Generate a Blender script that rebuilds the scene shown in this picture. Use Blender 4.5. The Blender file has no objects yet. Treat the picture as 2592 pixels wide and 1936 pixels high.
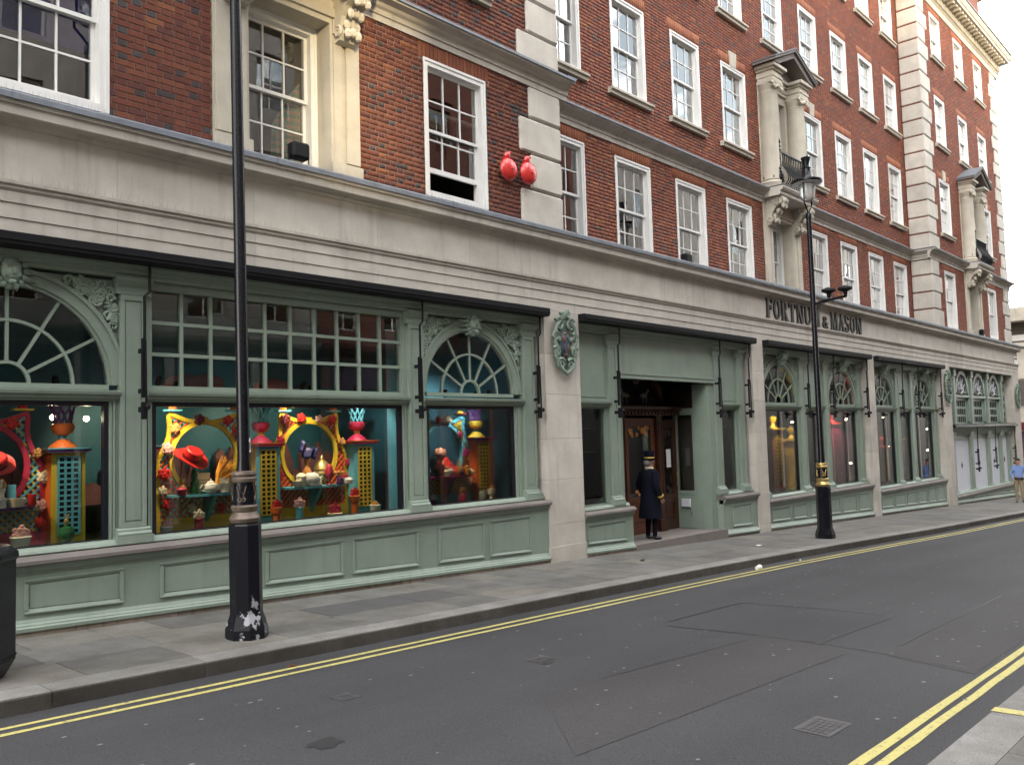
import bpy, bmesh, math, random
import numpy as np
from mathutils import Vector, Matrix, Euler
random.seed(7)
SC = bpy.context.scene
COL = SC.collection
R = math.radians
PI = math.pi

# ------------------------------------------------------------------ camera
cam_d = bpy.data.cameras.new('camera')
cam = bpy.data.objects.new('camera', cam_d)
COL.objects.link(cam)
SC.camera = cam
cam_d.sensor_fit = 'HORIZONTAL'
cam_d.sensor_width = 36.0
cam_d.lens = 30.53
cam_d.clip_start = 0.05
cam_d.clip_end = 2000
_r = Vector((0.67193, -0.74004, -0.02936)); _u = Vector((-0.02885, -0.06576, 0.99742)); _f = Vector((0.74006, 0.66934, 0.06554))
cam.matrix_world = Matrix(((_r.x, _u.x, -_f.x, 0.0), (_r.y, _u.y, -_f.y, -9.5), (_r.z, _u.z, -_f.z, 1.615), (0, 0, 0, 1)))

# ------------------------------------------------------------------ world and sun
SUN_DIR = Vector((0.5, 1.0, -0.22)).normalized()
EL = math.asin(-SUN_DIR.z)
W = bpy.data.worlds.new('World'); SC.world = W; W.use_nodes = True
nt = W.node_tree; nt.nodes.clear()
sky = nt.nodes.new('ShaderNodeTexSky'); sky.sky_type = 'NISHITA'; sky.sun_disc = False
sky.sun_elevation = EL; sky.sun_rotation = math.atan2(-SUN_DIR.x, -SUN_DIR.y)
sky.air_density = 1.3; sky.dust_density = 0.6; sky.altitude = 30
tc = nt.nodes.new('ShaderNodeTexCoord')
mp = nt.nodes.new('ShaderNodeMapping'); mp.inputs['Scale'].default_value = (1.0, 1.0, 2.2)
cl = nt.nodes.new('ShaderNodeTexNoise'); cl.inputs['Scale'].default_value = 2.6; cl.inputs['Detail'].default_value = 8; cl.inputs['Roughness'].default_value = 0.58
cr = nt.nodes.new('ShaderNodeValToRGB'); cr.color_ramp.elements[0].position = 0.45; cr.color_ramp.elements[0].color = (0.08,)*3+(1,); cr.color_ramp.elements[1].position = 0.60
mx = nt.nodes.new('ShaderNodeMixRGB'); mx.inputs[2].default_value = (21.5, 20.8, 20.4, 1)
bg = nt.nodes.new('ShaderNodeBackground'); bg.inputs['Strength'].default_value = 0.15
wo = nt.nodes.new('ShaderNodeOutputWorld')
L = nt.links.new
L(tc.outputs['Generated'], mp.inputs[0]); L(mp.outputs[0], cl.inputs['Vector']); L(cl.outputs[0], cr.inputs[0])
L(cr.outputs[0], mx.inputs[0]); L(sky.outputs[0], mx.inputs[1]); L(mx.outputs[0], bg.inputs[0]); L(bg.outputs[0], wo.inputs[0])
sun_d = bpy.data.lights.new('sun', 'SUN'); sun = bpy.data.objects.new('sun', sun_d); COL.objects.link(sun)
sun_d.energy = 1.2; sun_d.angle = R(3.6); sun_d.color = (1.0, 0.80, 0.48)
sun.rotation_euler = SUN_DIR.to_track_quat('-Z', 'Y').to_euler(); sun.location = (-20, -40, 30)
SC.view_settings.view_transform = 'Standard'; SC.view_settings.look = 'None'; SC.view_settings.gamma = 1.0
SC.view_settings.exposure = 1.68
SC.render.film_transparent = False
SC.cycles.max_bounces = 8; SC.cycles.diffuse_bounces = 4; SC.cycles.glossy_bounces = 4; SC.cycles.transparent_max_bounces = 12
SC.cycles.caustics_reflective = False; SC.cycles.caustics_refractive = False

# ------------------------------------------------------------------ materials
MATS = {}
def nodes(name):
    m = bpy.data.materials.new(name); m.use_nodes = True
    t = m.node_tree; b = t.nodes['Principled BSDF']; MATS[name] = m
    return m, t, b
def simple(name, col, rough=0.6, var=0.12, scale=6.0, metal=0.0, bump=0.0, bscale=60.0, spec=0.5, coat=0.0):
    """base colour broken up by two noises, optional fine relief"""
    m, t, b = nodes(name)
    b.inputs['Roughness'].default_value = rough; b.inputs['Metallic'].default_value = metal
    b.inputs['Specular IOR Level'].default_value = spec
    if coat: b.inputs['Coat Weight'].default_value = coat
    g = t.nodes.new('ShaderNodeNewGeometry')
    if var > 0:
        n = t.nodes.new('ShaderNodeTexNoise'); n.inputs['Scale'].default_value = scale; n.inputs['Detail'].default_value = 7; n.inputs['Roughness'].default_value = 0.65
        t.links.new(g.outputs['Position'], n.inputs['Vector'])
        rp = t.nodes.new('ShaderNodeValToRGB')
        rp.color_ramp.elements[0].position = 0.28; rp.color_ramp.elements[1].position = 0.72
        rp.color_ramp.elements[0].color = tuple(c*(1-var) for c in col)+(1,); rp.color_ramp.elements[1].color = tuple(min(1, c*(1+var)) for c in col)+(1,)
        t.links.new(n.outputs[0], rp.inputs[0]); t.links.new(rp.outputs[0], b.inputs['Base Color'])
    else:
        b.inputs['Base Color'].default_value = tuple(col)+(1,)
    if bump:
        n2 = t.nodes.new('ShaderNodeTexNoise'); n2.inputs['Scale'].default_value = bscale; n2.inputs['Detail'].default_value = 5
        t.links.new(g.outputs['Position'], n2.inputs['Vector'])
        bp = t.nodes.new('ShaderNodeBump'); bp.inputs['Strength'].default_value = bump; bp.inputs['Distance'].default_value = 0.01
        t.links.new(n2.outputs[0], bp.inputs['Height']); t.links.new(bp.outputs[0], b.inputs['Normal'])
    return m
def emis(name, col, s):
    m, t, b = nodes(name); b.inputs['Base Color'].default_value = tuple(col)+(1,)
    b.inputs['Emission Color'].default_value = tuple(col)+(1,); b.inputs['Emission Strength'].default_value = s
    return m
def stone_mat(name, col, dirt=(0.16, 0.14, 0.12), amount=0.5, rough=0.85, tint=(0.90, 1.08), bump=0.25, vary=(0.82, 1.12)):
    """Portland stone: blotches, vertical water streaks, fine pitting, a tint for each block"""
    m, t, b = nodes(name)
    N = t.nodes.new; K = t.links.new
    b.inputs['Roughness'].default_value = rough; b.inputs['Specular IOR Level'].default_value = 0.25
    g = N('ShaderNodeNewGeometry')
    n1 = N('ShaderNodeTexNoise'); n1.inputs['Scale'].default_value = 1.7; n1.inputs['Detail'].default_value = 8; n1.inputs['Roughness'].default_value = 0.62
    K(g.outputs['Position'], n1.inputs['Vector'])
    mp = N('ShaderNodeMapping'); mp.inputs['Scale'].default_value = (7.0, 7.0, 0.55); K(g.outputs['Position'], mp.inputs[0])
    n2 = N('ShaderNodeTexNoise'); n2.inputs['Scale'].default_value = 1.0; n2.inputs['Detail'].default_value = 6; K(mp.outputs[0], n2.inputs['Vector'])
    n3 = N('ShaderNodeTexNoise'); n3.inputs['Scale'].default_value = 45; n3.inputs['Detail'].default_value = 4; K(g.outputs['Position'], n3.inputs['Vector'])
    r1 = N('ShaderNodeValToRGB'); r1.color_ramp.elements[0].position = 0.3; r1.color_ramp.elements[1].position = 0.7
    r1.color_ramp.elements[0].color = tuple(c*vary[0] for c in col)+(1,); r1.color_ramp.elements[1].color = tuple(min(1, c*vary[1]) for c in col)+(1,)
    K(n1.outputs[0], r1.inputs[0])
    r2 = N('ShaderNodeValToRGB'); r2.color_ramp.elements[0].position = 0.55; r2.color_ramp.elements[1].position = 0.8
    r2.color_ramp.elements[0].color = (0, 0, 0, 1); r2.color_ramp.elements[1].color = (amount,)*3+(1,)
    K(n2.outputs[0], r2.inputs[0])
    m1 = N('ShaderNodeMixRGB'); m1.inputs[2].default_value = tuple(dirt)+(1,); K(r2.outputs[0], m1.inputs[0]); K(r1.outputs[0], m1.inputs[1])
    oi = N('ShaderNodeObjectInfo')
    mr = N('ShaderNodeMapRange'); mr.inputs[3].default_value = tint[0]; mr.inputs[4].default_value = tint[1]; K(oi.outputs['Random'], mr.inputs[0])
    m2 = N('ShaderNodeMixRGB'); m2.blend_type = 'MULTIPLY'; m2.inputs[0].default_value = 1.0; K(m1.outputs[0], m2.inputs[1]); K(mr.outputs[0], m2.inputs[2])
    K(m2.outputs[0], b.inputs['Base Color'])
    bp = N('ShaderNodeBump'); bp.inputs['Strength'].default_value = bump; bp.inputs['Distance'].default_value = 0.008
    K(n3.outputs[0], bp.inputs['Height']); K(bp.outputs[0], b.inputs['Normal'])
    return m
stone_mat('stone', (0.52, 0.482, 0.425), dirt=(.19, .17, .15), amount=0.42)
stone_mat('stone_quoin', (0.56, 0.52, 0.455), amount=0.16)
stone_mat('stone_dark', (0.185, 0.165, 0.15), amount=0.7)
stone_mat('stone_warm', (0.52, 0.475, 0.39), amount=0.26)
stone_mat('plinth_stone', (0.24, 0.20, 0.16), dirt=(0.05, 0.045, 0.04), amount=0.8)
stone_mat('opposite_stone', (0.36, 0.34, 0.31), amount=0.4)
stone_mat('green', (0.243, 0.298, 0.243), dirt=(0.13, 0.15, 0.115), amount=0.34, rough=0.36, tint=(0.97, 1.03), bump=0.05, vary=(0.90, 1.08))
simple('green_carved', (0.24, 0.305, 0.24), 0.45, 0.22, 14)
simple('white_paint', (0.74, 0.73, 0.70), 0.45, 0.06, 4)
simple('lead', (0.16, 0.175, 0.20), 0.55, 0.25, 5, metal=0.3, bump=0.1, bscale=12)
simple('black_gloss', (0.007, 0.007, 0.010), 0.22, 0.3, 8, bump=0.06, bscale=35, spec=0.28)
simple('black_matt', (0.008, 0.008, 0.010), 0.55, 0.25, 8, spec=0.2)
simple('bronze', (0.15, 0.115, 0.09), 0.5, 0.35, 20, metal=0.35)
simple('gold', (0.58, 0.42, 0.17), 0.4, 0.2, 20, metal=0.85)
simple('mortar', (0.27, 0.185, 0.145), 0.95, 0.2, 9)
simple('iron_frame', (0.010, 0.010, 0.016), 0.35, 0.0)
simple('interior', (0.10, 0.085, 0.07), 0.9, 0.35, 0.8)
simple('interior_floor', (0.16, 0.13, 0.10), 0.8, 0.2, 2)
simple('blind', (0.62, 0.58, 0.49), 0.85, 0.05, 3)
simple('red_paint', (0.62, 0.035, 0.03), 0.25, 0.06, 8, coat=0.4)
simple('letter_black', (0.018, 0.016, 0.014), 0.45, 0.3, 12)
BRICK = []
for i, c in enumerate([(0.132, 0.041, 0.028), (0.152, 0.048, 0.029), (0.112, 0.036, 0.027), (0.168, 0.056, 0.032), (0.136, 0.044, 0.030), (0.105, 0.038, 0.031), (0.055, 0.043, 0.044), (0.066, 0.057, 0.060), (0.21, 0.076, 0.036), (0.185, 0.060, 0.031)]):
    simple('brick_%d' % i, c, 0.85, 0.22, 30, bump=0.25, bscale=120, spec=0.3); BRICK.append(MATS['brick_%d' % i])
BRICK2 = []
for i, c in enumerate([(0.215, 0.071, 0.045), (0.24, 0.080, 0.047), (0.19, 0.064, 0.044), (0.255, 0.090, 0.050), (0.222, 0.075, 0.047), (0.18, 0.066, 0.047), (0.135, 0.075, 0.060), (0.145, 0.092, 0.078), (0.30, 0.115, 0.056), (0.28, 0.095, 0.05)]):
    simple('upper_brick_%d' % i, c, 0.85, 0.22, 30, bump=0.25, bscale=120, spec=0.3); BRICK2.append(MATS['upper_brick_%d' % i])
simple('upper_mortar', (0.26, 0.155, 0.11), 0.95, 0.2, 9)
def brick_wall_mat():
    m, t, b = nodes('brick_wall'); N = t.nodes.new; K = t.links.new
    b.inputs['Roughness'].default_value = 0.9
    g = N('ShaderNodeNewGeometry'); sx = N('ShaderNodeSeparateXYZ'); cx = N('ShaderNodeCombineXYZ'); ad = N('ShaderNodeMath')
    K(g.outputs['Position'], sx.inputs[0]); ad.operation = 'ADD'; K(sx.outputs[0], ad.inputs[0]); K(sx.outputs[1], ad.inputs[1]); K(ad.outputs[0], cx.inputs[0]); K(sx.outputs[2], cx.inputs[1])
    br = N('ShaderNodeTexBrick'); br.inputs['Scale'].default_value = 1.0; br.inputs['Brick Width'].default_value = 0.225; br.inputs['Row Height'].default_value = 0.075; br.inputs['Mortar Size'].default_value = 0.006
    br.inputs['Color1'].default_value = (0.17, 0.048, 0.028, 1); br.inputs['Color2'].default_value = (0.11, 0.038, 0.028, 1); br.inputs['Mortar'].default_value = (0.19, 0.12, 0.09, 1)
    K(cx.outputs[0], br.inputs['Vector']); K(br.outputs[0], b.inputs['Base Color'])
    bp = N('ShaderNodeBump'); bp.inputs['Strength'].default_value = 0.4; bp.inputs['Distance'].default_value = -0.008; K(br.outputs['Fac'], bp.inputs['Height']); K(bp.outputs[0], b.inputs['Normal'])
brick_wall_mat()
def glass_mat(name, tint=(0.93, 0.96, 0.95), k=1.7, wave=0.0, rough=0.005):
    m = bpy.data.materials.new(name); m.use_nodes = True; t = m.node_tree; t.nodes.clear(); MATS[name] = m
    N = t.nodes.new; K = t.links.new
    o = N('ShaderNodeOutputMaterial'); mix = N('ShaderNodeMixShader'); tr = N('ShaderNodeBsdfTransparent'); gl = N('ShaderNodeBsdfGlossy')
    tr.inputs[0].default_value = tuple(tint)+(1,); gl.inputs['Roughness'].default_value = rough; gl.inputs[0].default_value = (1, 1, 1, 1)
    fr = N('ShaderNodeFresnel'); fr.inputs[0].default_value = 1.5
    mu = N('ShaderNodeMath'); mu.operation = 'MULTIPLY'; mu.inputs[1].default_value = k; mu.use_clamp = True
    K(fr.outputs[0], mu.inputs[0]); K(mu.outputs[0], mix.inputs[0]); K(tr.outputs[0], mix.inputs[1]); K(gl.outputs[0], mix.inputs[2]); K(mix.outputs[0], o.inputs[0])
    if wave:
        g = N('ShaderNodeNewGeometry'); n = N('ShaderNodeTexNoise'); n.inputs['Scale'].default_value = 2.2; n.inputs['Detail'].default_value = 1
        K(g.outputs['Position'], n.inputs['Vector']); bp = N('ShaderNodeBump'); bp.inputs['Strength'].default_value = wave; bp.inputs['Distance'].default_value = 0.02
        K(n.outputs[0], bp.inputs['Height']); K(bp.outputs[0], gl.inputs['Normal']); K(bp.outputs[0], fr.inputs['Normal'])
glass_mat('glass_sash', (0.82, 0.86, 0.85), 3.8, 0.03)
glass_mat('glass_shop', (0.95, 0.97, 0.96), 0.9)
def clear_glass(name, col):
    m, t, b = nodes(name); b.inputs['Base Color'].default_value = tuple(col)+(1,); b.inputs['Roughness'].default_value = 0.08
    b.inputs['Transmission Weight'].default_value = 0.55; b.inputs['IOR'].default_value = 1.4
clear_glass('green_glass', (0.05, 0.28, 0.08)); clear_glass('clear_glass', (0.8, 0.82, 0.8)); clear_glass('amber_glass', (0.6, 0.25, 0.03)); clear_glass('lamp_glass', (0.75, 0.76, 0.74))
# bright painted display colours
for n, c in dict(teal=(0.028, 0.125, 0.165), cyan=(0.12, 0.42, 0.52), yellow=(0.62, 0.42, 0.03), crimson=(0.42, 0.02, 0.06), orange=(0.60, 0.12, 0.015), purple=(0.10, 0.03, 0.16), pink=(0.42, 0.14, 0.14),
                 pale_pink=(0.66, 0.36, 0.33), cream=(0.70, 0.62, 0.45), red=(0.50, 0.015, 0.015), dark_red=(0.10, 0.006, 0.012), turf=(0.05, 0.10, 0.015), hedge=(0.07, 0.085, 0.05), navy=(0.012, 0.014, 0.10), porcelain=(0.72, 0.72, 0.68),
                 straw=(0.72, 0.34, 0.05), deep_teal=(0.02, 0.075, 0.10), plum=(0.07, 0.025, 0.06), magenta=(0.35, 0.01, 0.13), copper=(0.5, 0.22, 0.06)).items():
    simple(n, c, 0.5, 0.10, 12)
simple('sky_teal', (.10, .28, .34), .8, .12, 1.5)
simple('wood', (0.045, 0.013, 0.006), 0.38, 0.45, 5, coat=0.2)
simple('wood_light', (0.105, 0.029, 0.009), 0.36, 0.3, 6, coat=0.2)
simple('wood_dark', (0.016, 0.007, 0.005), 0.45, 0.4, 6)
simple('board_white', (0.62, 0.63, 0.68), 0.5, 0.04, 2)
# ------------------------------------------------------------------ mesh helpers
class MB:
    def __init__(s): s.v = []; s.f = []; s.m = []; s.mats = []
    def mi(s, mat):
        if mat is None: return 0
        if mat not in s.mats: s.mats.append(mat)
        return s.mats.index(mat)
    def add(s, vs, fs, mat=None):
        o = len(s.v); k = s.mi(mat); s.v += [tuple(x) for x in vs]
        for q in fs: s.f.append(tuple(i+o for i in q)); s.m.append(k)
        return s
    def box(s, x0, x1, y0, y1, z0, z1, mat=None, skip=''):
        fs = [(0, 1, 5, 4), (1, 2, 6, 5), (2, 3, 7, 6), (3, 0, 4, 7), (4, 5, 6, 7), (3, 2, 1, 0)]
        return s.add([(x0, y0, z0), (x1, y0, z0), (x1, y1, z0), (x0, y1, z0), (x0, y0, z1), (x1, y0, z1), (x1, y1, z1), (x0, y1, z1)], fs, mat)
    def slope(s, x0, x1, y0, y1, za, zb, zc, zd, mat=None):
        """box whose bottom runs za..zb and top zc..zd along x"""
        return s.add([(x0, y0, za), (x1, y0, zb), (x1, y1, zb), (x0, y1, za), (x0, y0, zc), (x1, y0, zd), (x1, y1, zd), (x0, y1, zc)],
                     [(0, 1, 5, 4), (1, 2, 6, 5), (2, 3, 7, 6), (3, 0, 4, 7), (4, 5, 6, 7), (3, 2, 1, 0)], mat)
    def exx(s, prof, x0, x1, mat=None):
        """closed (y, z) profile pulled along x"""
        n = len(prof); vs = [(x0, y, z) for y, z in prof]+[(x1, y, z) for y, z in prof]
        a = sum(prof[i][0]*prof[(i+1) % n][1]-prof[(i+1) % n][0]*prof[i][1] for i in range(n))
        fs = [(i, (i+1) % n, n+(i+1) % n, n+i) for i in range(n)]+[tuple(range(n-1, -1, -1)), tuple(range(n, 2*n))]
        if a < 0: fs = [q[::-1] for q in fs]
        return s.add(vs, fs, mat)
    def exs(s, prof, x0, x1, d0, d1, mat=None):
        """profile pulled along x while its height runs from d0 to d1 (mouldings that follow the pavement)"""
        o = len(s.v); s.exx(prof, x0, x1, mat); n = len(prof)
        for i in range(n): a, b, c = s.v[o+i]; s.v[o+i] = (a, b, c+d0); a, b, c = s.v[o+n+i]; s.v[o+n+i] = (a, b, c+d1)
        return s
    def exy(s, poly, y0, y1, mat=None):
        """closed (x, z) outline given a thickness along y"""
        n = len(poly); vs = [(x, y0, z) for x, z in poly]+[(x, y1, z) for x, z in poly]
        a = sum(poly[i][0]*poly[(i+1) % n][1]-poly[(i+1) % n][0]*poly[i][1] for i in range(n))
        fs = [tuple(range(n)), tuple(range(2*n-1, n-1, -1))]+[(i, n+i, n+(i+1) % n, (i+1) % n) for i in range(n)]
        if a < 0: fs = [q[::-1] for q in fs]
        return s.add(vs, fs, mat)
    def band(s, inner, outer, y0, y1, mat=None, closed=False):
        """strip between two (x, z) polylines of equal length with thickness"""
        n = len(inner); vs = []
        for p, q in zip(inner, outer): vs += [(p[0], y0, p[1]), (q[0], y0, q[1]), (q[0], y1, q[1]), (p[0], y1, p[1])]
        fs = []
        for i in range(n if closed else n-1):
            a = 4*i; b = 4*((i+1) % n)
            for k in range(4): fs.append((a+k, b+k, b+(k+1) % 4, a+(k+1) % 4))
        if not closed: fs += [(0, 1, 2, 3), (4*n-1, 4*n-2, 4*n-3, 4*n-4)]
        return s.add(vs, fs, mat)
    def lathe(s, prof, c=(0, 0, 0), seg=16, mat=None, axis='z', phase=0.0, sx=1.0, sy=1.0):
        vs = []; n = len(prof)
        for k in range(seg):
            a = 2*PI*k/seg+phase
            for r, z in prof:
                p = (r*math.cos(a)*sx, r*math.sin(a)*sy, z)
                if axis == 'y': p = (p[0], p[2], p[1])
                if axis == 'x': p = (p[2], p[0], p[1])
                vs.append((p[0]+c[0], p[1]+c[1], p[2]+c[2]))
        fs = []
        for k in range(seg):
            k2 = (k+1) % seg
            for i in range(n-1): fs.append((k*n+i, k2*n+i, k2*n+i+1, k*n+i+1))
        if prof[0][0] > 1e-6: fs.append(tuple(k*n for k in range(seg-1, -1, -1)))
        if prof[-1][0] > 1e-6: fs.append(tuple(k*n+n-1 for k in range(seg)))
        return s.add(vs, fs, mat)
    def tube(s, pts, r, seg=6, mat=None, caps=True):
        P = [Vector(p) for p in pts]; n = len(P); rr = r if isinstance(r, (list, tuple)) else [r]*n
        vs = []; prev = None
        for i in range(n):
            d = (P[min(i+1, n-1)]-P[max(i-1, 0)])
            if d.length < 1e-9: d = Vector((0, 0, 1))
            d.normalize()
            if prev is None: a = d.orthogonal().normalized()
            else:
                a = prev-d*prev.dot(d)
                a = a.normalized() if a.length > 1e-6 else d.orthogonal().normalized()
            prev = a; b = d.cross(a)
            for k in range(seg):
                t = 2*PI*k/seg; vs.append(P[i]+(a*math.cos(t)+b*math.sin(t))*rr[i])
        fs = [(i*seg+k, i*seg+(k+1) % seg, (i+1)*seg+(k+1) % seg, (i+1)*seg+k) for i in range(n-1) for k in range(seg)]
        if caps: fs += [tuple(range(seg-1, -1, -1)), tuple((n-1)*seg+k for k in range(seg))]
        return s.add(vs, fs, mat)
    def ball(s, c, rx, ry=None, rz=None, seg=10, rings=6, mat=None):
        ry = rx if ry is None else ry; rz = rx if rz is None else rz
        vs = [(c[0], c[1], c[2]-rz)]; fs = []
        for i in range(1, rings):
            t = -PI/2+PI*i/rings
            for k in range(seg):
                a = 2*PI*k/seg; vs.append((c[0]+rx*math.cos(t)*math.cos(a), c[1]+ry*math.cos(t)*math.sin(a), c[2]+rz*math.sin(t)))
        vs.append((c[0], c[1], c[2]+rz)); top = len(vs)-1
        for k in range(seg): fs.append((0, 1+(k+1) % seg, 1+k))
        for i in range(rings-2):
            for k in range(seg): a = 1+i*seg; fs.append((a+k, a+(k+1) % seg, a+seg+(k+1) % seg, a+seg+k))
        a = 1+(rings-2)*seg
        for k in range(seg): fs.append((a+k, a+(k+1) % seg, top))
        return s.add(vs, fs, mat)
    def mesh(s, name, mat=None, smooth=False):
        me = bpy.data.meshes.new(name); me.from_pydata(s.v, [], s.f)
        ms = s.mats if s.mats else [mat]
        for k in ms: me.materials.append(MATS[k] if isinstance(k, str) else k)
        if s.mats: me.polygons.foreach_set('material_index', s.m)
        if smooth:
            me.polygons.foreach_set('use_smooth', [True]*len(me.polygons))
            try: me.set_sharp_from_angle(angle=R(38))
            except Exception: pass
        me.update()
        return me
def link(name, me, parent=None, loc=None, rot=None):
    o = bpy.data.objects.new(name, me); COL.objects.link(o)
    if parent is not None: o.parent = parent
    if loc is not None: o.location = loc
    if rot is not None: o.rotation_euler = rot
    return o
def part(mb, name, mat, parent=None, smooth=False, loc=None, rot=None):
    return link(name, mb.mesh(name, mat, smooth), parent, loc, rot)
def tag(o, label, cat, group=None, kind=None):
    if label: o['label'] = label
    if cat: o['category'] = cat
    if group: o['group'] = group
    if kind: o['kind'] = kind
    return o
def thing(name, label, cat, loc=(0, 0, 0), group=None, rot=None):
    o = link(name, None, None, loc, rot); o.empty_display_size = 0.1
    return tag(o, label, cat, group)
def B(*a): return MB().box(*a)
def arc(cx, cz, r, a0, a1, n, sx=1.0): return [(cx+sx*r*math.cos(a0+(a1-a0)*i/n), cz+r*math.sin(a0+(a1-a0)*i/n)) for i in range(n+1)]
def zg(x): return -0.095-0.0335*x          # the street falls gently to the right
# ------------------------------------------------------------------ the department store: walls, brickwork, stone dressings
store = thing('department_store', 'long red brick department store with stone dressings and sage green shopfronts', 'building', (0, 0, 0))
YM = 0.70                     # plane of the recessed middle range; the pavilions stand at y = 0
def cbox(x0, x1, y0, y1, z0, z1, c=0.02):
    mb = MB(); vs = []; idx = {}
    X = (x0, x1); Y = (y0, y1); Zs = (z0, z1)
    for i in (0, 1):
        for j in (0, 1):
            for k in (0, 1):
                sx = c if i == 0 else -c; sy = c if j == 0 else -c; sz = c if k == 0 else -c
                for a in range(3):
                    p = [X[i]+(0 if a == 0 else sx), Y[j]+(0 if a == 1 else sy), Zs[k]+(0 if a == 2 else sz)]
                    idx[(i, j, k, a)] = len(vs); vs.append(tuple(p))
    f = []
    for i in (0, 1):
        q = [idx[(i, 0, 0, 0)], idx[(i, 1, 0, 0)], idx[(i, 1, 1, 0)], idx[(i, 0, 1, 0)]]; f.append(q if i else q[::-1])
    for j in (0, 1):
        q = [idx[(0, j, 0, 1)], idx[(1, j, 0, 1)], idx[(1, j, 1, 1)], idx[(0, j, 1, 1)]]; f.append(q[::-1] if j else q)
    for k in (0, 1):
        q = [idx[(0, 0, k, 2)], idx[(1, 0, k, 2)], idx[(1, 1, k, 2)], idx[(0, 1, k, 2)]]; f.append(q if k else q[::-1])
    for i in (0, 1):
        for j in (0, 1):
            for k in (0, 1):
                f.append([idx[(i, j, k, 0)], idx[(i, j, k, 1)], idx[(i, j, k, 2)]])
    for i in (0, 1):
        for j in (0, 1): f.append([idx[(i, j, 0, 0)], idx[(i, j, 0, 1)], idx[(i, j, 1, 1)], idx[(i, j, 1, 0)]])
    for i in (0, 1):
        for k in (0, 1): f.append([idx[(i, 0, k, 0)], idx[(i, 0, k, 2)], idx[(i, 1, k, 2)], idx[(i, 1, k, 0)]])
    for j in (0, 1):
        for k in (0, 1): f.append([idx[(0, j, k, 1)], idx[(0, j, k, 2)], idx[(1, j, k, 2)], idx[(1, j, k, 1)]])
    mb.add(vs, [tuple(q) for q in f])
    me_fix.append(mb)
    return mb
me_fix = []
def fixn(me):
    bm = bmesh.new(); bm.from_mesh(me); bmesh.ops.recalc_face_normals(bm, faces=bm.faces); bm.to_mesh(me); bm.free()
def cpart(mb, name, mat, parent, loc=None):
    o = part(mb, name, mat, parent, False, loc); fixn(o.data); return o

LPX = [3.33, 6.345, 9.36]
MX = [12.93, 15.29, 17.66, 20.03, 22.48, 24.89, 27.25, 29.61, 31.99]
RPX = [35.38, 38.45, 41.38]
ROWS = [(5.31, 7.43, 1.30), (8.85, 10.93, 1.26), (12.27, 14.16, 1.22), (15.68, 17.40, 1.20)]
AED = [(6.345, 0.0), (22.48, YM), (38.45, 0.0)]
wins = []          # (cx, z0, z1, w, ywall, row, kind)
for xs, yw in ((LPX, 0.0), (MX, YM), (RPX, 0.0)):
    for cx in xs:
        for r, (z0, z1, w) in enumerate(ROWS):
            if xs is LPX and r > 1: continue
            aed = any(abs(cx-a) < 0.05 for a, _ in AED)
            if aed and r == 0: wins.append((cx, 5.30, 7.36, 1.22, yw+0.30, r, 'a'))
            elif aed and r == 1: wins.append((cx, 8.16, 10.70, 1.00, yw+0.22, r, 'a'))
            else: wins.append((cx, z0, z1, w+(0.03 if xs is LPX else 0), yw, r, 'w'))

def shell(x0, x1, z0, z1, y, openings, depth=0.3):
    """wall face with rectangular openings and their reveals"""
    xs = sorted({x0, x1} | {v for o in openings for v in o[:2] if x0 < v < x1}); zs = sorted({z0, z1} | {v for o in openings for v in o[2:] if z0 < v < z1})
    mb = MB()
    for i in range(len(xs)-1):
        for j in range(len(zs)-1):
            cx = (xs[i]+xs[i+1])/2; cz = (zs[j]+zs[j+1])/2
            if any(o[0] < cx < o[1] and o[2] < cz < o[3] for o in openings): continue
            mb.add([(xs[i], y, zs[j]), (xs[i+1], y, zs[j]), (xs[i+1], y, zs[j+1]), (xs[i], y, zs[j+1])], [(0, 1, 2, 3)])
    for a, b, c, d in openings:
        a2, b2, c2, d2 = max(a, x0), min(b, x1), max(c, z0), min(d, z1)
        if a2 >= b2 or c2 >= d2: continue
        mb.add([(a2, y, c2), (a2, y+depth, c2), (a2, y+depth, d2), (a2, y, d2)], [(0, 1, 2, 3)])
        mb.add([(b2, y, c2), (b2, y+depth, c2), (b2, y+depth, d2), (b2, y, d2)], [(3, 2, 1, 0)])
        mb.add([(a2, y, d2), (b2, y, d2), (b2, y+depth, d2), (a2, y+depth, d2)], [(3, 2, 1, 0)])
        mb.add([(a2, y, c2), (b2, y, c2), (b2, y+depth, c2), (a2, y+depth, c2)], [(0, 1, 2, 3)])
    return mb
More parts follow.
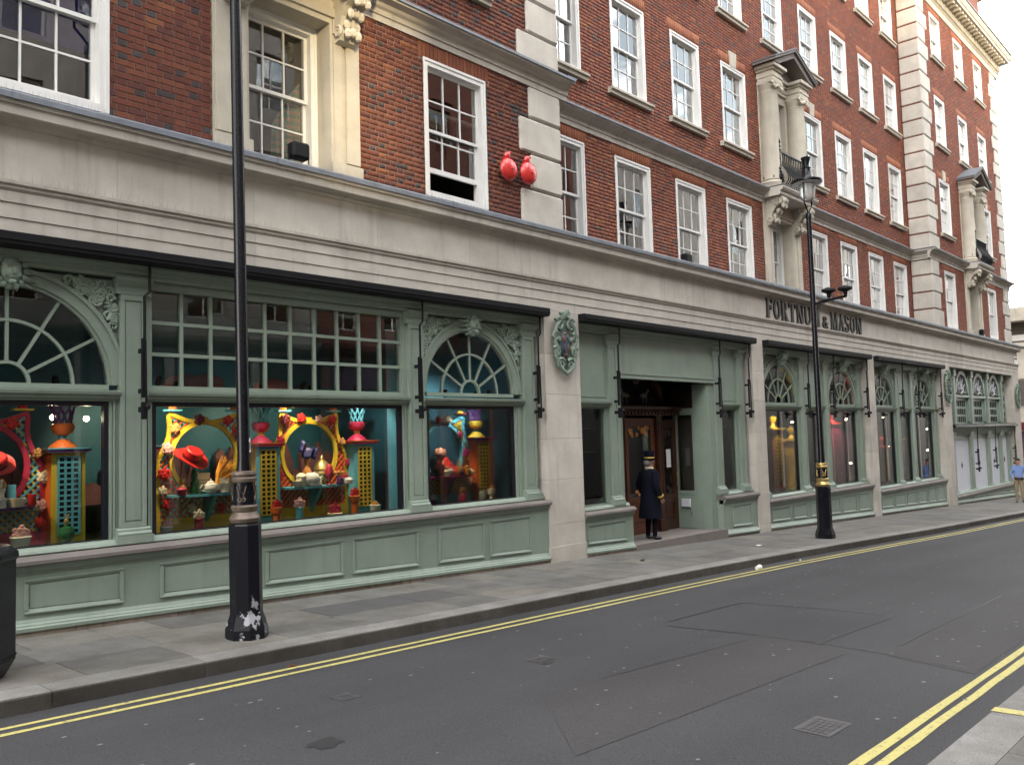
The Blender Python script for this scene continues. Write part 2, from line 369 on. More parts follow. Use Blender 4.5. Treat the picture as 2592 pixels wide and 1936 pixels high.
def bricks_for(x0, x1, z0, z1, openings, lintels, rng):
    out = []
    for cx, w, zt in lintels:
        n = int((w+0.20)/0.078); hw = w/2+0.10
        for i in range(n):
            a = cx-hw+2*hw*i/n; b = cx-hw+2*hw*(i+1)/n
            out.append((a+0.003, b-0.003, zt+0.002, zt+0.298, rng.choice([8, 9, 3, 9, 8, 3])))
    block = [(o[0], o[1], o[2], o[3]) for o in openings]+[(cx-w/2-0.10, cx+w/2+0.10, zt, zt+0.30) for cx, w, zt in lintels]
    n = int((z1-z0)/0.075)
    U = 0.3375
    for c in range(n):
        za = z0+c*0.075+0.006; zb = za+0.0625; zc = (za+zb)/2
        free = [(x0, x1)]
        for a, b, c0, d0 in block:
            if c0 < zc < d0:
                nf = []
                for p, q in free:
                    if b <= p or a >= q: nf.append((p, q)); continue
                    if a > p: nf.append((p, a))
                    if b < q: nf.append((b, q))
                free = nf
        off = (c % 2)*U*0.5+(0.03 if c % 4 == 2 else 0)
        for p, q in free:
            k = math.floor((p-off)/U)-1
            while True:
                s = off+k*U
                if s > q: break
                for a, b, head in ((s, s+0.213, False), (s+0.225, s+0.3255, True)):
                    a2, b2 = max(a, p+0.003), min(b, q-0.003)
                    if b2-a2 > 0.025:
                        u = rng.random()
                        if head and u < 0.22: m = rng.choice([6, 7, 6])
                        elif not head and u < 0.025: m = 6
                        elif u > 0.955: m = 8
                        else: m = rng.choice([0, 1, 2, 3, 4, 5, 0, 1, 4])
                        out.append((a2, b2, za, zb, m))
                k += 1
    return out
def brick_mesh(name, bl, y, mats):
    n = len(bl); A = np.array([b[:4] for b in bl]); M = np.array([b[4] for b in bl], dtype=np.int32)
    d = np.random.RandomState(3).uniform(0.006, 0.011, n)
    V = np.zeros((n, 8, 3)); e = 0.0015
    for k, (i, j, fr) in enumerate(((0, 2, 1), (1, 2, 1), (1, 3, 1), (0, 3, 1), (0, 2, 0), (1, 2, 0), (1, 3, 0), (0, 3, 0))):
        V[:, k, 0] = A[:, i]+(e if (fr and i == 0) else (-e if fr else 0)); V[:, k, 2] = A[:, j]+(e if (fr and j == 2) else (-e if fr else 0)); V[:, k, 1] = y-d if fr else y+0.004
    F = np.array([(0, 1, 2, 3), (4, 5, 1, 0), (5, 6, 2, 1), (6, 7, 3, 2), (7, 4, 0, 3)])
    faces = (F[None]+8*np.arange(n)[:, None, None]).reshape(-1, 4)
    me = bpy.data.meshes.new(name)
    me.vertices.add(n*8); me.vertices.foreach_set('co', V.reshape(-1))
    me.loops.add(faces.size); me.loops.foreach_set('vertex_index', faces.reshape(-1).astype(np.int32))
    me.polygons.add(len(faces)); me.polygons.foreach_set('loop_start', np.arange(0, faces.size, 4, dtype=np.int32)); me.polygons.foreach_set('loop_total', np.full(len(faces), 4, dtype=np.int32))
    for m in mats: me.materials.append(m)
    me.polygons.foreach_set('material_index', np.repeat(M, 5)); me.update(calc_edges=True); me.validate()
    return me
rng = random.Random(11)
def openings_for(xs, yw):
    o = []; l = []
    for cx, z0, z1, w, y, r, k in wins:
        if not any(abs(cx-a) < 0.01 for a in xs): continue
        if k == 'a': continue
        o.append((cx-w/2, cx+w/2, z0, z1)); l.append((cx, w, z1))
    for a, y in AED:
        if any(abs(a-b) < 0.01 for b in xs): o.append((a-1.11, a+1.11, 5.0, 8.1)); o.append((a-1.10, a+1.10, 8.0, 11.35))
    return o, l
RANGES = [(LPX, 0.0, 0.75, 11.95, 11.0), (MX, YM, 11.95, 33.17, 17.8), (RPX, 0.0, 33.17, 44.28, 17.8)]
allb = []
for xs, yw, x0, x1, zt in RANGES:
    o, l = openings_for(xs, yw)
    # quoins and string course cover the wall
    wall_open = [q for q in o]
    part(shell(x0, x1, 5.15, 18.7, yw, wall_open), 'wall', 'upper_mortar' if xs is not LPX else 'mortar', store)
    ob = list(o)+[(x0-1, x1+1, 7.70, 8.02)]
    if xs is not MX: ob += [(x0, x0+0.84, 0, 30), (x1-0.84, x1, 0, 30)]
    bl = bricks_for(x0, x1, 5.16, zt, ob, l, rng)
    if xs is LPX:
        bl.sort(key=lambda b: 0 if (b[0] > 3.96 and b[3] < 7.75 and b[1] < 5.30) else (1 if (7.4 < b[0] and b[3] < 7.75) else 2))
        near, bl = bl[:300], bl[300:]
        cache = {}
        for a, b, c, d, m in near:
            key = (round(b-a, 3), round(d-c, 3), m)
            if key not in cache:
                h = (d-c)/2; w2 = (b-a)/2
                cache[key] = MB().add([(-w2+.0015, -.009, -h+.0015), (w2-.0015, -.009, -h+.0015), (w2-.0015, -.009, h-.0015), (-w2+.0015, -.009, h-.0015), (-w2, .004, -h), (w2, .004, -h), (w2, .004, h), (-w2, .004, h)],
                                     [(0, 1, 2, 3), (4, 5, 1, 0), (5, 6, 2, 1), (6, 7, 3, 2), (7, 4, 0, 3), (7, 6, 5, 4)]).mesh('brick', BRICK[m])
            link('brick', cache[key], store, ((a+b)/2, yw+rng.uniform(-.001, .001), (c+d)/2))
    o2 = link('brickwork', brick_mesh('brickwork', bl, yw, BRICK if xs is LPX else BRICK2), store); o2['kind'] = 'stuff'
part(B(0.75, 11.95, -0.02, 0.3, 11.02, 18.7), 'upper_wall', 'brick_wall', store)
part(B(11.90, 11.95, 0.0, YM, 5.2, 18.7), 'return_wall', 'brick_wall', store)
part(B(33.17, 33.21, 0.0, YM, 5.2, 18.7), 'return_wall', 'brick_wall', store)
part(B(44.25, 44.28, 0.0, 12, 3.0, 18.7), 'return_wall', 'brick_wall', store)
part(B(0.75, 0.78, 0.0, 12, 3.0, 18.7), 'return_wall', 'brick_wall', store)
# rooms behind the windows: back wall, floors, cross walls
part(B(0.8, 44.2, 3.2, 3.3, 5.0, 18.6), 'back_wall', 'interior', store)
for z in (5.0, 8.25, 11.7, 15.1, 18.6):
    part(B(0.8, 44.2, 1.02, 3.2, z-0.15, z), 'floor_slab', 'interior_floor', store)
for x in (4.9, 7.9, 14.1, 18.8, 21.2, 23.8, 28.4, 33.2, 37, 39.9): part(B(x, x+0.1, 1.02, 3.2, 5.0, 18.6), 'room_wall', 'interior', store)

# sash windows
simple('blue_blind', (0.035, 0.02, 0.30), .8, .1, 5)
def check_mat():
    m, t, b = nodes('check_curtain'); g = t.nodes.new('ShaderNodeTexCoord'); mp = t.nodes.new('ShaderNodeMapping'); mp.inputs['Rotation'].default_value = (0, R(45), 0)
    c = t.nodes.new('ShaderNodeTexChecker'); c.inputs['Scale'].default_value = 14; c.inputs['Color1'].default_value = (.08, .20, .15, 1); c.inputs['Color2'].default_value = (.40, .22, .16, 1)
    t.links.new(g.outputs['Object'], mp.inputs[0]); t.links.new(mp.outputs[0], c.inputs['Vector']); t.links.new(c.outputs[0], b.inputs['Base Color'])
check_mat()
wcache = {}
def sash(cx, z0, z1, w, yw, row, kind, near, blind, opened):
    h = z1-z0; key = (round(w, 3), round(h, 3), opened)
    if key not in wcache:
        F = MB(); j = 0.085; hw = w/2
        F.box(-hw, -hw+j, -.014, .20, 0, h); F.box(hw-j, hw, -.014, .20, 0, h); F.box(-hw+j, hw-j, -.014, .20, h-.095, h); F.box(-hw+j, hw-j, -.03, .20, 0, .085)
        F.box(-hw-.012, -hw+.03, -.030, -.014, 0, h+.01); F.box(hw-.03, hw+.012, -.030, -.014, 0, h+.01); F.box(-hw+.03, hw-.03, -.030, -.014, h-.03, h+.01)
        x0, x1 = -hw+j, hw-j; zb, zt = .085, h-.095; zm = zb+(zt-zb)*.5
        def bars(ya, yb, za, zc, lowrail, toprail):
            S = MB(); S.box(x0, x0+.045, ya, yb, za, zc); S.box(x1-.045, x1, ya, yb, za, zc)
            S.box(x0+.045, x1-.045, ya, yb, za, za+lowrail); S.box(x0+.045, x1-.045, ya, yb, zc-toprail, zc)
            gx0, gx1, gz0, gz1 = x0+.045, x1-.045, za+lowrail, zc-toprail; P = []
            for i in (1, 2):
                x = gx0+(gx1-gx0)*i/3; S.box(x-.012, x+.012, ya+.004, yb-.004, gz0, gz1)
            z = (gz0+gz1)/2
            for i in range(3):
                xa = gx0+(gx1-gx0)*i/3+(.012 if i else 0); xb = gx0+(gx1-gx0)*(i+1)/3-(.012 if i < 2 else 0)
                S.box(xa, xb, ya+.004, yb-.004, z-.012, z+.012)
                P += [(xa, xb, gz0, z-.012), (xa, xb, z+.012, gz1)]
            return S, P, (ya+yb)/2
        up = 0.34 if opened else 0.0
        u = bars(.075, .115, zm-.02, zt, .045, .05); l = bars(.120, .160, zb+up, zm+.025+up, .075, .045)
        pm = {}
        for S, P, y in (u, l):
            for a, b, c, d in P:
                k = (round(b-a, 3), round(d-c, 3))
                if k not in pm:
                    q = MB().add([(-(b-a)/2, 0, -(d-c)/2), ((b-a)/2, 0, -(d-c)/2), ((b-a)/2, 0, (d-c)/2), (-(b-a)/2, 0, (d-c)/2)], [(0, 1, 2, 3)]); pm[k] = q.mesh('pane', 'glass_sash')
        wcache[key] = (F.mesh('sash_window', 'white_paint'), u[0].mesh('upper_sash', 'white_paint'), l[0].mesh('lower_sash', 'white_paint'), [(q, u[2]) for q in u[1]]+[(q, l[2]) for q in l[1]], pm)
    fm, um, lm, P, pm = wcache[key]
    o = link('sash_window', fm, store, (cx, yw, z0))
    link('upper_sash', um, o); link('lower_sash', lm, o)
    if near:
        for (a, b, c, d), y in P:
            link('pane', pm[(round(b-a, 3), round(d-c, 3))], o, ((a+b)/2, y, (c+d)/2), (rng.gauss(0, .0035), 0, rng.gauss(0, .0035)))
    else:
        q = MB()
        for (a, b, c, d), y in P:
            t = rng.gauss(0, .004)*(d-c); s = rng.gauss(0, .004)*(b-a)
            q.add([(a, y-t-s, c), (b, y-t+s, c), (b, y+t+s, d), (a, y+t-s, d)], [(0, 1, 2, 3)])
        part(q, 'pane', 'glass_sash', o)
    if blind > 0:
        part(B(-w/2+.09, w/2-.09, .20, .215, h*(1-blind), h-.06), 'blind', 'blind', o)
    if kind == 'w' and row > 0:
        S = MB(); hw = w/2+.17
        S.exx([(0.02, -.13), (-.09, -.13), (-.10, -.06), (-.14, -.05), (-.14, -.005), (0.02, 0.0)], -hw, hw); part(S, 'sill', 'stone_warm', o)
    if kind == 'w' and row == 1 and any(1.9 < abs(cx-a) < 3.3 for a, _ in AED):
        K = MB(); K.exy([(-.14, h+.015), (.14, h+.015), (.19, h+.40), (-.19, h+.40)], -.045, .01); part(K, 'keystone', 'stone_warm', o)
    return o
for cx, z0, z1, w, yw, r, k in wins:
    near = (cx < 12 and r == 0) or (12 < cx < 21 and r < 2) or (cx < 21 and r == 1)
    bl = 0
    if k == 'w':
        if r == 0 and cx > 23: bl = rng.choice([0.5, 0.95, 0.95, .4, .95])
        elif r >= 1 and cx > 23: bl = rng.choice([0, 0, 0.95, 0.5, 0])
        elif cx > 12: bl = rng.choice([0, 0, 0, 0.3])
    o = sash(cx, z0, z1, w, yw, r, k, near, bl, opened=(r == 0 and abs(cx-9.36) < .01))
    if r == 0 and abs(cx-3.33) < .01: part(B(-.57, .57, .24, .25, .72, 1.98), 'roller_blind', 'blue_blind', o)
    if r == 0 and abs(cx-6.345) < .01:
        part(MB().add([(.10, .34, .1), (.50, .22, .1), (.50, .22, 1.35), (.35, .26, 1.15), (.12, .33, .7)], [(0, 1, 2, 3, 4)]), 'patterned_curtain', 'check_curtain', o)

# quoins
QZ = [5.16, 5.865, 6.49, 7.11, 7.685]
QZ2 = [8.03+0.602*i for i in range(17)]
def quoin(side, xc, ztop):
    """side +1: corner at its right end; -1: corner at its left end"""
    for zs, first in ((QZ, True), (QZ2, True)):
        for i in range(len(zs)-1):
            if zs[i+1] > ztop+.2: break
            ln = 1.10 if (i % 2 == 0) == first else 0.84
            a, b = (xc-ln, xc) if side > 0 else (xc, xc+ln)
            d = YM-0.02
            cpart(cbox(a, b, -0.055, d, zs[i]+.016, zs[i+1]-.016, 0.03), 'quoin_block', 'stone_quoin', store)
            if i == 0: pass
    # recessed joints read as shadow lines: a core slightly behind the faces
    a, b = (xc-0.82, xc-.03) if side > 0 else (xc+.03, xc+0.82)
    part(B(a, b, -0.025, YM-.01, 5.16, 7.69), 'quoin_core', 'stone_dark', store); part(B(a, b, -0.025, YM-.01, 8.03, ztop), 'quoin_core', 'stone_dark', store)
quoin(1, 11.95, 17.6); quoin(-1, 33.15, 17.6); quoin(1, 44.30, 17.6); quoin(-1, 0.73, 11.0)

# string course with lead flashing
def string_prof(y): return [(y+.02, 7.685), (y-.035, 7.685), (y-.035, 7.775), (y-.06, 7.785), (y-.06, 7.86), (y-.10, 7.885), (y-.125, 7.93), (y-.20, 7.95), (y-.235, 7.955), (y-.245, 8.01), (y+.02, 8.025)]
def lead_prof(y): return [(y+.02, 8.027), (y-.252, 8.012), (y-.258, 7.985), (y-.266, 7.985), (y-.262, 8.03), (y+.02, 8.055)]
def run(x0, x1, y, step=2.1):
    n = max(1, round((x1-x0)/step))
    for i in range(n):
        a = x0+(x1-x0)*i/n; b = x0+(x1-x0)*(i+1)/n
        part(MB().exx(string_prof(y), a+.001, b-.001), 'string_course_block', 'stone', store)
        part(MB().exx(lead_prof(y), a+.0005, b-.0005), 'lead_flashing', 'lead', store)
run(0.5, 5.21, -0.0); run(7.48, 12.17, -0.0); run(11.95, 21.34, YM); run(23.62, 33.15, YM); run(32.93, 37.31, -0.0); run(39.59, 44.52, -0.0)
for x, s in ((11.95, 1), (33.15, -1), (44.30, 1)):
    p = [(x+s*(-.02), 7.685)]+[(x+s*(-(a)), z) for a, z in string_prof(0)[1:-1]]+[(x+s*(-.02), 8.025)]
    mb = MB(); n = len(p); y0, y1 = -0.24, YM-0.02
    vs = [(q[0], y0-(0), q[1]) for q in p]+[(q[0], y1, q[1]) for q in p]
    # mitre the front end
    for i, q in enumerate(p): vs[i] = (q[0], -(abs(q[0]-x)) if i not in (0, n-1) else 0.0, q[1])
    mb.add(vs, [(i, (i+1) % n, n+(i+1) % n, n+i) for i in range(n)]+[tuple(range(n)), tuple(range(n, 2*n))]); cpart(mb, 'string_course_return', 'stone', store)
    part(MB().box(min(x, x+s*.26), max(x, x+s*.26), -.26, YM-.03, 8.027, 8.05), 'lead_flashing', 'lead', store)

# ground floor entablature, block by block, with its lead covering
ENT = [(0.5, 3.832), (0.0, 3.832), (0.0, 3.985), (-.012, 3.992), (-.012, 4.145), (-.026, 4.152), (-.026, 4.262), (-.034, 4.27), (-.05, 4.29), (-.05, 4.315), (-.075, 4.33), (-.08, 4.368), (-.006, 4.375), (-.006, 4.93),
       (-.03, 4.94), (-.06, 4.985), (-.165, 4.995), (-.185, 5.005), (-.19, 5.10), (-.215, 5.105), (-.225, 5.165), (0.5, 5.19)]
ENTC = [(0.70, 5.191), (-.228, 5.168), (-.236, 5.145), (-.246, 5.145), (-.244, 5.205), (-.236, 5.222), (0.70, 5.245)]
xs = [0.2]; 
while xs[-1] < 45.1: xs.append(xs[-1]+rng.choice([1.7, 1.95, 2.1, 1.85]))
xs[-1] = 45.22
for a, b in zip(xs[:-1], xs[1:]):
    part(MB().exx(ENT, a+.0012, b-.0012), 'entablature_block', 'stone', store)
for i in range(15):
    a, b = 0.0+i*3.03, 0.0+(i+1)*3.03
    mb = MB().exx(ENTC, a+.001, b-.001); mb.exx([(0.3, 5.236), (-.248, 5.206), (-.254, 5.14), (-.238, 5.135), (-.23, 5.235), (0.3, 5.255)], b-.06, b-.002); part(mb, 'lead_flashing', 'lead', store)
# right end returns of the entablature along the side street
for (ya, za, zb, x) in ((-.0, 3.832, 4.93, 45.215), (-.16, 4.93, 5.1, 45.4), (-.22, 5.1, 5.23, 45.44)): part(B(45.0, x, ya+.003, 8, za+.002, zb), 'entablature_return', 'stone', store)

# bird spikes along the ledges
sp = MB()
def spikes(x0, x1, y, z, st=0.075, h=0.10):
    n = int((x1-x0)/st)
    for i in range(n):
        x = x0+i*st+rng.uniform(-.012, .012); l = rng.uniform(-.03, .03); t = 0.0016
        sp.add([(x-t, y, z), (x+t, y, z), (x+l+.001, y-.03, z+h*rng.uniform(.8, 1.1))], [(0, 1, 2)])
spikes(1.5, 12.0, -0.19, 5.22); spikes(1.5, 12.0, -0.12, 5.23); spikes(12, 34, -.16, 5.22, 0.11); spikes(7.5, 12.1, -.19, 8.03); spikes(12, 21, YM-.19, 8.03, .10); spikes(1.5, 19, -0.06, 4.37, 0.09, 0.09)
o = part(sp, 'bird_spikes', 'lead', store); o['kind'] = 'stuff'

# main cornice with modillions, parapet, attic
def main_cornice(x0, x1, y, mods):
    pr = [(y+.1, 17.72), (y-.03, 17.72), (y-.05, 17.80), (y-.05, 17.90), (y-.11, 17.96), (y-.13, 18.06), (y-.18, 18.10), (y-.18, 18.30), (y-.56, 18.33), (y-.56, 18.44), (y-.60, 18.47), (y-.66, 18.60), (y-.67, 18.68), (y+.1, 18.78)]
    part(MB().exx(pr, x0, x1), 'cornice', 'stone_warm', store)
    part(MB().exx([(y+.1, 18.785), (y-.68, 18.69), (y-.69, 18.64), (y-.70, 18.64), (y-.69, 18.71), (y+.1, 18.80)], x0-.01, x1+.01), 'lead_flashing', 'lead', store)
    if mods:
        me = MB().exx([(0, .0), (-.30, .02), (-.33, .08), (-.30, .13), (-.12, .14), (-.05, .03), (0, -.02)][::-1], -.09, .09).mesh('modillion', 'stone_warm'); fixn(me)
        me2 = MB().box(-.045, .045, -.05, 0, 0, .07).mesh('dentil', 'stone_warm')
        n = int((x1-x0)/0.42)
        for i in range(n): link('modillion', me, store, (x0+.25+i*(x1-x0-.4)/n, y-.18, 18.185))
        for i in range(int((x1-x0)/.17)): link('dentil', me2, store, (x0+.1+i*.17, y-.13, 17.985))
main_cornice(33.15-.6, 44.9, 0.0, True)
main_cornice(11.95, 32.5, YM, False); main_cornice(0.1, 11.95+.6, -0.0, False)
part(B(45.0-.15, 44.96, -.66, 9, 18.45, 18.75), 'cornice_return', 'stone_warm', store)
part(B(33.4, 44.0, .35, 8, 18.7, 21.4), 'attic_wall', 'brick_wall', store)
part(MB().exx([(.4, 21.4), (.25, 21.42), (.15, 21.62), (.05, 21.66), (.05, 21.85), (.4, 21.9)], 33.2, 44.35), 'attic_cornice', 'stone_warm', store)
part(B(44.0, 44.35, .4, 8, 21.4, 21.85), 'attic_cornice', 'stone_warm', store)
part(B(0.8, 44.2, 3.3, 11.9, -3.0, 18.6), 'rear_mass', 'brick_wall', store)
part(B(0.8, 44.2, .8, 3.4, 18.6, 18.75), 'roof', 'lead', store)
part(B(0.8, 33.1, 1.2, 11.9, 18.75, 21.5), 'mansard', 'lead', store)

# window surround, balcony and pediment on each stone axis
def spiral(cx, cz, r0, turns, y, rad, sgn=1, a0=0.0, n=22):
    return [(cx+sgn*(r0*(1-.82*i/n))*math.cos(a0+turns*2*PI*i/n), y, cz+(r0*(1-.82*i/n))*math.sin(a0+turns*2*PI*i/n)) for i in range(n+1)], [rad*(1-.45*i/n) for i in range(n+1)]
def console(mb, x, y0, proj, zt, h, w=.30):
    """carved scroll bracket: side profile swept across its width, volutes and a leaf on the front"""
    pr = [(y0, zt), (y0-proj, zt), (y0-proj-.03, zt-.10*h), (y0-proj+.02, zt-.26*h), (y0-proj*.62, zt-.36*h), (y0-proj*.42, zt-.52*h), (y0-proj*.34, zt-.72*h), (y0-proj*.42, zt-.85*h), (y0-proj*.30, zt-.97*h), (y0-proj*.08, zt-h), (y0, zt-.98*h)]
    mb.exx(pr, x-w/2, x+w/2)
    for sx in (-1, 1):
        xx = x+sx*(w/2+.012)
        for cy, cz, r in ((y0-proj*.68, zt-.17*h, .16*h), (y0-proj*.27, zt-.82*h, .11*h)):
            n = 20; pts = [(xx, cy+r*(1-.8*i/n)*math.cos(2*PI*2*i/n), cz+r*(1-.8*i/n)*math.sin(2*PI*2*i/n)) for i in range(n+1)]
            mb.tube(pts, [.030*(1-.4*i/n) for i in range(n+1)], 5)
    for i in range(5):
        zz = zt-h*(.14+.17*i); yy = y0-proj*(1.05, .98, .66, .46, .50)[i]
        for sx in (-1, 0, 1): mb.ball((x+sx*.085, yy-.01, zz-.03*abs(sx)), .055, .05, .075, 6, 4)
BAL = []
def bal_mesh():
    if not BAL: BAL.append(MB().tube([(0, dy, dz) for dy, dz in [(0, 0), (-.09, .06), (-.17, .16), (-.19, .27), (-.13, .42), (-.04, .58), (0, .72), (.0, .95)]], .015, 6).mesh('baluster', 'black_matt'))
    return BAL[0]
def aedicule(xc, yw):
    a = link('window_aedicule', None, store, (xc, yw, 0)); a.empty_display_size = .1
    S = MB()
    for s in (-1, 1):   # outer pilaster strips and inner architrave of the lower window
        x0, x1 = (s*1.10, s*.62) if s < 0 else (s*.62, s*1.10)
        S.box(x0, x1, -.035, .30, 5.16, 7.69)
        xo, xi = s*1.10, s*.62
        S.box(min(s*1.08, s*.86), max(s*1.08, s*.86), -.075, -.035, 5.45, 7.20)
        S.box(min(s*1.11, s*.60), max(s*1.11, s*.60), -.095, -.035, 5.16, 5.42)
        S.box(min(s*.80, s*.66), max(s*.80, s*.66), -.060, -.035, 5.42, 7.42)
    S.box(-.62, .62, -.035, .30, 7.36, 7.69); S.box(-.70, .70, -.075, -.035, 7.44, 7.56); S.box(-1.11, 1.11, -.02, .30, 7.69, 8.0)
    part(S, 'surround', 'stone_warm', a)
    for s in (-1, 1):
        c = MB(); console(c, s*.83, -.035, .46, 7.80, .72); cpart(c, 'console', 'stone_warm', a)
    sl = MB(); sl.exx([(.02, 7.80), (-.50, 7.80), (-.53, 7.83), (-.53, 7.90), (-.58, 7.93), (-.62, 7.99), (-.62, 8.03), (.02, 8.04)], -1.13, 1.13); part(sl, 'balcony_slab', 'stone', a)
    part(B(-1.14, 1.14, -.63, .02, 8.042, 8.06), 'lead_flashing', 'lead', a)
    bk = MB()
    for s in (-1, 1): bk.box(min(s*.5, s*1.10), max(s*.5, s*1.10), -.03, .30, 8.0, 11.3)
    bk.box(-.5, .5, -.03, .30, 10.70, 11.3); part(bk, 'backing', 'stone_warm', a)
    for s in (-1, 1):
        c = MB(); x = s*.83; y = -.20
        c.box(x-.30, x+.30, y-.30, y+.30, 8.06, 8.14); c.lathe([(.30, 8.14), (.32, 8.18), (.30, 8.22), (.265, 8.25), (.285, 8.28), (.262, 8.31), (.262, 9.3), (.235, 10.62), (.25, 10.65), (.235, 10.68)], (x, y, 0), 20)
        part(c, 'column', 'stone_warm', a, True)
        k = MB(); k.lathe([(.235, 10.66), (.25, 10.74), (.29, 10.80), (.30, 10.86)], (x, y, 0), 16); k.box(x-.29, x+.29, y-.29, y+.29, 10.86, 10.93)
        for sx in (-1, 1):
            pts, rr = spiral(x+sx*.24, 10.79, .085, 1.6, y-.27, .032, sx); k.tube(pts, rr, 5)
            k.ball((x+sx*.24, y-.25, 10.79), .05, .05, .05, 6, 4)
        for i in range(5): k.ball((x-.16+.08*i, y-.29, 10.80-.03*abs(i-2)), .036, .04, .05, 6, 4)
        part(k, 'capital', 'stone_warm', a, True)
        e = MB()
        for y0, z0, z1, p in ((0, 10.93, 11.02, .27), (0, 11.02, 11.10, .29), (0, 11.10, 11.19, .26), (0, 11.19, 11.25, .31), (0, 11.25, 11.33, .38)): e.box(x-p, x+p, y-p, .0, z0+.001, z1)
        part(e, 'entablature', 'stone_warm', a)
    e = MB()
    for z0, z1, p in ((10.93, 11.02, .06), (11.02, 11.10, .08), (11.10, 11.19, .05), (11.19, 11.25, .10), (11.25, 11.33, .17)): e.box(-.56, .56, -.03-p, .0, z0+.001, z1)
    part(e, 'entablature', 'stone_warm', a)
    # pediment: raking cornices with lead on top, recessed tympanum
    p = MB(); hw, ze, za = 1.27, 11.33, 11.93
    for s in (-1, 1):
        A = [(s*hw, ze), (0, za), (0, za-.16), (s*(hw-.30), ze)]
        p.exy(A, -.60, .0); A2 = [(s*(hw+.06), ze+.005), (s*(hw+.06), ze+.07), (0, za+.08), (0, za+.002)]; p.exy(A2, -.66, .0)
    p.exy([(-hw+.2, ze), (hw-.2, ze), (0, za-.1)], -.20, .0); cpart(p, 'pediment', 'stone_dark', a)
    q = MB()
    for s in (-1, 1): q.exy([(s*(hw+.08), ze+.075), (s*(hw+.08), ze+.10), (0, za+.115), (0, za+.085)], -.68, .0)
    cpart(q, 'lead_flashing', 'lead', a)
    # iron balcony
    g = MB(); zb, zt = 8.07, 9.02; xr = .86
    def bow(t): return -.10*math.sin(PI*(1-t))**1.0*(1 if t < .62 else .35)+0
    prof = [(0, 0), (-.07, .06), (-.135, .16), (-.15, .27), (-.11, .40), (-.04, .55), (0, .70), (.0, .95)]
    yr = -.44
    for i in range(15):
        x = -xr+.09+(2*xr-.18)*i/14; link('baluster', bal_mesh(), a, (x, yr, zb))
    for s in (-1, 1):
        for j in range(3): link('baluster', bal_mesh(), a, (s*xr, -.06-.14*j, zb), (0, 0, s*PI/2))
    h = MB(); h.box(-xr-.03, xr+.03, yr-.03, yr+.03, zt-.02, zt+.015)
    for s in (-1, 1): h.box(min(s*(xr-.03), s*(xr+.03)), max(s*(xr-.03), s*(xr+.03)), yr+.03, 0, zt-.02, zt+.015)
    h.box(-xr, xr, yr-.012, yr+.012, zb, zb+.03); part(h, 'handrail', 'black_gloss', a)
    for s in (-1, 1):
        n = MB(); x = s*xr; n.lathe([(.02, zb), (.05, zb+.03), (.03, zb+.10), (.09, zb+.22), (.075, zb+.33), (.03, zb+.45), (.045, zb+.55), (.03, zb+.6), (.035, zb+.75), (.025, zb+.95), (.05, zb+.99), (.02, zb+1.03), (.045, zb+1.09), (.02, zb+1.14), (.045, zb+1.2), (.03, zb+1.26), (.008, zb+1.33), (0, zb+1.36)], (x, yr, 0), 10)
        for i in range(5): n.ball((x+.05*s, yr-.09+.02*i, zb+.12+.09*i), .03, .05, .04, 6, 4)
        part(n, 'newel', 'black_gloss', a, True)
    return a
for xc, yw in AED: aedicule(xc, yw)
# the tall window behind each balcony shows above the slab; the lower one sits in the stone surround

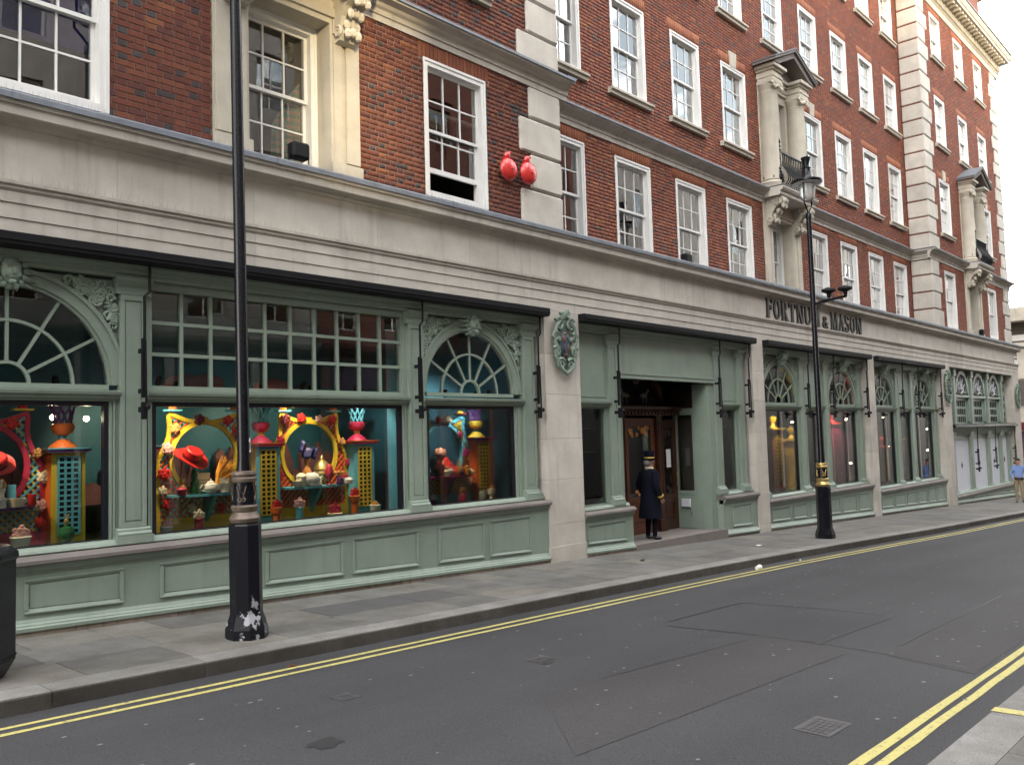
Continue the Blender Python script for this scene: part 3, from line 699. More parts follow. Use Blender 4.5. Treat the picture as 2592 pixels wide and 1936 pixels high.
# sign letters, cut from strokes with serifs
def letter_polys(ch):
    T, t = .165, .07          # thick and thin stroke for a letter one unit high
    def rect(a, b, c, d): return [(a, c), (b, c), (b, d), (a, d)]
    def bar(x0, z0, x1, z1, w): return [(x0, z0), (x0+w, z0), (x1+w, z1), (x1, z1)]
    def ring(cx, rx, z0, z1, th, tn, a0=0, a1=2*PI, n=24):
        cz, rz = (z0+z1)/2, (z1-z0)/2
        return ('band', [(cx+(rx-th)*math.cos(a0+(a1-a0)*i/n), cz+(rz-tn)*math.sin(a0+(a1-a0)*i/n)) for i in range(n+1)], [(cx+rx*math.cos(a0+(a1-a0)*i/n), cz+rz*math.sin(a0+(a1-a0)*i/n)) for i in range(n+1)])
    def stem(x, w=T): return [rect(x, x+w, 0, 1), rect(x-.05, x+w+.05, 0, .05), rect(x-.05, x+w+.05, .95, 1)]
    if ch == 'F': return stem(.05)+[rect(.05, .48, .93, 1), bar(.46, .76, .50, 1, .045), rect(.2, .38, .50, .56), rect(.36, .40, .42, .64)], .55
    if ch == 'O': return [ring(.32, .31, 0, 1, T, t)], .64
    if ch == 'R': return stem(.05)+[ring(.22, .27, .46, 1, T*.85, t, -PI/2, PI/2), bar(.40, 0, .20, .50, T*.95), rect(.36, .66, 0, .05)], .66
    if ch == 'T': return stem(.21)+[rect(0, .59, .93, 1), bar(0, .74, -.02, 1, .05), bar(.56, .74, .58, 1, .045)], .60
    if ch == 'N': return [rect(.08, .08+t, 0, 1), rect(.02, .22, 0, .05), rect(.02, .2, .95, 1), bar(.46, 0, .06, 1, T), rect(.56, .56+t, 0, 1), rect(.48, .70, .95, 1)], .72
    if ch == 'U': return [rect(.07, .07+T, .22, 1), rect(.0, .31, .95, 1), ring(.325, .255, 0, .5, .12, .07, PI, 2*PI), rect(.53, .58, .24, 1), rect(.46, .66, .95, 1)], .66
    if ch == 'M': return [rect(.07, .07+t, 0, 1), rect(.0, .2, 0, .05), bar(.33, 0, .06, 1, T), bar(.36, 0, .60, 1, t), rect(.62, .62+T, 0, 1), rect(.57, .84, 0, .05), rect(.62, .84, .95, 1), rect(.0, .2, .95, 1)], .85
    if ch == 'A': return [bar(.05, 0, .28, 1, t), bar(.45, 0, .26, 1, T), rect(.15, .48, .30, .35), rect(-.02, .17, 0, .05), rect(.40, .68, 0, .05)], .66
    if ch == 'S': return [ring(.26, .23, .46, 1, .12, .08, .35, PI*1.5), ring(.26, .25, 0, .54, .13, .08, -PI+.35, PI/2), bar(.44, .74, .46, 1, .04), bar(.02, 0, .02, .26, .04)], .54
    if ch == '&': return [ring(.26, .17, .52, .92, .07, .06), ring(.25, .23, 0, .56, .10, .06), bar(.50, 0, .12, .62, .10), bar(.42, .30, .52, .44, .06)], .62
    return [], .35
x = 19.80; H = .48; zb = 4.41
text = 'FORTNUM & MASON'
tot = sum((letter_polys(c)[1]+.10) if c != ' ' else .22 for c in text)
kx = (26.06-19.80)/(tot*H)
for c in text:
    if c == ' ': x += .22*H*kx; continue
    ps, w = letter_polys(c); mb = MB()
    hh = H*(.72 if c == '&' else 1)
    for j, pz in enumerate(ps):
        dy = .0015*j
        if pz[0] == 'band': mb.band([(q[0]*H*kx, q[1]*hh) for q in pz[1]], [(q[0]*H*kx, q[1]*hh) for q in pz[2]], -.065-dy, -.02)
        else: mb.exy([(q[0]*H*kx, q[1]*hh) for q in pz], -.065-dy, -.02)
    cpart(mb, 'sign_letter', 'letter_black', store, (x, 0.014, zb))
    x += (w+.10)*H*kx
# ------------------------------------------------------------------ stone piers
PIERS = [(0.52, 1.49), (11.36, 12.33), (18.96, 19.55), (26.42, 26.92), (33.62, 34.64), (44.10, 45.20)]
for pi, (a, b) in enumerate(PIERS):
    zb = zg(b)-.1; z = 3.83; k = 0
    while z > zb+.05:
        h = .76 if k % 2 == 0 else .70
        z2 = max(zb, z-h)
        if z2-zb < .25: z2 = zb
        cpart(cbox(a, b, 0.0, .6, z2+.0015, z-.0015, .004), 'pier_block', 'stone', store); z = z2; k += 1
    if pi in (1, 4, 0): part(B(a-.02, b+.02, -.012, .5, zb, zb+.38), 'pier_plinth', 'stone', store)

# ------------------------------------------------------------------ shopfronts
YG = .10     # glass behind the pilaster face
def panel_frame(mb, x0, x1, z0, z1, y, w=.03, d=.018):
    """raised bolection moulding round a sunk panel"""
    mb.box(x0, x1, y-d, y, z1-w, z1); mb.box(x0, x1, y-d, y, z0, z0+w); mb.box(x0, x0+w, y-d, y, z0+w, z1-w); mb.box(x1-w, x1, y-d, y, z0+w, z1-w)
    mb.box(x0+w, x1-w, y-d*.5, y, z1-w-.012, z1-w); mb.box(x0+w, x1-w, y-d*.5, y, z0+w, z0+w+.012)
def pilaster(par, cx, w, z0, yp, ztop=3.36):
    p = MB(); hw = w/2
    p.box(cx-hw, cx+hw, yp, yp+.14, z0+.17, ztop)
    p.box(cx-hw, cx-hw+.045, yp-.018, yp, z0+.17, ztop); p.box(cx+hw-.045, cx+hw, yp-.018, yp, z0+.17, ztop)
    p.box(cx-hw+.045, cx+hw-.045, yp-.018, yp, ztop-.06, ztop); p.box(cx-hw+.045, cx+hw-.045, yp-.018, yp, z0+.17, z0+.23)
    p.box(cx-hw+.06, cx+hw-.06, yp-.008, yp, z0+.25, ztop-.08)
    o = part(p, 'pilaster', 'green', par)
    b = MB(); b.box(cx-hw-.06, cx+hw+.06, yp-.075, yp+.14, z0, z0+.085); b.exx([(yp+.1, z0+.085), (yp-.06, z0+.085), (yp-.065, z0+.105), (yp-.05, z0+.125), (yp-.03, z0+.13), (yp-.03, z0+.15), (yp-.015, z0+.17), (yp+.1, z0+.17)], cx-hw-.04, cx+hw+.04)
    part(b, 'pilaster_base', 'green', par)
    c = MB(); c.exx([(yp+.1, ztop), (yp-.025, ztop), (yp-.03, ztop+.04), (yp-.02, ztop+.05), (yp-.02, ztop+.085), (yp-.05, ztop+.11), (yp-.085, ztop+.15), (yp-.09, ztop+.185), (yp+.1, ztop+.185)], cx-hw-.05, cx+hw+.05)
    part(c, 'capital', 'green', par)
def head(par, x0, x1, yp, z0=3.545):
    h = MB(); h.exx([(yp+.2, z0), (yp-.02, z0), (yp-.02, z0+.035), (yp-.05, z0+.05), (yp-.05, z0+.09), (yp-.09, z0+.12), (yp-.10, z0+.15), (yp+.2, z0+.15)], x0+.002, x1-.002); part(h, 'architrave', 'green', par)
    a = MB(); a.exx([(.12, 3.69), (-.12, 3.69), (-.15, 3.705), (-.155, 3.82), (-.14, 3.829), (.12, 3.829)], x0+.004, x1-.004)
    a.exx([(-.153, 3.74), (-.165, 3.742), (-.165, 3.757), (-.154, 3.76)], x0+.004, x1-.004); part(a, 'awning_box', 'black_matt', par)
def transom(par, x0, x1, yp, z=2.165):
    t = MB(); t.exx([(yp+.18, z), (yp+.02, z), (yp+.02, z+.02), (yp-.015, z+.03), (yp-.015, z+.055), (yp-.05, z+.07), (yp-.06, z+.10), (yp-.06, z+.115), (yp+.18, z+.125)], x0, x1); part(t, 'transom', 'green', par)
def shop_glass(par, x0, x1, z0, z1, yp, frame=.05, black=True):
    f = MB(); y0, y1 = yp+YG-.045, yp+YG+.03
    f.box(x0, x0+frame, y0, y1, z0, z1); f.box(x1-frame, x1, y0, y1, z0, z1); f.box(x0+frame, x1-frame, y0, y1, z1-frame, z1); f.box(x0+frame, x1-frame, y0, y1, z0, z0+frame)
    part(f, 'window_frame', 'iron_frame' if black else 'green', par)
    part(B(x0+frame-.004, x1-frame+.004, yp+YG-.004, yp+YG+.004, z0+frame-.004, z1-frame+.004), 'shop_pane', 'glass_shop', par)
def casing(par, x0, x1, z0, z1, yp):
    c = MB()
    c.box(x0, x1, yp+.05, yp+.15, z0, z1); n = 3
    for i in range(n):
        a = x0+(x1-x0)*i/n; c.box(a+.006, a+(x1-x0)/n-.006, yp+.05-.012*(1+i % 2), yp+.05, z0, z1)
    part(c, 'casing', 'green', par)
def fanlight(par, cx, R0, zs, yp, xl, xr, ztop, carve_it=True, seed=1):
    """half-round light with radial bars, moulded archivolt and carved spandrels"""
    N = 36
    A = MB()
    for r0, r1, y0 in ((R0, R0+.035, yp+.055), (R0+.035, R0+.145, yp+.035), (R0+.145, R0+.185, yp+.015)):
        A.band(arc(cx, zs, r0, 0, PI, N), arc(cx, zs, r1, 0, PI, N), y0, yp+.15)
    A.box(cx-R0, cx+R0, yp+.04, yp+.15, zs-.055, zs)
    o = part(A, 'arch', 'green', par); fixn(o.data)
    Ro = R0+.18; P = MB()
    pts = arc(cx, zs, Ro, 0, PI, N)
    for i in range(N):
        (xa, za), (xb, zb) = pts[i], pts[i+1]
        P.add([(xa, yp+.07, za), (xb, yp+.07, zb), (xb, yp+.07, ztop), (xa, yp+.07, ztop)], [(0, 1, 2, 3)])
    if xr > cx+Ro: P.add([(cx+Ro, yp+.07, zs-.05), (xr, yp+.07, zs-.05), (xr, yp+.07, ztop), (cx+Ro, yp+.07, ztop)], [(0, 1, 2, 3)])
    if xl < cx-Ro: P.add([(cx-Ro, yp+.07, zs-.05), (xl, yp+.07, zs-.05), (xl, yp+.07, ztop), (cx-Ro, yp+.07, ztop)], [(3, 2, 1, 0)])
    o = part(P, 'spandrel', 'green', par); fixn(o.data)
    G = MB(); b = .016; rh, rm = .21*R0, .64*R0
    for k in range(1, 6):
        t = PI*k/6; d = Vector((math.cos(t), 0, math.sin(t))); n = Vector((-d.z, 0, d.x))*b
        p0 = Vector((cx, 0, zs))+d*rh; p1 = Vector((cx, 0, zs))+d*R0
        G.exy([(p0.x-n.x, p0.z-n.z), (p1.x-n.x, p1.z-n.z), (p1.x+n.x, p1.z+n.z), (p0.x+n.x, p0.z+n.z)], yp+.075, yp+.115)
    for r in (rh, rm): G.band(arc(cx, zs, r-b, 0, PI, 24), arc(cx, zs, r+b, 0, PI, 24), yp+.07, yp+.12)
    o = part(G, 'glazing_bar', 'green', par); fixn(o.data)
    y = yp+.10
    for ra, rb in ((rh+b, rm-b), (rm+b, R0)):
        for k in range(6):
            i0 = arc(cx, zs, ra, PI*k/6+.01, PI*(k+1)/6-.01, 5); i1 = arc(cx, zs, rb, PI*k/6+.01, PI*(k+1)/6-.01, 5)
            q = MB()
            for j in range(5): q.add([(i0[j][0], y, i0[j][1]), (i1[j][0], y, i1[j][1]), (i1[j+1][0], y, i1[j+1][1]), (i0[j+1][0], y, i0[j+1][1])], [(0, 1, 2, 3)])
            part(q, 'pane', 'glass_shop', par)
    if carve_it:
        rg = random.Random(seed)
        for s in (-1, 1):
            C = MB(); lim = xr if s > 0 else xl
            for row in range(230):
                u = rg.random(); v = rg.random()
                x = cx+s*(R0*.28+(abs(lim-cx)-R0*.28)*u); z = zs+.10+(ztop-zs-.12)*v
                if math.hypot(x-cx, z-zs) < Ro+.05 or abs(x-cx) > abs(lim-cx)-.05 or z > ztop-.05: continue
                r = rg.uniform(.04, .075)
                pts, rr = spiral(x, z, r, rg.choice([1.2, 1.5]), yp+.045-rg.uniform(0, .02), .020, s*rg.choice([1, -1]), rg.uniform(0, 6.28), 14); C.tube(pts, rr, 5)
                if rg.random() < .7: C.ball((x+rg.uniform(-.05, .05), yp+.04, z+rg.uniform(-.05, .05)), .038, .035, .022, 6, 4)
            for i in range(6):
                t = .25+.05*i; z = ztop-.30-(ztop-zs-.45)*i/5
                x = lim-s*(.05)
                if math.hypot(x-cx, z-zs) > Ro+.03: C.ball((x, yp+.045, z), .032, .03, .05, 6, 4)
            if C.v: part(C, 'spandrel_carving', 'green_carved', par, True)
        M = MB(); zc = zs+R0+.13; yy = yp-.02     # keystone mask: face framed by rays of hair and feathers
        M.ball((cx, yy, zc), .105, .10, .145, 12, 8); M.ball((cx, yy-.095, zc-.02), .020, .035, .04, 6, 5); M.ball((cx, yy-.075, zc-.075), .035, .02, .012, 6, 4); M.ball((cx, yy-.06, zc-.125), .04, .04, .03, 6, 4)
        for s in (-1, 1): M.ball((cx+s*.042, yy-.082, zc+.022), .020, .014, .011, 6, 4); M.ball((cx+s*.042, yy-.085, zc+.047), .032, .012, .009, 6, 4); M.ball((cx+s*.055, yy-.06, zc-.045), .034, .03, .035, 6, 4)
        for k in range(15):
            t = PI*2*k/15; ca, sa = math.cos(t), math.sin(t)
            M.ball((cx+ca*.135, yy+.01, zc+sa*.165), .045, .05, .04, 6, 4); M.tube([(cx+ca*.15, yy+.02, zc+sa*.17), (cx+ca*(.23 if abs(ca) < .5 else .30), yy+.035, zc+sa*.21)], [.032, .008], 5)
        part(M, 'keystone_mask', 'green_carved', par, True)
def stallriser(par, x0, x1, zs, panels, y=.03):
    za, zb = zg(x0)+.055, zg(x1)+.055
    m = MB(); m.slope(x0, x1, y, y+.25, za, zb, zs-.10, zs-.10)
    # base moulding follows the slope
    m.exs([(y+.05, 0), (y-.05, 0), (y-.052, .035), (y-.036, .05), (y-.036, .06), (y-.018, .082), (y-.016, .09), (y-.001, .115), (y+.05, .116)], x0, x1, za, zb)
    m.exx([(y+.1, zs-.19), (y-.01, zs-.19), (y-.012, zs-.17), (y-.03, zs-.16), (y-.045, zs-.125), (y-.055, zs-.10), (y+.1, zs-.10)], x0, x1); part(m, 'stall_riser', 'green', par)
    for a, b in panels:
        p = MB(); fr = lambda x: zg(x)+.055
        z1 = zs-.245; za_, zb_ = fr(a)+.17, fr(b)+.17; w = .035; d = .022; yy = y
        p.exx([(yy, z1-w-.012), (yy-d*.5, z1-w), (yy-d, z1-.012), (yy-d, z1), (yy, z1)], a, b); p.exs([(yy, 0), (yy-d, 0), (yy-d, .012), (yy-.006, w+.006), (yy, w+.012)], a, b, za_, zb_)
        p.slope(a, a+w, yy-d, yy, za_+w, za_+w, z1-w, z1-w); p.slope(b-w, b, yy-d, yy, zb_+w, zb_+w, z1-w, z1-w)
        p.slope(a+.055, b-.055, yy-.006, yy, za_+.055, zb_+.055, z1-.055, z1-.055)
        part(p, 'panel', 'green', par)
    part(MB().exx([(y+.22, zs-.10), (y-.075, zs-.10), (y-.085, zs-.09), (y-.085, zs-.055), (y-.04, zs-.02), (y+.22, zs-.012)], x0-.01, x1+.01), 'stone_sill', 'stone_dark', par)
    part(MB().exx([(y+.22, zs-.012), (y+.07, zs-.012), (y+.055, zs+.0), (y+.07, zs+.03), (y+.095, zs+.055), (y+.22, zs+.06)], x0, x1), 'window_rail', 'green', par)
    n = max(1, int((x1-x0)/1.05))
    for i in range(n):
        a = x0+(x1-x0)*i/n; b = x0+(x1-x0)*(i+1)/n
        part(MB().slope(a+.004, b-.004, y-.03+rng.uniform(-.006, .006), y+.2, zg(a)-.12, zg(b)-.12, za+(zb-za)*i/n-.001, za+(zb-za)*(i+1)/n-.001), 'plinth_stone', 'plinth_stone', par)
def awning_arm(par, x, ztop=3.70, y=-.02):
    a = MB(); a.tube([(x+.04, y, ztop), (x+.04, y, ztop-.31), (x-.02, y, ztop-.37), (x-.02, y, ztop-.86)], .017, 6)
    a.box(x-.045, x-.012, y+.0, y+.035, ztop-1.50, ztop-.84); a.box(x-.05, x-.03, y-.02, y, ztop-.98, ztop-.84); a.box(x-.04, x-.02, y+.035, y+.12, ztop-1.0, ztop-.95); a.box(x-.04, x-.02, y+.035, y+.12, ztop-1.45, ztop-1.40)
    a.tube([(x-.02, y-.02, ztop-.86), (x-.01, y-.02, ztop-1.55)], .014, 5); a.box(x-.05, x-.0, y-.03, y+.03, ztop-1.74, ztop-1.55); a.box(x-.04, x-.01, y+.03, y+.12, ztop-1.66, ztop-1.6); a.ball((x-.01, y-.06, ztop-1.60), .03, .03, .04, 6, 4)
    part(a, 'awning_arm', 'black_matt', par)
def case(par, x0, x1, zf, yg, depth=2.3, back='teal', floor='turf', ztop=3.52, sides='deep_teal'):
    c = MB(); c.box(x0, x1, yg+depth, yg+depth+.04, zf-.06, ztop, back); c.box(x0, x1, yg+.04, yg+depth, zf-.06, zf, floor); c.box(x0, x1, yg+.04, yg+depth, ztop, ztop+.04, 'interior')
    c.box(x0, x0+.03, yg+.06, yg+depth, zf, ztop, sides); c.box(x1-.03, x1, yg+.06, yg+depth, zf, ztop, sides); part(c, 'display_case', None, par)

simple('dusky_pink', (.20, .075, .075), .8, .2, 6)
# --- bay 1: two arched lights either side of a wide square-paned light
YP = .15
bay = link('shopfront', None, store, (0, 0, 0)); bay1 = bay
head(bay, 1.49, 11.36, YP)
for cx in (1.80, 4.345, 8.555, 11.09): pilaster(bay, cx, .29, .60, YP)
for a, b in ((1.95, 2.07), (4.10, 4.20), (4.49, 4.585), (8.315, 8.41), (8.70, 8.79), (10.75, 10.945)): casing(bay, a, b, .62, 2.165, YP)
for a, b in ((1.95, 4.20), (4.50, 8.41), (8.70, 10.94)): transom(bay, a, b, YP)
shop_glass(bay, 2.07, 4.10, .62, 2.165, YP); shop_glass(bay, 4.585, 8.315, .62, 2.165, YP); shop_glass(bay, 8.79, 10.75, .62, 2.165, YP)
fanlight(bay, 3.085, 1.01, 2.345, YP, 1.96, 4.20, 3.52, True, 3); fanlight(bay, 9.77, .97, 2.365, YP, 8.71, 10.93, 3.52, True, 5)
g = MB(); gx0, gx1, gz0, gz1 = 4.58, 8.32, 2.35, 3.45; bw = .021
g.box(4.50, gx0, YP+.04, YP+.15, 2.29, 3.545); g.box(gx1, 8.41, YP+.04, YP+.15, 2.29, 3.545); g.box(gx0, gx1, YP+.04, YP+.15, 2.29, gz0); g.box(gx0, gx1, YP+.04, YP+.15, gz1, 3.545)
part(g, 'light_frame', 'green', bay)
g = MB()
for i in range(1, 10):
    x = gx0+(gx1-gx0)*i/10; g.box(x-bw, x+bw, YP+.07, YP+.12, gz0, gz1)
for j in (1, 2):
    z = gz0+(gz1-gz0)*j/3
    for i in range(10):
        g.box(gx0+(gx1-gx0)*i/10+(bw if i else 0), gx0+(gx1-gx0)*(i+1)/10-(bw if i < 9 else 0), YP+.072, YP+.118, z-bw, z+bw)
part(g, 'glazing_bar', 'green', bay)
pm = B(-.165, .165, -.002, .002, -.16, .16).mesh('pane', 'glass_shop')
for i in range(10):
    for j in range(3): link('pane', pm, bay, (gx0+(gx1-gx0)*(i+.5)/10, YP+.10, gz0+(gz1-gz0)*(j+.5)/3), (rng.gauss(0, .002), 0, rng.gauss(0, .002)))
stallriser(bay, 1.49, 11.36, .60, [(1.62, 2.95), (3.197, 4.18), (4.591, 5.72), (5.923, 7.094), (7.245, 8.419), (8.813, 9.783), (9.911, 10.889)])
for x in (1.75, 4.42, 8.52, 11.19): awning_arm(bay, x)
case(bay, 1.60, 8.60, .61, YP+YG, 1.75, 'teal', 'turf', 3.52, 'teal'); case(bay, 8.66, 11.25, .61, YP+YG, 1.75, 'sky_teal', 'turf', 3.52, 'sky_teal')
for x in (4.20, 8.38): part(B(x, x+.05, .30, .62, .61, 3.4), 'case_board', 'cyan', bay)
part(B(8.62, 8.66, .30, .66, .61, 2.6), 'case_board', 'deep_teal', bay)
# painted skyline cut-outs on the back of the case
rg = random.Random(4)
for x0, x1 in ((1.7, 4.3), (4.5, 8.5)):
    x = x0
    while x < x1-.15:
        w = rg.uniform(.10, .26); h = rg.uniform(.5, .9); sk = MB(); sk.exy([(x, .62), (x+w, .62), (x+w, .62+h), (x+w*.5, .62+h+rg.uniform(.05, .35)), (x, .62+h)], 1.90-rg.uniform(0, .03), 1.96); part(sk, 'skyline_cutout', 'dusky_pink', bay); x += w*.9
part(B(8.6, 11.2, 1.88, 1.93, .62, 1.12), 'hedge_cutout', 'hedge', bay); part(B(4.5, 8.5, 1.82, 1.86, .62, .95), 'hedge_cutout', 'hedge', bay)
for cx, cz, r in ((5.9, 2.5, .35), (6.2, 2.55, .28), (7.3, 2.45, .4), (9.6, 2.5, .32), (9.9, 2.45, .25), (3.2, 2.6, .3)): part(MB().ball((cx, 1.93, cz), r, .03, r*.45, 12, 6), 'cloud_cutout', 'dusky_pink', bay, True)

# --- bay 2: the entrance
bay = link('shopfront', None, store, (0, 0, 0))
head(bay, 12.33, 18.96, YP)
for cx, z0 in ((13.53, .33), (17.52, .28), (18.62, .28)): pilaster(bay, cx, .26, z0, YP)
part(B(13.66, 13.84, YP+.03, .62, -.45, 2.73), 'door_jamb', 'green', bay); part(B(17.10, 17.39, YP+.03, YP+.40, -.52, 2.73), 'door_jamb', 'green', bay)
mb = MB(); panel_frame(mb, 17.14, 17.36, .5, 2.6, YP+.03, .02, .012); part(mb, 'jamb_panel', 'green', bay); mb = MB(); panel_frame(mb, 13.70, 13.82, .5, 2.6, YP+.03, .015, .012); part(mb, 'jamb_panel', 'green', bay)
fs = MB(); fs.box(13.66, 17.39, YP+.01, YP+.12, 2.85, 3.545); fs.exx([(YP+.12, 2.735), (YP-.02, 2.735), (YP-.02, 2.80), (YP-.035, 2.815), (YP-.035, 2.85), (YP+.12, 2.85)], 13.66, 17.39); part(fs, 'fascia', 'green', bay)
for a, b, cx in ((12.40, 13.40, 0), (17.65, 18.49, 0)):
    zs = .33 if a < 15 else .28
    p = MB(); p.box(a-.06, b+.02, YP+.05, YP+.13, 2.29, 3.545); panel_frame(p, a+.04, b-.06, 2.36, 3.48, YP+.05, .02, .012); part(p, 'upper_panel', 'green', bay)
    transom(bay, a-.06, b+.02, YP); shop_glass(bay, a-.06, b-.06, zs+.03, 2.165, YP, .02, False)
casing(bay, 13.30, 13.40, .35, 2.165, YP); casing(bay, 18.40, 18.49, .30, 2.165, YP)
stallriser(bay, 12.33, 13.86, .30, [(12.42, 13.62)]); stallriser(bay, 17.36, 18.96, .25, [(17.75, 18.66)])
for x in (13.52, 17.38, 18.77): awning_arm(bay, x)
case(bay, 12.34, 13.62, .31, YP+YG, 1.2, 'plum', 'wood_dark', 2.3, 'wood_dark'); case(bay, 17.42, 18.95, .28, YP+YG, 1.3, 'interior', 'wood_dark', 2.3, 'interior')
# lobby
lb = MB(); lb.box(13.62, 17.45, .62+.9, .62+1.0, -.6, 3.2, 'wood_dark'); lb.box(13.62, 17.45, .2, 1.6, 2.86, 2.9, 'wood_dark'); lb.box(13.62, 13.66, .62, 1.6, -.6, 2.9, 'wood_dark'); part(lb, 'lobby', None, bay)
st = MB(); st.slope(13.86, 17.40, -.035, 1.5, -.9, -.9, -.445, -.475); part(st, 'door_step', 'stone_dark', bay)
# right side wall of the lobby: green framing round a display window
sw = MB(); sw.box(17.12, 17.16, .55, .60, -.45, 2.2); sw.box(17.10, 17.16, .55, 1.06, -.46, .28); sw.box(17.10, 17.16, .55, 1.06, 2.05, 2.2); sw.box(17.09, 17.17, .98, 1.08, -.46, 2.2); sw.box(17.08, 17.16, .50, 1.08, .28, .36)
part(sw, 'lobby_side', 'green', bay); part(B(17.13, 17.134, .6, .98, .36, 2.05), 'shop_pane', 'glass_shop', bay)
part(B(17.11, 17.16, .5, 1.1, 2.2, 2.9), 'lobby_side', 'wood_dark', bay)
# doors
YD = .98
def door(name, x0, x1, z0, z1, y, mat, glass=True):
    d = MB(); w = .15; d.box(x0, x0+w, y, y+.06, z0, z1); d.box(x1-w, x1, y, y+.06, z0, z1); d.box(x0+w, x1-w, y, y+.06, z1-.17, z1); d.box(x0+w, x1-w, y, y+.06, z0, z0+.22); zm = z0+.78; d.box(x0+w, x1-w, y, y+.06, zm-.10, zm)
    d.box(x0+w, x1-w, y+.02, y+.05, z0+.22, zm-.10); panel_frame(d, x0+w+.02, x1-w-.02, z0+.26, zm-.14, y+.02, .03, .02)
    o = part(d, name, mat, bay)
    c = MB(); cx = (x0+x1)/2
    rr = random.Random(int(x0*10))
    for i in range(14):
        pts, ra = spiral(x0+w+.05+(x1-x0-2*w-.1)*rr.random(), z1-.20-.16*rr.random(), .05, 1.4, y+.01, .013, rr.choice([-1, 1]), rr.random()*6, 12); c.tube(pts, ra, 5)
    for i in range(8):
        pts, ra = spiral(x0+w+.04+(x1-x0-2*w-.08)*rr.random(), zm+.03+.12*rr.random(), .045, 1.3, y+.01, .013, rr.choice([-1, 1]), rr.random()*6, 12); c.tube(pts, ra, 5)
    part(c, 'carving', 'wood_dark' if mat == 'wood' else 'copper', o, True)
    part(B(x0+w, x1-w, y+.03, y+.034, zm, z1-.17), 'door_pane', 'glass_shop', o)
    h = MB(); h.tube([(x1-.07, y-.04, z0+.95), (x1-.07, y-.06, z0+1.1), (x1-.07, y-.04, z0+1.25)], .012, 6); part(h, 'handle', 'gold', o)
    return o
door('door', 15.02, 16.18, -.47, 1.99, YD, 'wood_light'); door('door', 16.42, 17.08, -.47, 1.95, YD+.02, 'wood')
ws = MB()
for a, b in ((13.70, 13.95), (14.80, 15.0), (16.20, 16.40)):
    ws.box(a, b, YD-.06, YD+.10, -.47, 2.05); panel_frame(ws, a+.03, b-.03, .2, 1.95, YD-.06, .02, .015)
    ws.box(a-.03, b+.03, YD-.09, YD+.1, -.47, -.2)
ws.exx([(YD+.1, 2.05), (YD-.10, 2.05), (YD-.10, 2.13), (YD-.16, 2.18), (YD-.16, 2.24), (YD+.1, 2.25)], 13.70, 17.08)
for i in range(26): ws.box(13.75+i*.128, 13.80+i*.128, YD-.14, YD-.10, 2.07, 2.12)
part(ws, 'door_surround', 'wood', bay)
part(B(13.95, 14.80, YD, YD+.05, -.47, 2.05), 'door_screen', 'wood_dark', bay)
pd = MB(); pd.band(arc(15.4, 2.0, 1.0, .5, PI-.5, 20), arc(15.4, 2.0, 1.12, .5, PI-.5, 20), YD-.12, YD, )
pd.ball((15.4, YD-.1, 2.80), .12, .05, .10, 8, 5)
part(pd, 'door_pediment', 'wood', bay)
for s in (-1, 1):
    hs = MB(); x = 15.4+s*.35; hs.ball((x, YD-.05, 2.48), .11, .03, .05, 8, 5); hs.tube([(x+s*.08, YD-.05, 2.50), (x+s*.15, YD-.05, 2.60), (x+s*.20, YD-.05, 2.57)], [.035, .028, .016], 6)
    for dx in (-.07, .07): hs.tube([(x+dx, YD-.05, 2.47), (x+dx+s*.03, YD-.05, 2.38), (x+dx, YD-.05, 2.30)], [.018, .012, .010], 5)
    hs.tube([(x-s*.10, YD-.05, 2.49), (x-s*.16, YD-.05, 2.42)], [.015, .006], 5)
    part(hs, 'horse_relief', 'stone_dark', bay, True)

# --- bays 3 and 4: paired arched lights
def paired_bay(x0, x1, zs, c1, c2, R0, panels):
    bay = link('shopfront', None, store, (0, 0, 0)); yp = .20; m = (c1+c2)/2; ya = yp
    head(bay, x0, x1, yp)
    e1, e2 = c1+R0+.02, c2-R0-.02
    pw = .34; lo, hi = e1+.10, e2-.10
    for cx in (c1-R0-.22, lo+pw/2, hi-pw/2, c2+R0+.26): pilaster(bay, cx, .32, zs, yp)
    for a, b in ((x0+.01, c1-R0-.36), (c1-R0-.10, c1-R0-.01), (e1-.01, lo), (hi, e2+.01), (c2+R0+.01, c2+R0+.12), (c2+R0+.42, x1-.01)):
        if b > a+.02: casing(bay, a, b, zs+.06, 2.165, yp)
    transom(bay, x0+.01, lo+.02, yp); transom(bay, hi-.02, x1-.01, yp); transom(bay, lo+pw, hi-pw, yp)
    for a, b in ((c1-R0-.01, e1), (lo+pw, hi-pw), (e2, c2+R0+.01)): shop_glass(bay, a, b, zs+.05, 2.165, yp, .03)
    pn = MB(); pn.box(lo+pw-.02, hi-pw+.02, yp+.05, yp+.13, 2.29, 3.545); panel_frame(pn, lo+pw+.03, hi-pw-.03, 2.36, 3.48, yp+.05, .02, .012); part(pn, 'upper_panel', 'green', bay)
    fanlight(bay, c1, R0, 2.35, yp, x0+.02, lo, 3.52, True, 8); fanlight(bay, c2, R0, 2.35, yp, hi, x1-.02, 3.52, True, 9)
    for c, sx in ((c1, 1), (c2, 1)):   # heavy scrolled keystones
        k = MB(); console(k, c, yp+.03, .16, 3.60, .26, .22); cpart(k, 'keystone', 'green_carved', bay)
    stallriser(bay, x0, x1, zs, panels, .06)
    for x in (lo+.12, hi-.12, x1-.16): awning_arm(bay, x)
    case(bay, x0+.05, x1-.05, zs+.02, yp+YG, 2.3, 'deep_teal', 'turf', 3.52, 'plum')
    return bay
paired_bay(19.55, 26.42, .02, 20.90, 24.92, .94, [(19.75, 20.75), (20.95, 21.75), (22.0, 22.8), (23.0, 23.9), (24.1, 25.1), (25.3, 26.2)])
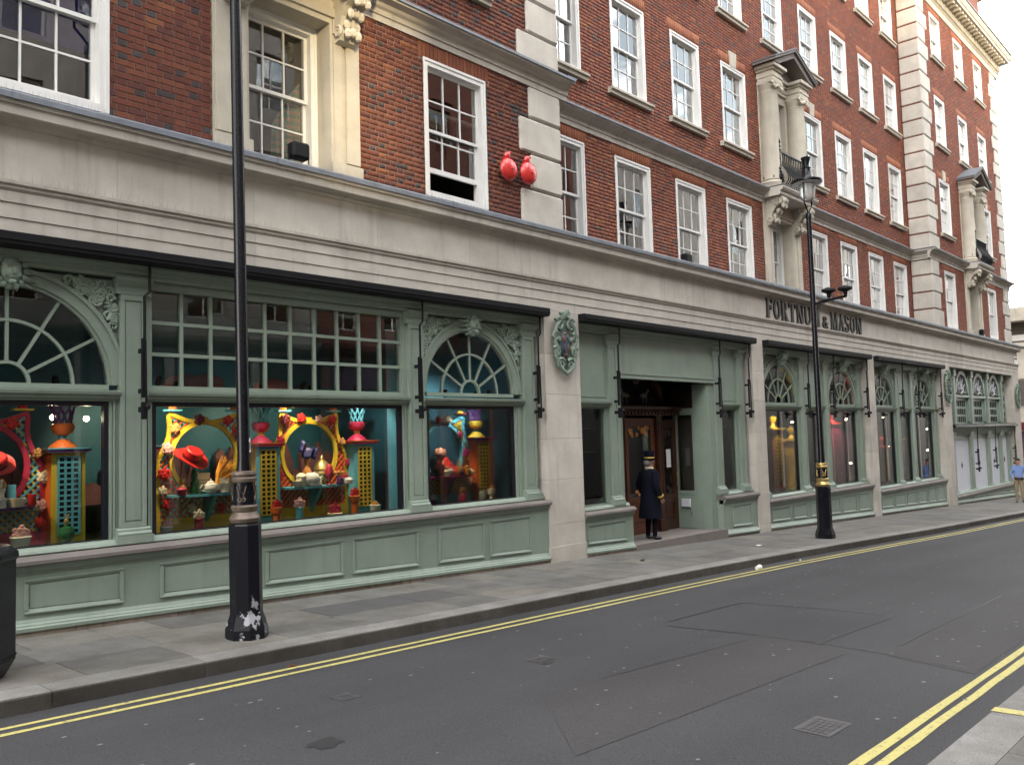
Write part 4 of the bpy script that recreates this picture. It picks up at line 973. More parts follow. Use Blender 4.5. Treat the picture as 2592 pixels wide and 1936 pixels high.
paired_bay(26.92, 33.62, -.22, 28.20, 32.12, .93, [(27.1, 28.1), (28.3, 29.2), (29.4, 30.3), (30.5, 31.4), (31.6, 32.4), (32.6, 33.4)])
# --- bay 5: pierced screen over boarded windows
bay = link('shopfront', None, store, (0, 0, 0)); yp = .20; x0, x1 = 34.64, 44.10
fr = MB(); fr.box(x0, x1, yp+.14, yp+.2, 1.70, 3.83); part(fr, 'screen_back', 'green', bay)
for cx in (35.85, 38.20, 40.60, 42.95):
    p = MB(); p.box(cx-.15, cx+.15, yp, yp+.14, 1.72, 3.70); p.box(cx-.17, cx+.17, yp-.05, yp+.14, 3.55, 3.83); p.box(cx-.10, cx+.10, yp-.015, yp, 1.80, 3.45); part(p, 'pilaster', 'green', bay)
for cx in (37.02, 39.40, 41.78):
    a = MB(); a.band(arc(cx, 2.93, .72, 0, PI, 20), arc(cx, 2.93, .86, 0, PI, 20), yp+.03, yp+.14); a.box(cx-.98, cx+.98, yp+.02, yp+.14, 2.74, 2.83); a.box(cx-.98, cx-.86, yp+.05, yp+.14, 1.8, 3.6); a.box(cx+.86, cx+.98, yp+.05, yp+.14, 1.8, 3.6); o = part(a, 'arch', 'green', bay); fixn(o.data)
    w = MB(); w.exy([(cx-.70, 2.83), (cx+.70, 2.83)]+arc(cx, 2.93, .71, 0, PI, 16), yp+.12, yp+.135); o = part(w, 'dark_light', 'interior', bay); fixn(o.data)
    t = MB()
    for i in range(6):
        tt = PI*i/6; t.tube([(cx+.1*math.cos(tt), yp+.09, 3.0+.1*math.sin(tt)), (cx+.66*math.cos(tt), yp+.09, 2.93+.66*math.sin(tt))], .018, 5)
    t.tube([(cx+.36*math.cos(k*PI/8), yp+.09, 3.12+.22*math.sin(k*PI/8)) for k in range(17)], .020, 5); part(t, 'tracery', 'board_white', bay)
    for z in (2.50, 2.18, 1.88):
        for i in range(5):
            x = cx-.52+.26*i; part(B(x-.05, x+.05, yp+.118, yp+.139, z-.10, z+.12), 'slot', 'black_matt', bay)
for x in (35.2, 43.5):
    for z in (3.2, 2.80, 2.45, 2.1, 1.85):
        for i in range(3): part(B(x-.30+.25*i, x-.20+.25*i, yp+.118, yp+.139, z-.10, z+.10), 'slot', 'black_matt', bay)
part(MB().exx([(.2, 1.55), (-.04, 1.56), (-.10, 1.59), (-.10, 1.65), (-.02, 1.70), (.34, 1.72)], x0+.01, x1+.05), 'awning_box', 'black_gloss', bay)
part(MB().exx([(.4, 1.28), (yp-.02, 1.28), (yp-.05, 1.40), (yp-.10, 1.55), (.4, 1.55)], x0+.01, x1-.01), 'architrave', 'green', bay)
for cx in (35.3, 37.75, 40.3, 42.3, 43.7):
    p = MB(); p.box(cx-.22, cx+.22, yp, yp+.14, -.9, 1.40); p.box(cx-.26, cx+.26, yp-.06, yp+.14, 1.18, 1.40); p.box(cx-.26, cx+.26, yp-.05, yp+.14, -.98, -.82); p.box(cx-.12, cx+.12, yp-.015, yp, -.7, 1.1); part(p, 'pilaster', 'green', bay)
for a, b in ((35.52, 37.53), (37.97, 40.08), (40.52, 42.08), (42.52, 43.48)):
    o = part(B(a, b, yp+.08, yp+.11, -.92, 1.10), 'hoarding_board', 'board_white', bay); cx = (a+b)/2
    part(MB().exy([(cx, -.02), (cx+.12, .12), (cx, .26), (cx-.12, .12)], yp+.074, yp+.079), 'diamond_emblem', 'letter_black', o)
    part(B(a-.02, b+.02, yp+.05, yp+.14, 1.10, 1.28), 'board_head', 'green', bay)
stallriser(bay, x0, x1, -.92, [(34.9, 36.6), (36.9, 38.6), (38.9, 40.6), (40.9, 42.3), (42.6, 43.9)], .06)
for x in (37.75, 40.45, 43.78): awning_arm(bay, x, 1.56)
part(B(x0, x1, yp+.14, yp+.2, -2, 1.7), 'shop_back', 'green', bay)

# carved cartouches on the piers
simple('shield_paint', (.04, .06, .07), .5, .5, 20); simple('charge_blue', (.02, .035, .07), .5, .4, 20); simple('charge_red', (.13, .04, .025), .5, .4, 20); simple('charge_gold', (.20, .13, .05), .5, .4, 20); simple('green_weathered', (.15, .20, .155), .55, .45, 18)
def cartouche(label, x, y, z, s=1.0, yaw=0):
    t = thing('heraldic_cartouche', label, 'cartouche', (x, y, z), 'carved cartouches on the stone piers', (0, 0, yaw)); t.scale = (s, s, s)
    b = MB(); pts = [(.20*math.cos(a)*(1+.10*math.cos(2*a)), .36*math.sin(a)) for a in [2*PI*i/28 for i in range(28)]]; b.exy(pts, -.04, .0); cpart(b, 'backing', 'green_weathered', t)
    f = MB()
    for sx in (-1, 1):
        for cz, cxx, r, tr, sg in ((.36, .16, .12, 1.5, 1), (.14, .27, .085, 1.4, -1), (-.12, .25, .095, 1.5, 1), (-.34, .14, .11, 1.6, -1), (.50, .06, .075, 1.3, 1)):
            p, rr = spiral(sx*cxx, cz, r, tr, -.07, .034, sx*sg, .6, 18); f.tube(p, rr, 6)
        f.tube([(sx*.10, -.06, .44), (sx*.24, -.07, .33), (sx*.31, -.06, .12), (sx*.24, -.07, -.06), (sx*.28, -.06, -.2), (sx*.16, -.07, -.40), (0, -.08, -.50)], [.03, .045, .035, .045, .04, .045, .03], 6)
        for i in range(6): f.ball((sx*(.20+.05*math.sin(i*2)), -.06, .42-.16*i), .045, .04, .05, 6, 4)
    for i in range(5): f.ball((-.06+.03*i, -.08, .50+.02*i), .045, .04, .06, 6, 4)
    f.tube([(.05, -.07, .48), (.12, -.08, .56), (.08, -.08, .62)], [.05, .035, .01], 6)
    part(f, 'scrollwork', 'green_weathered', t, True)
    q = MB(); q.ball((0, -.045, .0), .135, .045, .27, 14, 10); part(q, 'shield', 'shield_paint', t, True)
    for dx, dz, m, w, h in ((-.055, .10, 'charge_red', .04, .07), (.05, .10, 'charge_blue', .045, .08), (-.05, -.06, 'charge_blue', .04, .08), (.05, -.06, 'charge_red', .045, .08), (0, .20, 'charge_gold', .05, .025), (0, -.17, 'charge_red', .05, .04)):
        c = MB(); c.ball((dx, -.082+.02*abs(dz)*3, dz), w, .016, h, 8, 5); part(c, 'charge', m, t, True)
cartouche('weathered green carved cartouche with painted shield on pier beside entrance', 11.84, -.01, 3.23)
cartouche('dark carved cartouche on the pier between pierced screen and arched bay', 34.13, -.01, 3.03, 1.1)
cartouche('carved cartouche on the far corner pier of the store', 44.65, -.01, 2.85, 1.0)
# ------------------------------------------------------------------ ground, pavement, kerb, road
def ky(x):      # line of the near kerb face
    P = [(-40, -2.36), (6, -2.35), (12, -2.33), (15, -2.36), (19, -2.50), (23, -2.68), (31, -2.85), (40, -2.95), (48, -3.0), (120, -3.2)]
    for (a, b), (c, d) in zip(P[:-1], P[1:]):
        if a <= x <= c: return b+(d-b)*(x-a)/(c-a)
    return P[-1][1]
def asphalt_mat(name='asphalt', c0=(.025, .025, .0275, 1), c1=(.047, .047, .0505, 1)):
    m, t, b = nodes(name); N = t.nodes.new; K = t.links.new
    b.inputs['Roughness'].default_value = .82; b.inputs['Specular IOR Level'].default_value = .35
    g = N('ShaderNodeNewGeometry')
    n1 = N('ShaderNodeTexNoise'); n1.inputs['Scale'].default_value = .45; n1.inputs['Detail'].default_value = 6; K(g.outputs['Position'], n1.inputs['Vector'])
    mp = N('ShaderNodeMapping'); mp.inputs['Scale'].default_value = (.12, 1.3, 1); K(g.outputs['Position'], mp.inputs[0])
    n4 = N('ShaderNodeTexNoise'); n4.inputs['Scale'].default_value = 1.0; n4.inputs['Detail'].default_value = 5; K(mp.outputs[0], n4.inputs['Vector'])
    n2 = N('ShaderNodeTexNoise'); n2.inputs['Scale'].default_value = 110; n2.inputs['Detail'].default_value = 3; K(g.outputs['Position'], n2.inputs['Vector'])
    v = N('ShaderNodeTexVoronoi'); v.inputs['Scale'].default_value = 75; K(g.outputs['Position'], v.inputs['Vector'])
    r1 = N('ShaderNodeValToRGB'); r1.color_ramp.elements[0].position = .3; r1.color_ramp.elements[1].position = .7; r1.color_ramp.elements[0].color = c0; r1.color_ramp.elements[1].color = c1
    ad = N('ShaderNodeMath'); ad.operation = 'ADD'; K(n1.outputs[0], ad.inputs[0]); K(n4.outputs[0], ad.inputs[1]); ml = N('ShaderNodeMath'); ml.operation = 'MULTIPLY'; ml.inputs[1].default_value = .5; K(ad.outputs[0], ml.inputs[0]); K(ml.outputs[0], r1.inputs[0])
    r2 = N('ShaderNodeValToRGB'); r2.color_ramp.elements[0].position = .25; r2.color_ramp.elements[1].position = .78; r2.color_ramp.elements[0].color = (.42, .42, .42, 1); r2.color_ramp.elements[1].color = (1.66, 1.66, 1.66, 1); K(n2.outputs[0], r2.inputs[0])
    m1 = N('ShaderNodeMixRGB'); m1.blend_type = 'MULTIPLY'; m1.inputs[0].default_value = 1; K(r1.outputs[0], m1.inputs[1]); K(r2.outputs[0], m1.inputs[2])
    r3 = N('ShaderNodeValToRGB'); r3.color_ramp.elements[0].position = .035; r3.color_ramp.elements[1].position = .05; r3.color_ramp.elements[0].color = (.8,)*3+(1,); r3.color_ramp.elements[1].color = (0, 0, 0, 1)
    K(v.outputs['Distance'], r3.inputs[0]); m2 = N('ShaderNodeMixRGB'); m2.inputs[2].default_value = (.15, .15, .15, 1); K(r3.outputs[0], m2.inputs[0]); K(m1.outputs[0], m2.inputs[1]); K(m2.outputs[0], b.inputs['Base Color'])
    bp = N('ShaderNodeBump'); bp.inputs['Strength'].default_value = .5; bp.inputs['Distance'].default_value = .006; K(n2.outputs[0], bp.inputs['Height']); K(bp.outputs[0], b.inputs['Normal'])
asphalt_mat(); asphalt_mat('asphalt_patch', (.027, .0255, .0265, 1), (.046, .0445, .0455, 1))
def slab_mat(name, cols, gran=False):
    m, t, b = nodes(name); N = t.nodes.new; K = t.links.new
    b.inputs['Roughness'].default_value = .8; b.inputs['Specular IOR Level'].default_value = .3
    g = N('ShaderNodeNewGeometry'); oi = N('ShaderNodeObjectInfo')
    r0 = N('ShaderNodeValToRGB'); r0.color_ramp.elements[0].color = cols[0]+(1,); r0.color_ramp.elements[1].color = cols[-1]+(1,)
    for i, c in enumerate(cols[1:-1]): e = r0.color_ramp.elements.new((i+1)/(len(cols)-1)); e.color = c+(1,)
    K(oi.outputs['Random'], r0.inputs[0])
    n1 = N('ShaderNodeTexNoise'); n1.inputs['Scale'].default_value = 2.4; n1.inputs['Detail'].default_value = 8; n1.inputs['Roughness'].default_value = .65; K(g.outputs['Position'], n1.inputs['Vector'])
    n2 = N('ShaderNodeTexNoise'); n2.inputs['Scale'].default_value = 140 if gran else 60; n2.inputs['Detail'].default_value = 4; K(g.outputs['Position'], n2.inputs['Vector'])
    r1 = N('ShaderNodeValToRGB'); r1.color_ramp.elements[0].position = .28; r1.color_ramp.elements[1].position = .72; r1.color_ramp.elements[0].color = (.64, .62, .58, 1); r1.color_ramp.elements[1].color = (1.20, 1.20, 1.19, 1); K(n1.outputs[0], r1.inputs[0])
    r2 = N('ShaderNodeValToRGB'); r2.color_ramp.elements[0].position = .3; r2.color_ramp.elements[1].position = .7; k = .62 if gran else .86; r2.color_ramp.elements[0].color = (k, k, k, 1); r2.color_ramp.elements[1].color = (2-k, 2-k, 2-k, 1); K(n2.outputs[0], r2.inputs[0])
    a = N('ShaderNodeMixRGB'); a.blend_type = 'MULTIPLY'; a.inputs[0].default_value = 1; K(r0.outputs[0], a.inputs[1]); K(r1.outputs[0], a.inputs[2])
    c = N('ShaderNodeMixRGB'); c.blend_type = 'MULTIPLY'; c.inputs[0].default_value = 1; K(a.outputs[0], c.inputs[1]); K(r2.outputs[0], c.inputs[2]); K(c.outputs[0], b.inputs['Base Color'])
    bp = N('ShaderNodeBump'); bp.inputs['Strength'].default_value = .25; bp.inputs['Distance'].default_value = .006; K(n2.outputs[0], bp.inputs['Height']); K(bp.outputs[0], b.inputs['Normal'])
slab_mat('york_slab', [(.105, .102, .098), (.142, .140, .132), (.115, .113, .109), (.16, .153, .137), (.128, .123, .113), (.15, .148, .142)])
slab_mat('granite', [(.16, .157, .15), (.20, .197, .192), (.178, .174, .168)], True)
slab_mat('kerb_shade_grime', [(.066, .061, .055), (.095, .087, .078), (.078, .073, .066)], True)  # road-facing kerb sides: grime, plus shade put into the colour
simple('dark_flag', (.072, .070, .070), .8, .2, 6, bump=.2, bscale=60)
simple('joint', (.035, .033, .03), .95, .3, 12)
def line_mat():
    m, t, b = nodes('yellow_line'); N = t.nodes.new; K = t.links.new; b.inputs['Roughness'].default_value = .7
    g = N('ShaderNodeNewGeometry'); n = N('ShaderNodeTexNoise'); n.inputs['Scale'].default_value = 26; n.inputs['Detail'].default_value = 8; n.inputs['Roughness'].default_value = .75; K(g.outputs['Position'], n.inputs['Vector'])
    r = N('ShaderNodeValToRGB'); r.color_ramp.elements[0].position = .36; r.color_ramp.elements[1].position = .45; r.color_ramp.elements[0].color = (.12, .11, .06, 1); r.color_ramp.elements[1].color = (.44, .39, .13, 1); K(n.outputs[0], r.inputs[0]); K(r.outputs[0], b.inputs['Base Color'])
line_mat()
simple('sealant', (.022, .022, .024), .55, .3, 20); simple('cast_iron', (.055, .053, .055), .6, .35, 15, bump=.3, bscale=40)
simple('gum', (.13, .13, .13), .7, .2, 30); simple('paper', (.75, .75, .73), .7, .05, 10)
DR = -.13
XS = list(np.arange(-60, 0, 4.0))+list(np.arange(0, 50, 1.0))+list(np.arange(50, 401, 10.0))
YR = -7.81
rd = MB(); vs = []
for x in XS:
    a = ky(x); vs += [(x, YR-.02, zg(x)+DR), (x, (a+YR)/2, zg(x)+DR+.035), (x, a+.03, zg(x)+DR)]
rd.add(vs, [(3*i+j, 3*(i+1)+j, 3*(i+1)+j+1, 3*i+j+1) for i in range(len(XS)-1) for j in (0, 1)])
road = part(rd, 'road', 'asphalt'); road['kind'] = 'structure'
def rz(x, y):   # road surface height with its slight camber
    a = ky(x); m = (a+YR)/2; h = abs(a-m)
    return zg(x)+DR+.035*max(0, 1-abs(y-m)/h)
gr = MB(); gr.add([(x, y, zg(max(-60, min(400, x)))-.6) for x in (-900, -60, 400, 900) for y in (-900, 900)], [(0, 2, 3, 1), (2, 4, 5, 3), (4, 6, 7, 5)])
ground = part(gr, 'ground', 'asphalt_patch'); ground['kind'] = 'structure'
pv = MB(); vs = []
for x in XS: vs += [(x, ky(x)+.28, zg(x)-.008), (x, .6 if x < 45.3 else 8.0, zg(x)-.008)]
pv.add(vs, [(2*i, 2*(i+1), 2*(i+1)+1, 2*i+1) for i in range(len(XS)-1)])
pav = part(pv, 'pavement', 'joint'); pav['kind'] = 'structure'
kb = MB(); vs = []
for x in XS: vs += [(x, ky(x)+.012, zg(x)+DR-.1), (x, ky(x)+.012, zg(x)-.012), (x, ky(x)+.31, zg(x)-.012)]
kb.add(vs, [(3*i+j, 3*(i+1)+j, 3*(i+1)+j+1, 3*i+j+1) for i in range(len(XS)-1) for j in (0, 1)])
kerb = part(kb, 'kerb', 'joint'); kerb['kind'] = 'structure'
# york stone flags in random lengths
rg = random.Random(21)
rows = [(-.02, -.68), (-.68, -1.36), (-1.36, -2.05)]
def flag(par, x0, x1, ya0, ya1, yb0, yb1, mat='york_slab', name='flagstone', g=.005, dz=0.0):
    """a slab lying on the slope; its two long edges may follow the kerb"""
    z = lambda x: zg(x)+dz; h = rg.uniform(-.0015, .0015); c = .004
    X0, X1 = x0+g, x1-g
    lo = lambda x: (ya0+(ya1-ya0)*(x-x0)/(x1-x0))+g; hi = lambda x: (yb0+(yb1-yb0)*(x-x0)/(x1-x0))-g
    v = [(X0, lo(X0), z(X0)-.03), (X1, lo(X1), z(X1)-.03), (X1, hi(X1), z(X1)-.03), (X0, hi(X0), z(X0)-.03),
         (X0, lo(X0), z(X0)-.004+h), (X1, lo(X1), z(X1)-.004+h), (X1, hi(X1), z(X1)-.004+h), (X0, hi(X0), z(X0)-.004+h),
         (X0+c, lo(X0)+c, z(X0)+h), (X1-c, lo(X1)+c, z(X1)+h), (X1-c, hi(X1)-c, z(X1)+h), (X0+c, hi(X0)-c, z(X0)+h)]
    m = MB().add(v, [(8, 9, 10, 11), (4, 5, 9, 8), (5, 6, 10, 9), (6, 7, 11, 10), (7, 4, 8, 11), (0, 1, 5, 4), (1, 2, 6, 5), (2, 3, 7, 6), (3, 0, 4, 7)])
    return part(m, name, mat, par)
for r in range(3):
    x = -4-rg.random()
    while x < 46:
        w = rg.choice([.6, .75, .9, 1.05, .9]); x2 = x+w
        if r == 0: ys = (rows[0][1], rows[0][1], .02, .02)
        elif r == 1: ys = (rows[1][1], rows[1][1], rows[1][0], rows[1][0])
        else: ys = (ky(x)+.30, ky(x2)+.30, rows[2][0], rows[2][0])
        dark = (r == 1 and 5.6 < x < 7.3)
        flag(pav, x, x2, *ys, mat='dark_flag' if dark else 'york_slab'); x = x2
x = -4.0
while x < 44:
    w = rg.choice([1.25, 1.5, 1.7, 1.35]); x2 = x+w; n = 3
    a0, a1 = ky(x), ky(x2); X0, X1 = x+.004, x2-.004; c = .018
    zt = lambda q: zg(q)+.001
    prof = [(0.0, DR-.12), (0.0, -c), (.006, -.006), (c, .0), (.295, 0), (.295, DR-.12)]
    v = [(X0, a0+p, zt(X0)+q) for p, q in prof]+[(X1, a1+p, zt(X1)+q) for p, q in prof]; k = len(prof)
    m = MB().add(v, [(i, k+i, k+i+1, i+1) for i in range(k-1)]+[tuple(range(k)), tuple(range(2*k-1, k-1, -1))])
    o = part(m, 'kerbstone', 'granite', kerb); fixn(o.data); o.data.materials.append(MATS['kerb_shade_grime'])
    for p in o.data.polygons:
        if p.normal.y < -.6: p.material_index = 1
    x = x2
# far pavement side kerb (camera side)
pv2 = MB(); vs = []
for x in XS: vs += [(x, YR-.28, zg(x)-.008), (x, -14.2, zg(x)-.008)]
pv2.add(vs, [(2*i, 2*i+1, 2*(i+1)+1, 2*(i+1)) for i in range(len(XS)-1)])
pav2 = part(pv2, 'opposite_pavement', 'joint'); pav2['kind'] = 'structure'
for r, (a, b) in enumerate(((-8.78, -8.10), (-9.5, -8.78), (-10.3, -9.5), (-11.2, -10.3))):
    x = 1-rg.random()
    while x < 14: w = rg.choice([.6, .75, .9, 1.05]); flag(pav2, x, x+w, a, a, b, b); x += w
kb2 = MB(); vs = []
for x in XS: vs += [(x, YR-.012, zg(x)+DR-.1), (x, YR-.012, zg(x)-.012), (x, YR-.31, zg(x)-.012)]
kb2.add(vs, [(3*i+j, 3*i+j+1, 3*(i+1)+j+1, 3*(i+1)+j) for i in range(len(XS)-1) for j in (0, 1)])
kerb2 = part(kb2, 'opposite_kerb', 'joint'); kerb2['kind'] = 'structure'
x = 1.3
while x < 26:
    w = rg.choice([1.2, 1.45, 1.3]); X0, X1 = x+.006, x+w-.006
    prof = [(0.0, DR-.12), (0.0, -.018), (-.006, -.006), (-.018, 0), (-.295, 0), (-.295, DR-.12)]; k = 6
    v = [(X0, YR+p, zg(X0)+.001+q) for p, q in prof]+[(X1, YR+p, zg(X1)+.001+q) for p, q in prof]
    o = part(MB().add(v, [(i, k+i, k+i+1, i+1) for i in range(k-1)]+[tuple(range(k)), tuple(range(2*k-1, k-1, -1))]), 'kerbstone', 'granite', kerb2); fixn(o.data); x += w
# painted lines, a few millimetres above the tarmac
def strip(yf, w, x0, x1, mat, name, par, dz=.004, st=.5, wob=.006):
    m = MB(); n = int((x1-x0)/st); vs = []; r2 = random.Random(int(abs(yf(1))*1000))
    for i in range(n+1):
        x = x0+(x1-x0)*i/n; y = yf(x)
        for k in (0, 1):
            yy = y+w*k+r2.uniform(-wob, wob); vs.append((x, yy, rz(x, yy)+dz))
    m.add(vs, [(2*i, 2*(i+1), 2*(i+1)+1, 2*i+1) for i in range(n)]); return part(m, name, mat, par)
for d in (-.345, -.51): strip(lambda x, d=d: ky(x)+d, .062, -6, 60, 'yellow_line', 'painted_line', road)
for y in (-7.415, -7.525): strip(lambda x, y=y: y, .066, -4, 60, 'yellow_line', 'painted_line', road)
part(MB().add([(6.60, -7.815, zg(6.6)+.006), (6.72, -7.815, zg(6.7)+.006), (6.74, -8.1, zg(6.74)+.006), (6.62, -8.1, zg(6.62)+.006)], [(0, 3, 2, 1)]), 'painted_mark', 'yellow_line', kerb2)
# tarmac repairs, sealed joints, iron covers
def quad(pts, mat, name, dz=.003, par=None): return part(MB().add([(x, y, rz(x, y)+dz) for x, y in pts], [(0, 1, 2, 3)]), name, mat, par or road)
def seam(p, q, w=.022):
    d = Vector((q[0]-p[0], q[1]-p[1])); n = Vector((-d.y, d.x)).normalized()*w/2; k = max(2, int(d.length/.25)); vs = []; r2 = random.Random(int(p[0]*99))
    for i in range(k+1):
        c = Vector(p)+d*i/k; o = r2.uniform(-.008, .008)
        for s in (-1, 1): x, y = c.x+n.x*s*(1+o*20), c.y+n.y*s+o; vs.append((x, y, rz(x, y)+.0045))
    part(MB().add(vs, [(2*i, 2*(i+1), 2*(i+1)+1, 2*i+1) for i in range(k)]), 'sealed_joint', 'sealant', road)
quad([(5.2, -5.0), (8.6, -5.25), (8.2, -6.2), (4.3, -6.05)], 'asphalt_patch', 'tarmac_patch'); quad([(8.4, -6.5), (13, -6.4), (13, -7.25), (8.2, -7.3)], 'asphalt_patch', 'tarmac_patch')
seam((8.30, -4.20), (8.48, -5.83)); seam((8.48, -5.83), (10.42, -5.88), .024); seam((8.52, -4.06), (10.24, -4.06), .025); seam((10.24, -4.06), (10.5, -5.9), .015); seam((8.48, -5.83), (8.4, -7.2), .015); seam((8.9, -6.45), (13.0, -6.4), .015)
seam((5.9, -5.05), (8.3, -5.25), .009)
def cover(x0, x1, y0, y1, label_part='manhole_cover'):
    z = rz((x0+x1)/2, (y0+y1)/2); m = MB()
    f = lambda x, y: rz(x, y)+.004
    m.add([(x0, y0, f(x0, y0)), (x1, y0, f(x1, y0)), (x1, y1, f(x1, y1)), (x0, y1, f(x0, y1))], [(0, 1, 2, 3)])
    for i in range(6):
        for j in range(5):
            x = x0+.03+(x1-x0-.06)*(i+.15)/6; y = y0+.03+(y1-y0-.06)*(j+.15)/5; a = (x1-x0-.06)/6*.7; b = (y1-y0-.06)/5*.7
            m.add([(x, y, f(x, y)+.004), (x+a, y, f(x+a, y)+.004), (x+a, y+b, f(x, y+b)+.004), (x, y+b, f(x, y+b)+.004)], [(0, 1, 2, 3)])
    part(m, label_part, 'cast_iron', road)
cover(5.72, 6.12, -7.06, -6.80); cover(4.12, 4.30, -3.93, -3.76); cover(6.05, 6.3, -4.25, -4.1)
def stain(cx, cy, r):
    r2 = random.Random(int(cx*100)); n = 18; p = [(cx+r*(.6+.6*r2.random())*math.cos(2*PI*i/n)*1.4, cy+r*(.6+.6*r2.random())*math.sin(2*PI*i/n)) for i in range(n)]
    part(MB().add([(x, y, rz(x, y)+.0035) for x, y in p], [tuple(range(n))]), 'tar_stain', 'sealant', road)
stain(3.42, -4.70, .10); stain(6.1, -4.3, .07); stain(8.48, -5.83, .05)
gm = MB()
for i in range(260):
    x = 1+17*rg.random()**1.2; y = -2.6-4.9*rg.random(); r = rg.uniform(.006, .018); n = 7; z = rz(x, y)+.005
    gm.add([(x+r*1.3*math.cos(2*PI*k/n), y+r*math.sin(2*PI*k/n), z) for k in range(n)], [tuple(range(n))])
gum = part(gm, 'chewing_gum_spots', 'gum', road); gum['kind'] = 'stuff'
# ------------------------------------------------------------------ street lamps
def paint_wear():
    m, t, b = nodes('lamp_paint'); N = t.nodes.new; K = t.links.new
    g = N('ShaderNodeNewGeometry'); n = N('ShaderNodeTexNoise'); n.inputs['Scale'].default_value = 5.5; n.inputs['Detail'].default_value = 7; n.inputs['Roughness'].default_value = .6; K(g.outputs['Position'], n.inputs['Vector'])
    sx = N('ShaderNodeSeparateXYZ'); K(g.outputs['Position'], sx.inputs[0])
    mr = N('ShaderNodeMapRange'); mr.inputs[1].default_value = -.35; mr.inputs[2].default_value = .55; mr.inputs[3].default_value = .13; mr.inputs[4].default_value = -.12; K(sx.outputs[2], mr.inputs[0])
    ad = N('ShaderNodeMath'); ad.operation = 'ADD'; K(n.outputs[0], ad.inputs[0]); K(mr.outputs[0], ad.inputs[1])
    r = N('ShaderNodeValToRGB'); r.color_ramp.elements[0].position = .625; r.color_ramp.elements[1].position = .64; r.color_ramp.elements[0].color = (.007, .007, .011, 1); b.inputs['Specular IOR Level'].default_value = .28; r.color_ramp.elements[1].color = (.34, .34, .36, 1); K(ad.outputs[0], r.inputs[0]); K(r.outputs[0], b.inputs['Base Color'])
    b.inputs['Roughness'].default_value = .32
    n2 = N('ShaderNodeTexNoise'); n2.inputs['Scale'].default_value = 28; K(g.outputs['Position'], n2.inputs['Vector']); bp = N('ShaderNodeBump'); bp.inputs['Strength'].default_value = .18; bp.inputs['Distance'].default_value = .01; K(n2.outputs[0], bp.inputs['Height']); K(bp.outputs[0], b.inputs['Normal'])
paint_wear()
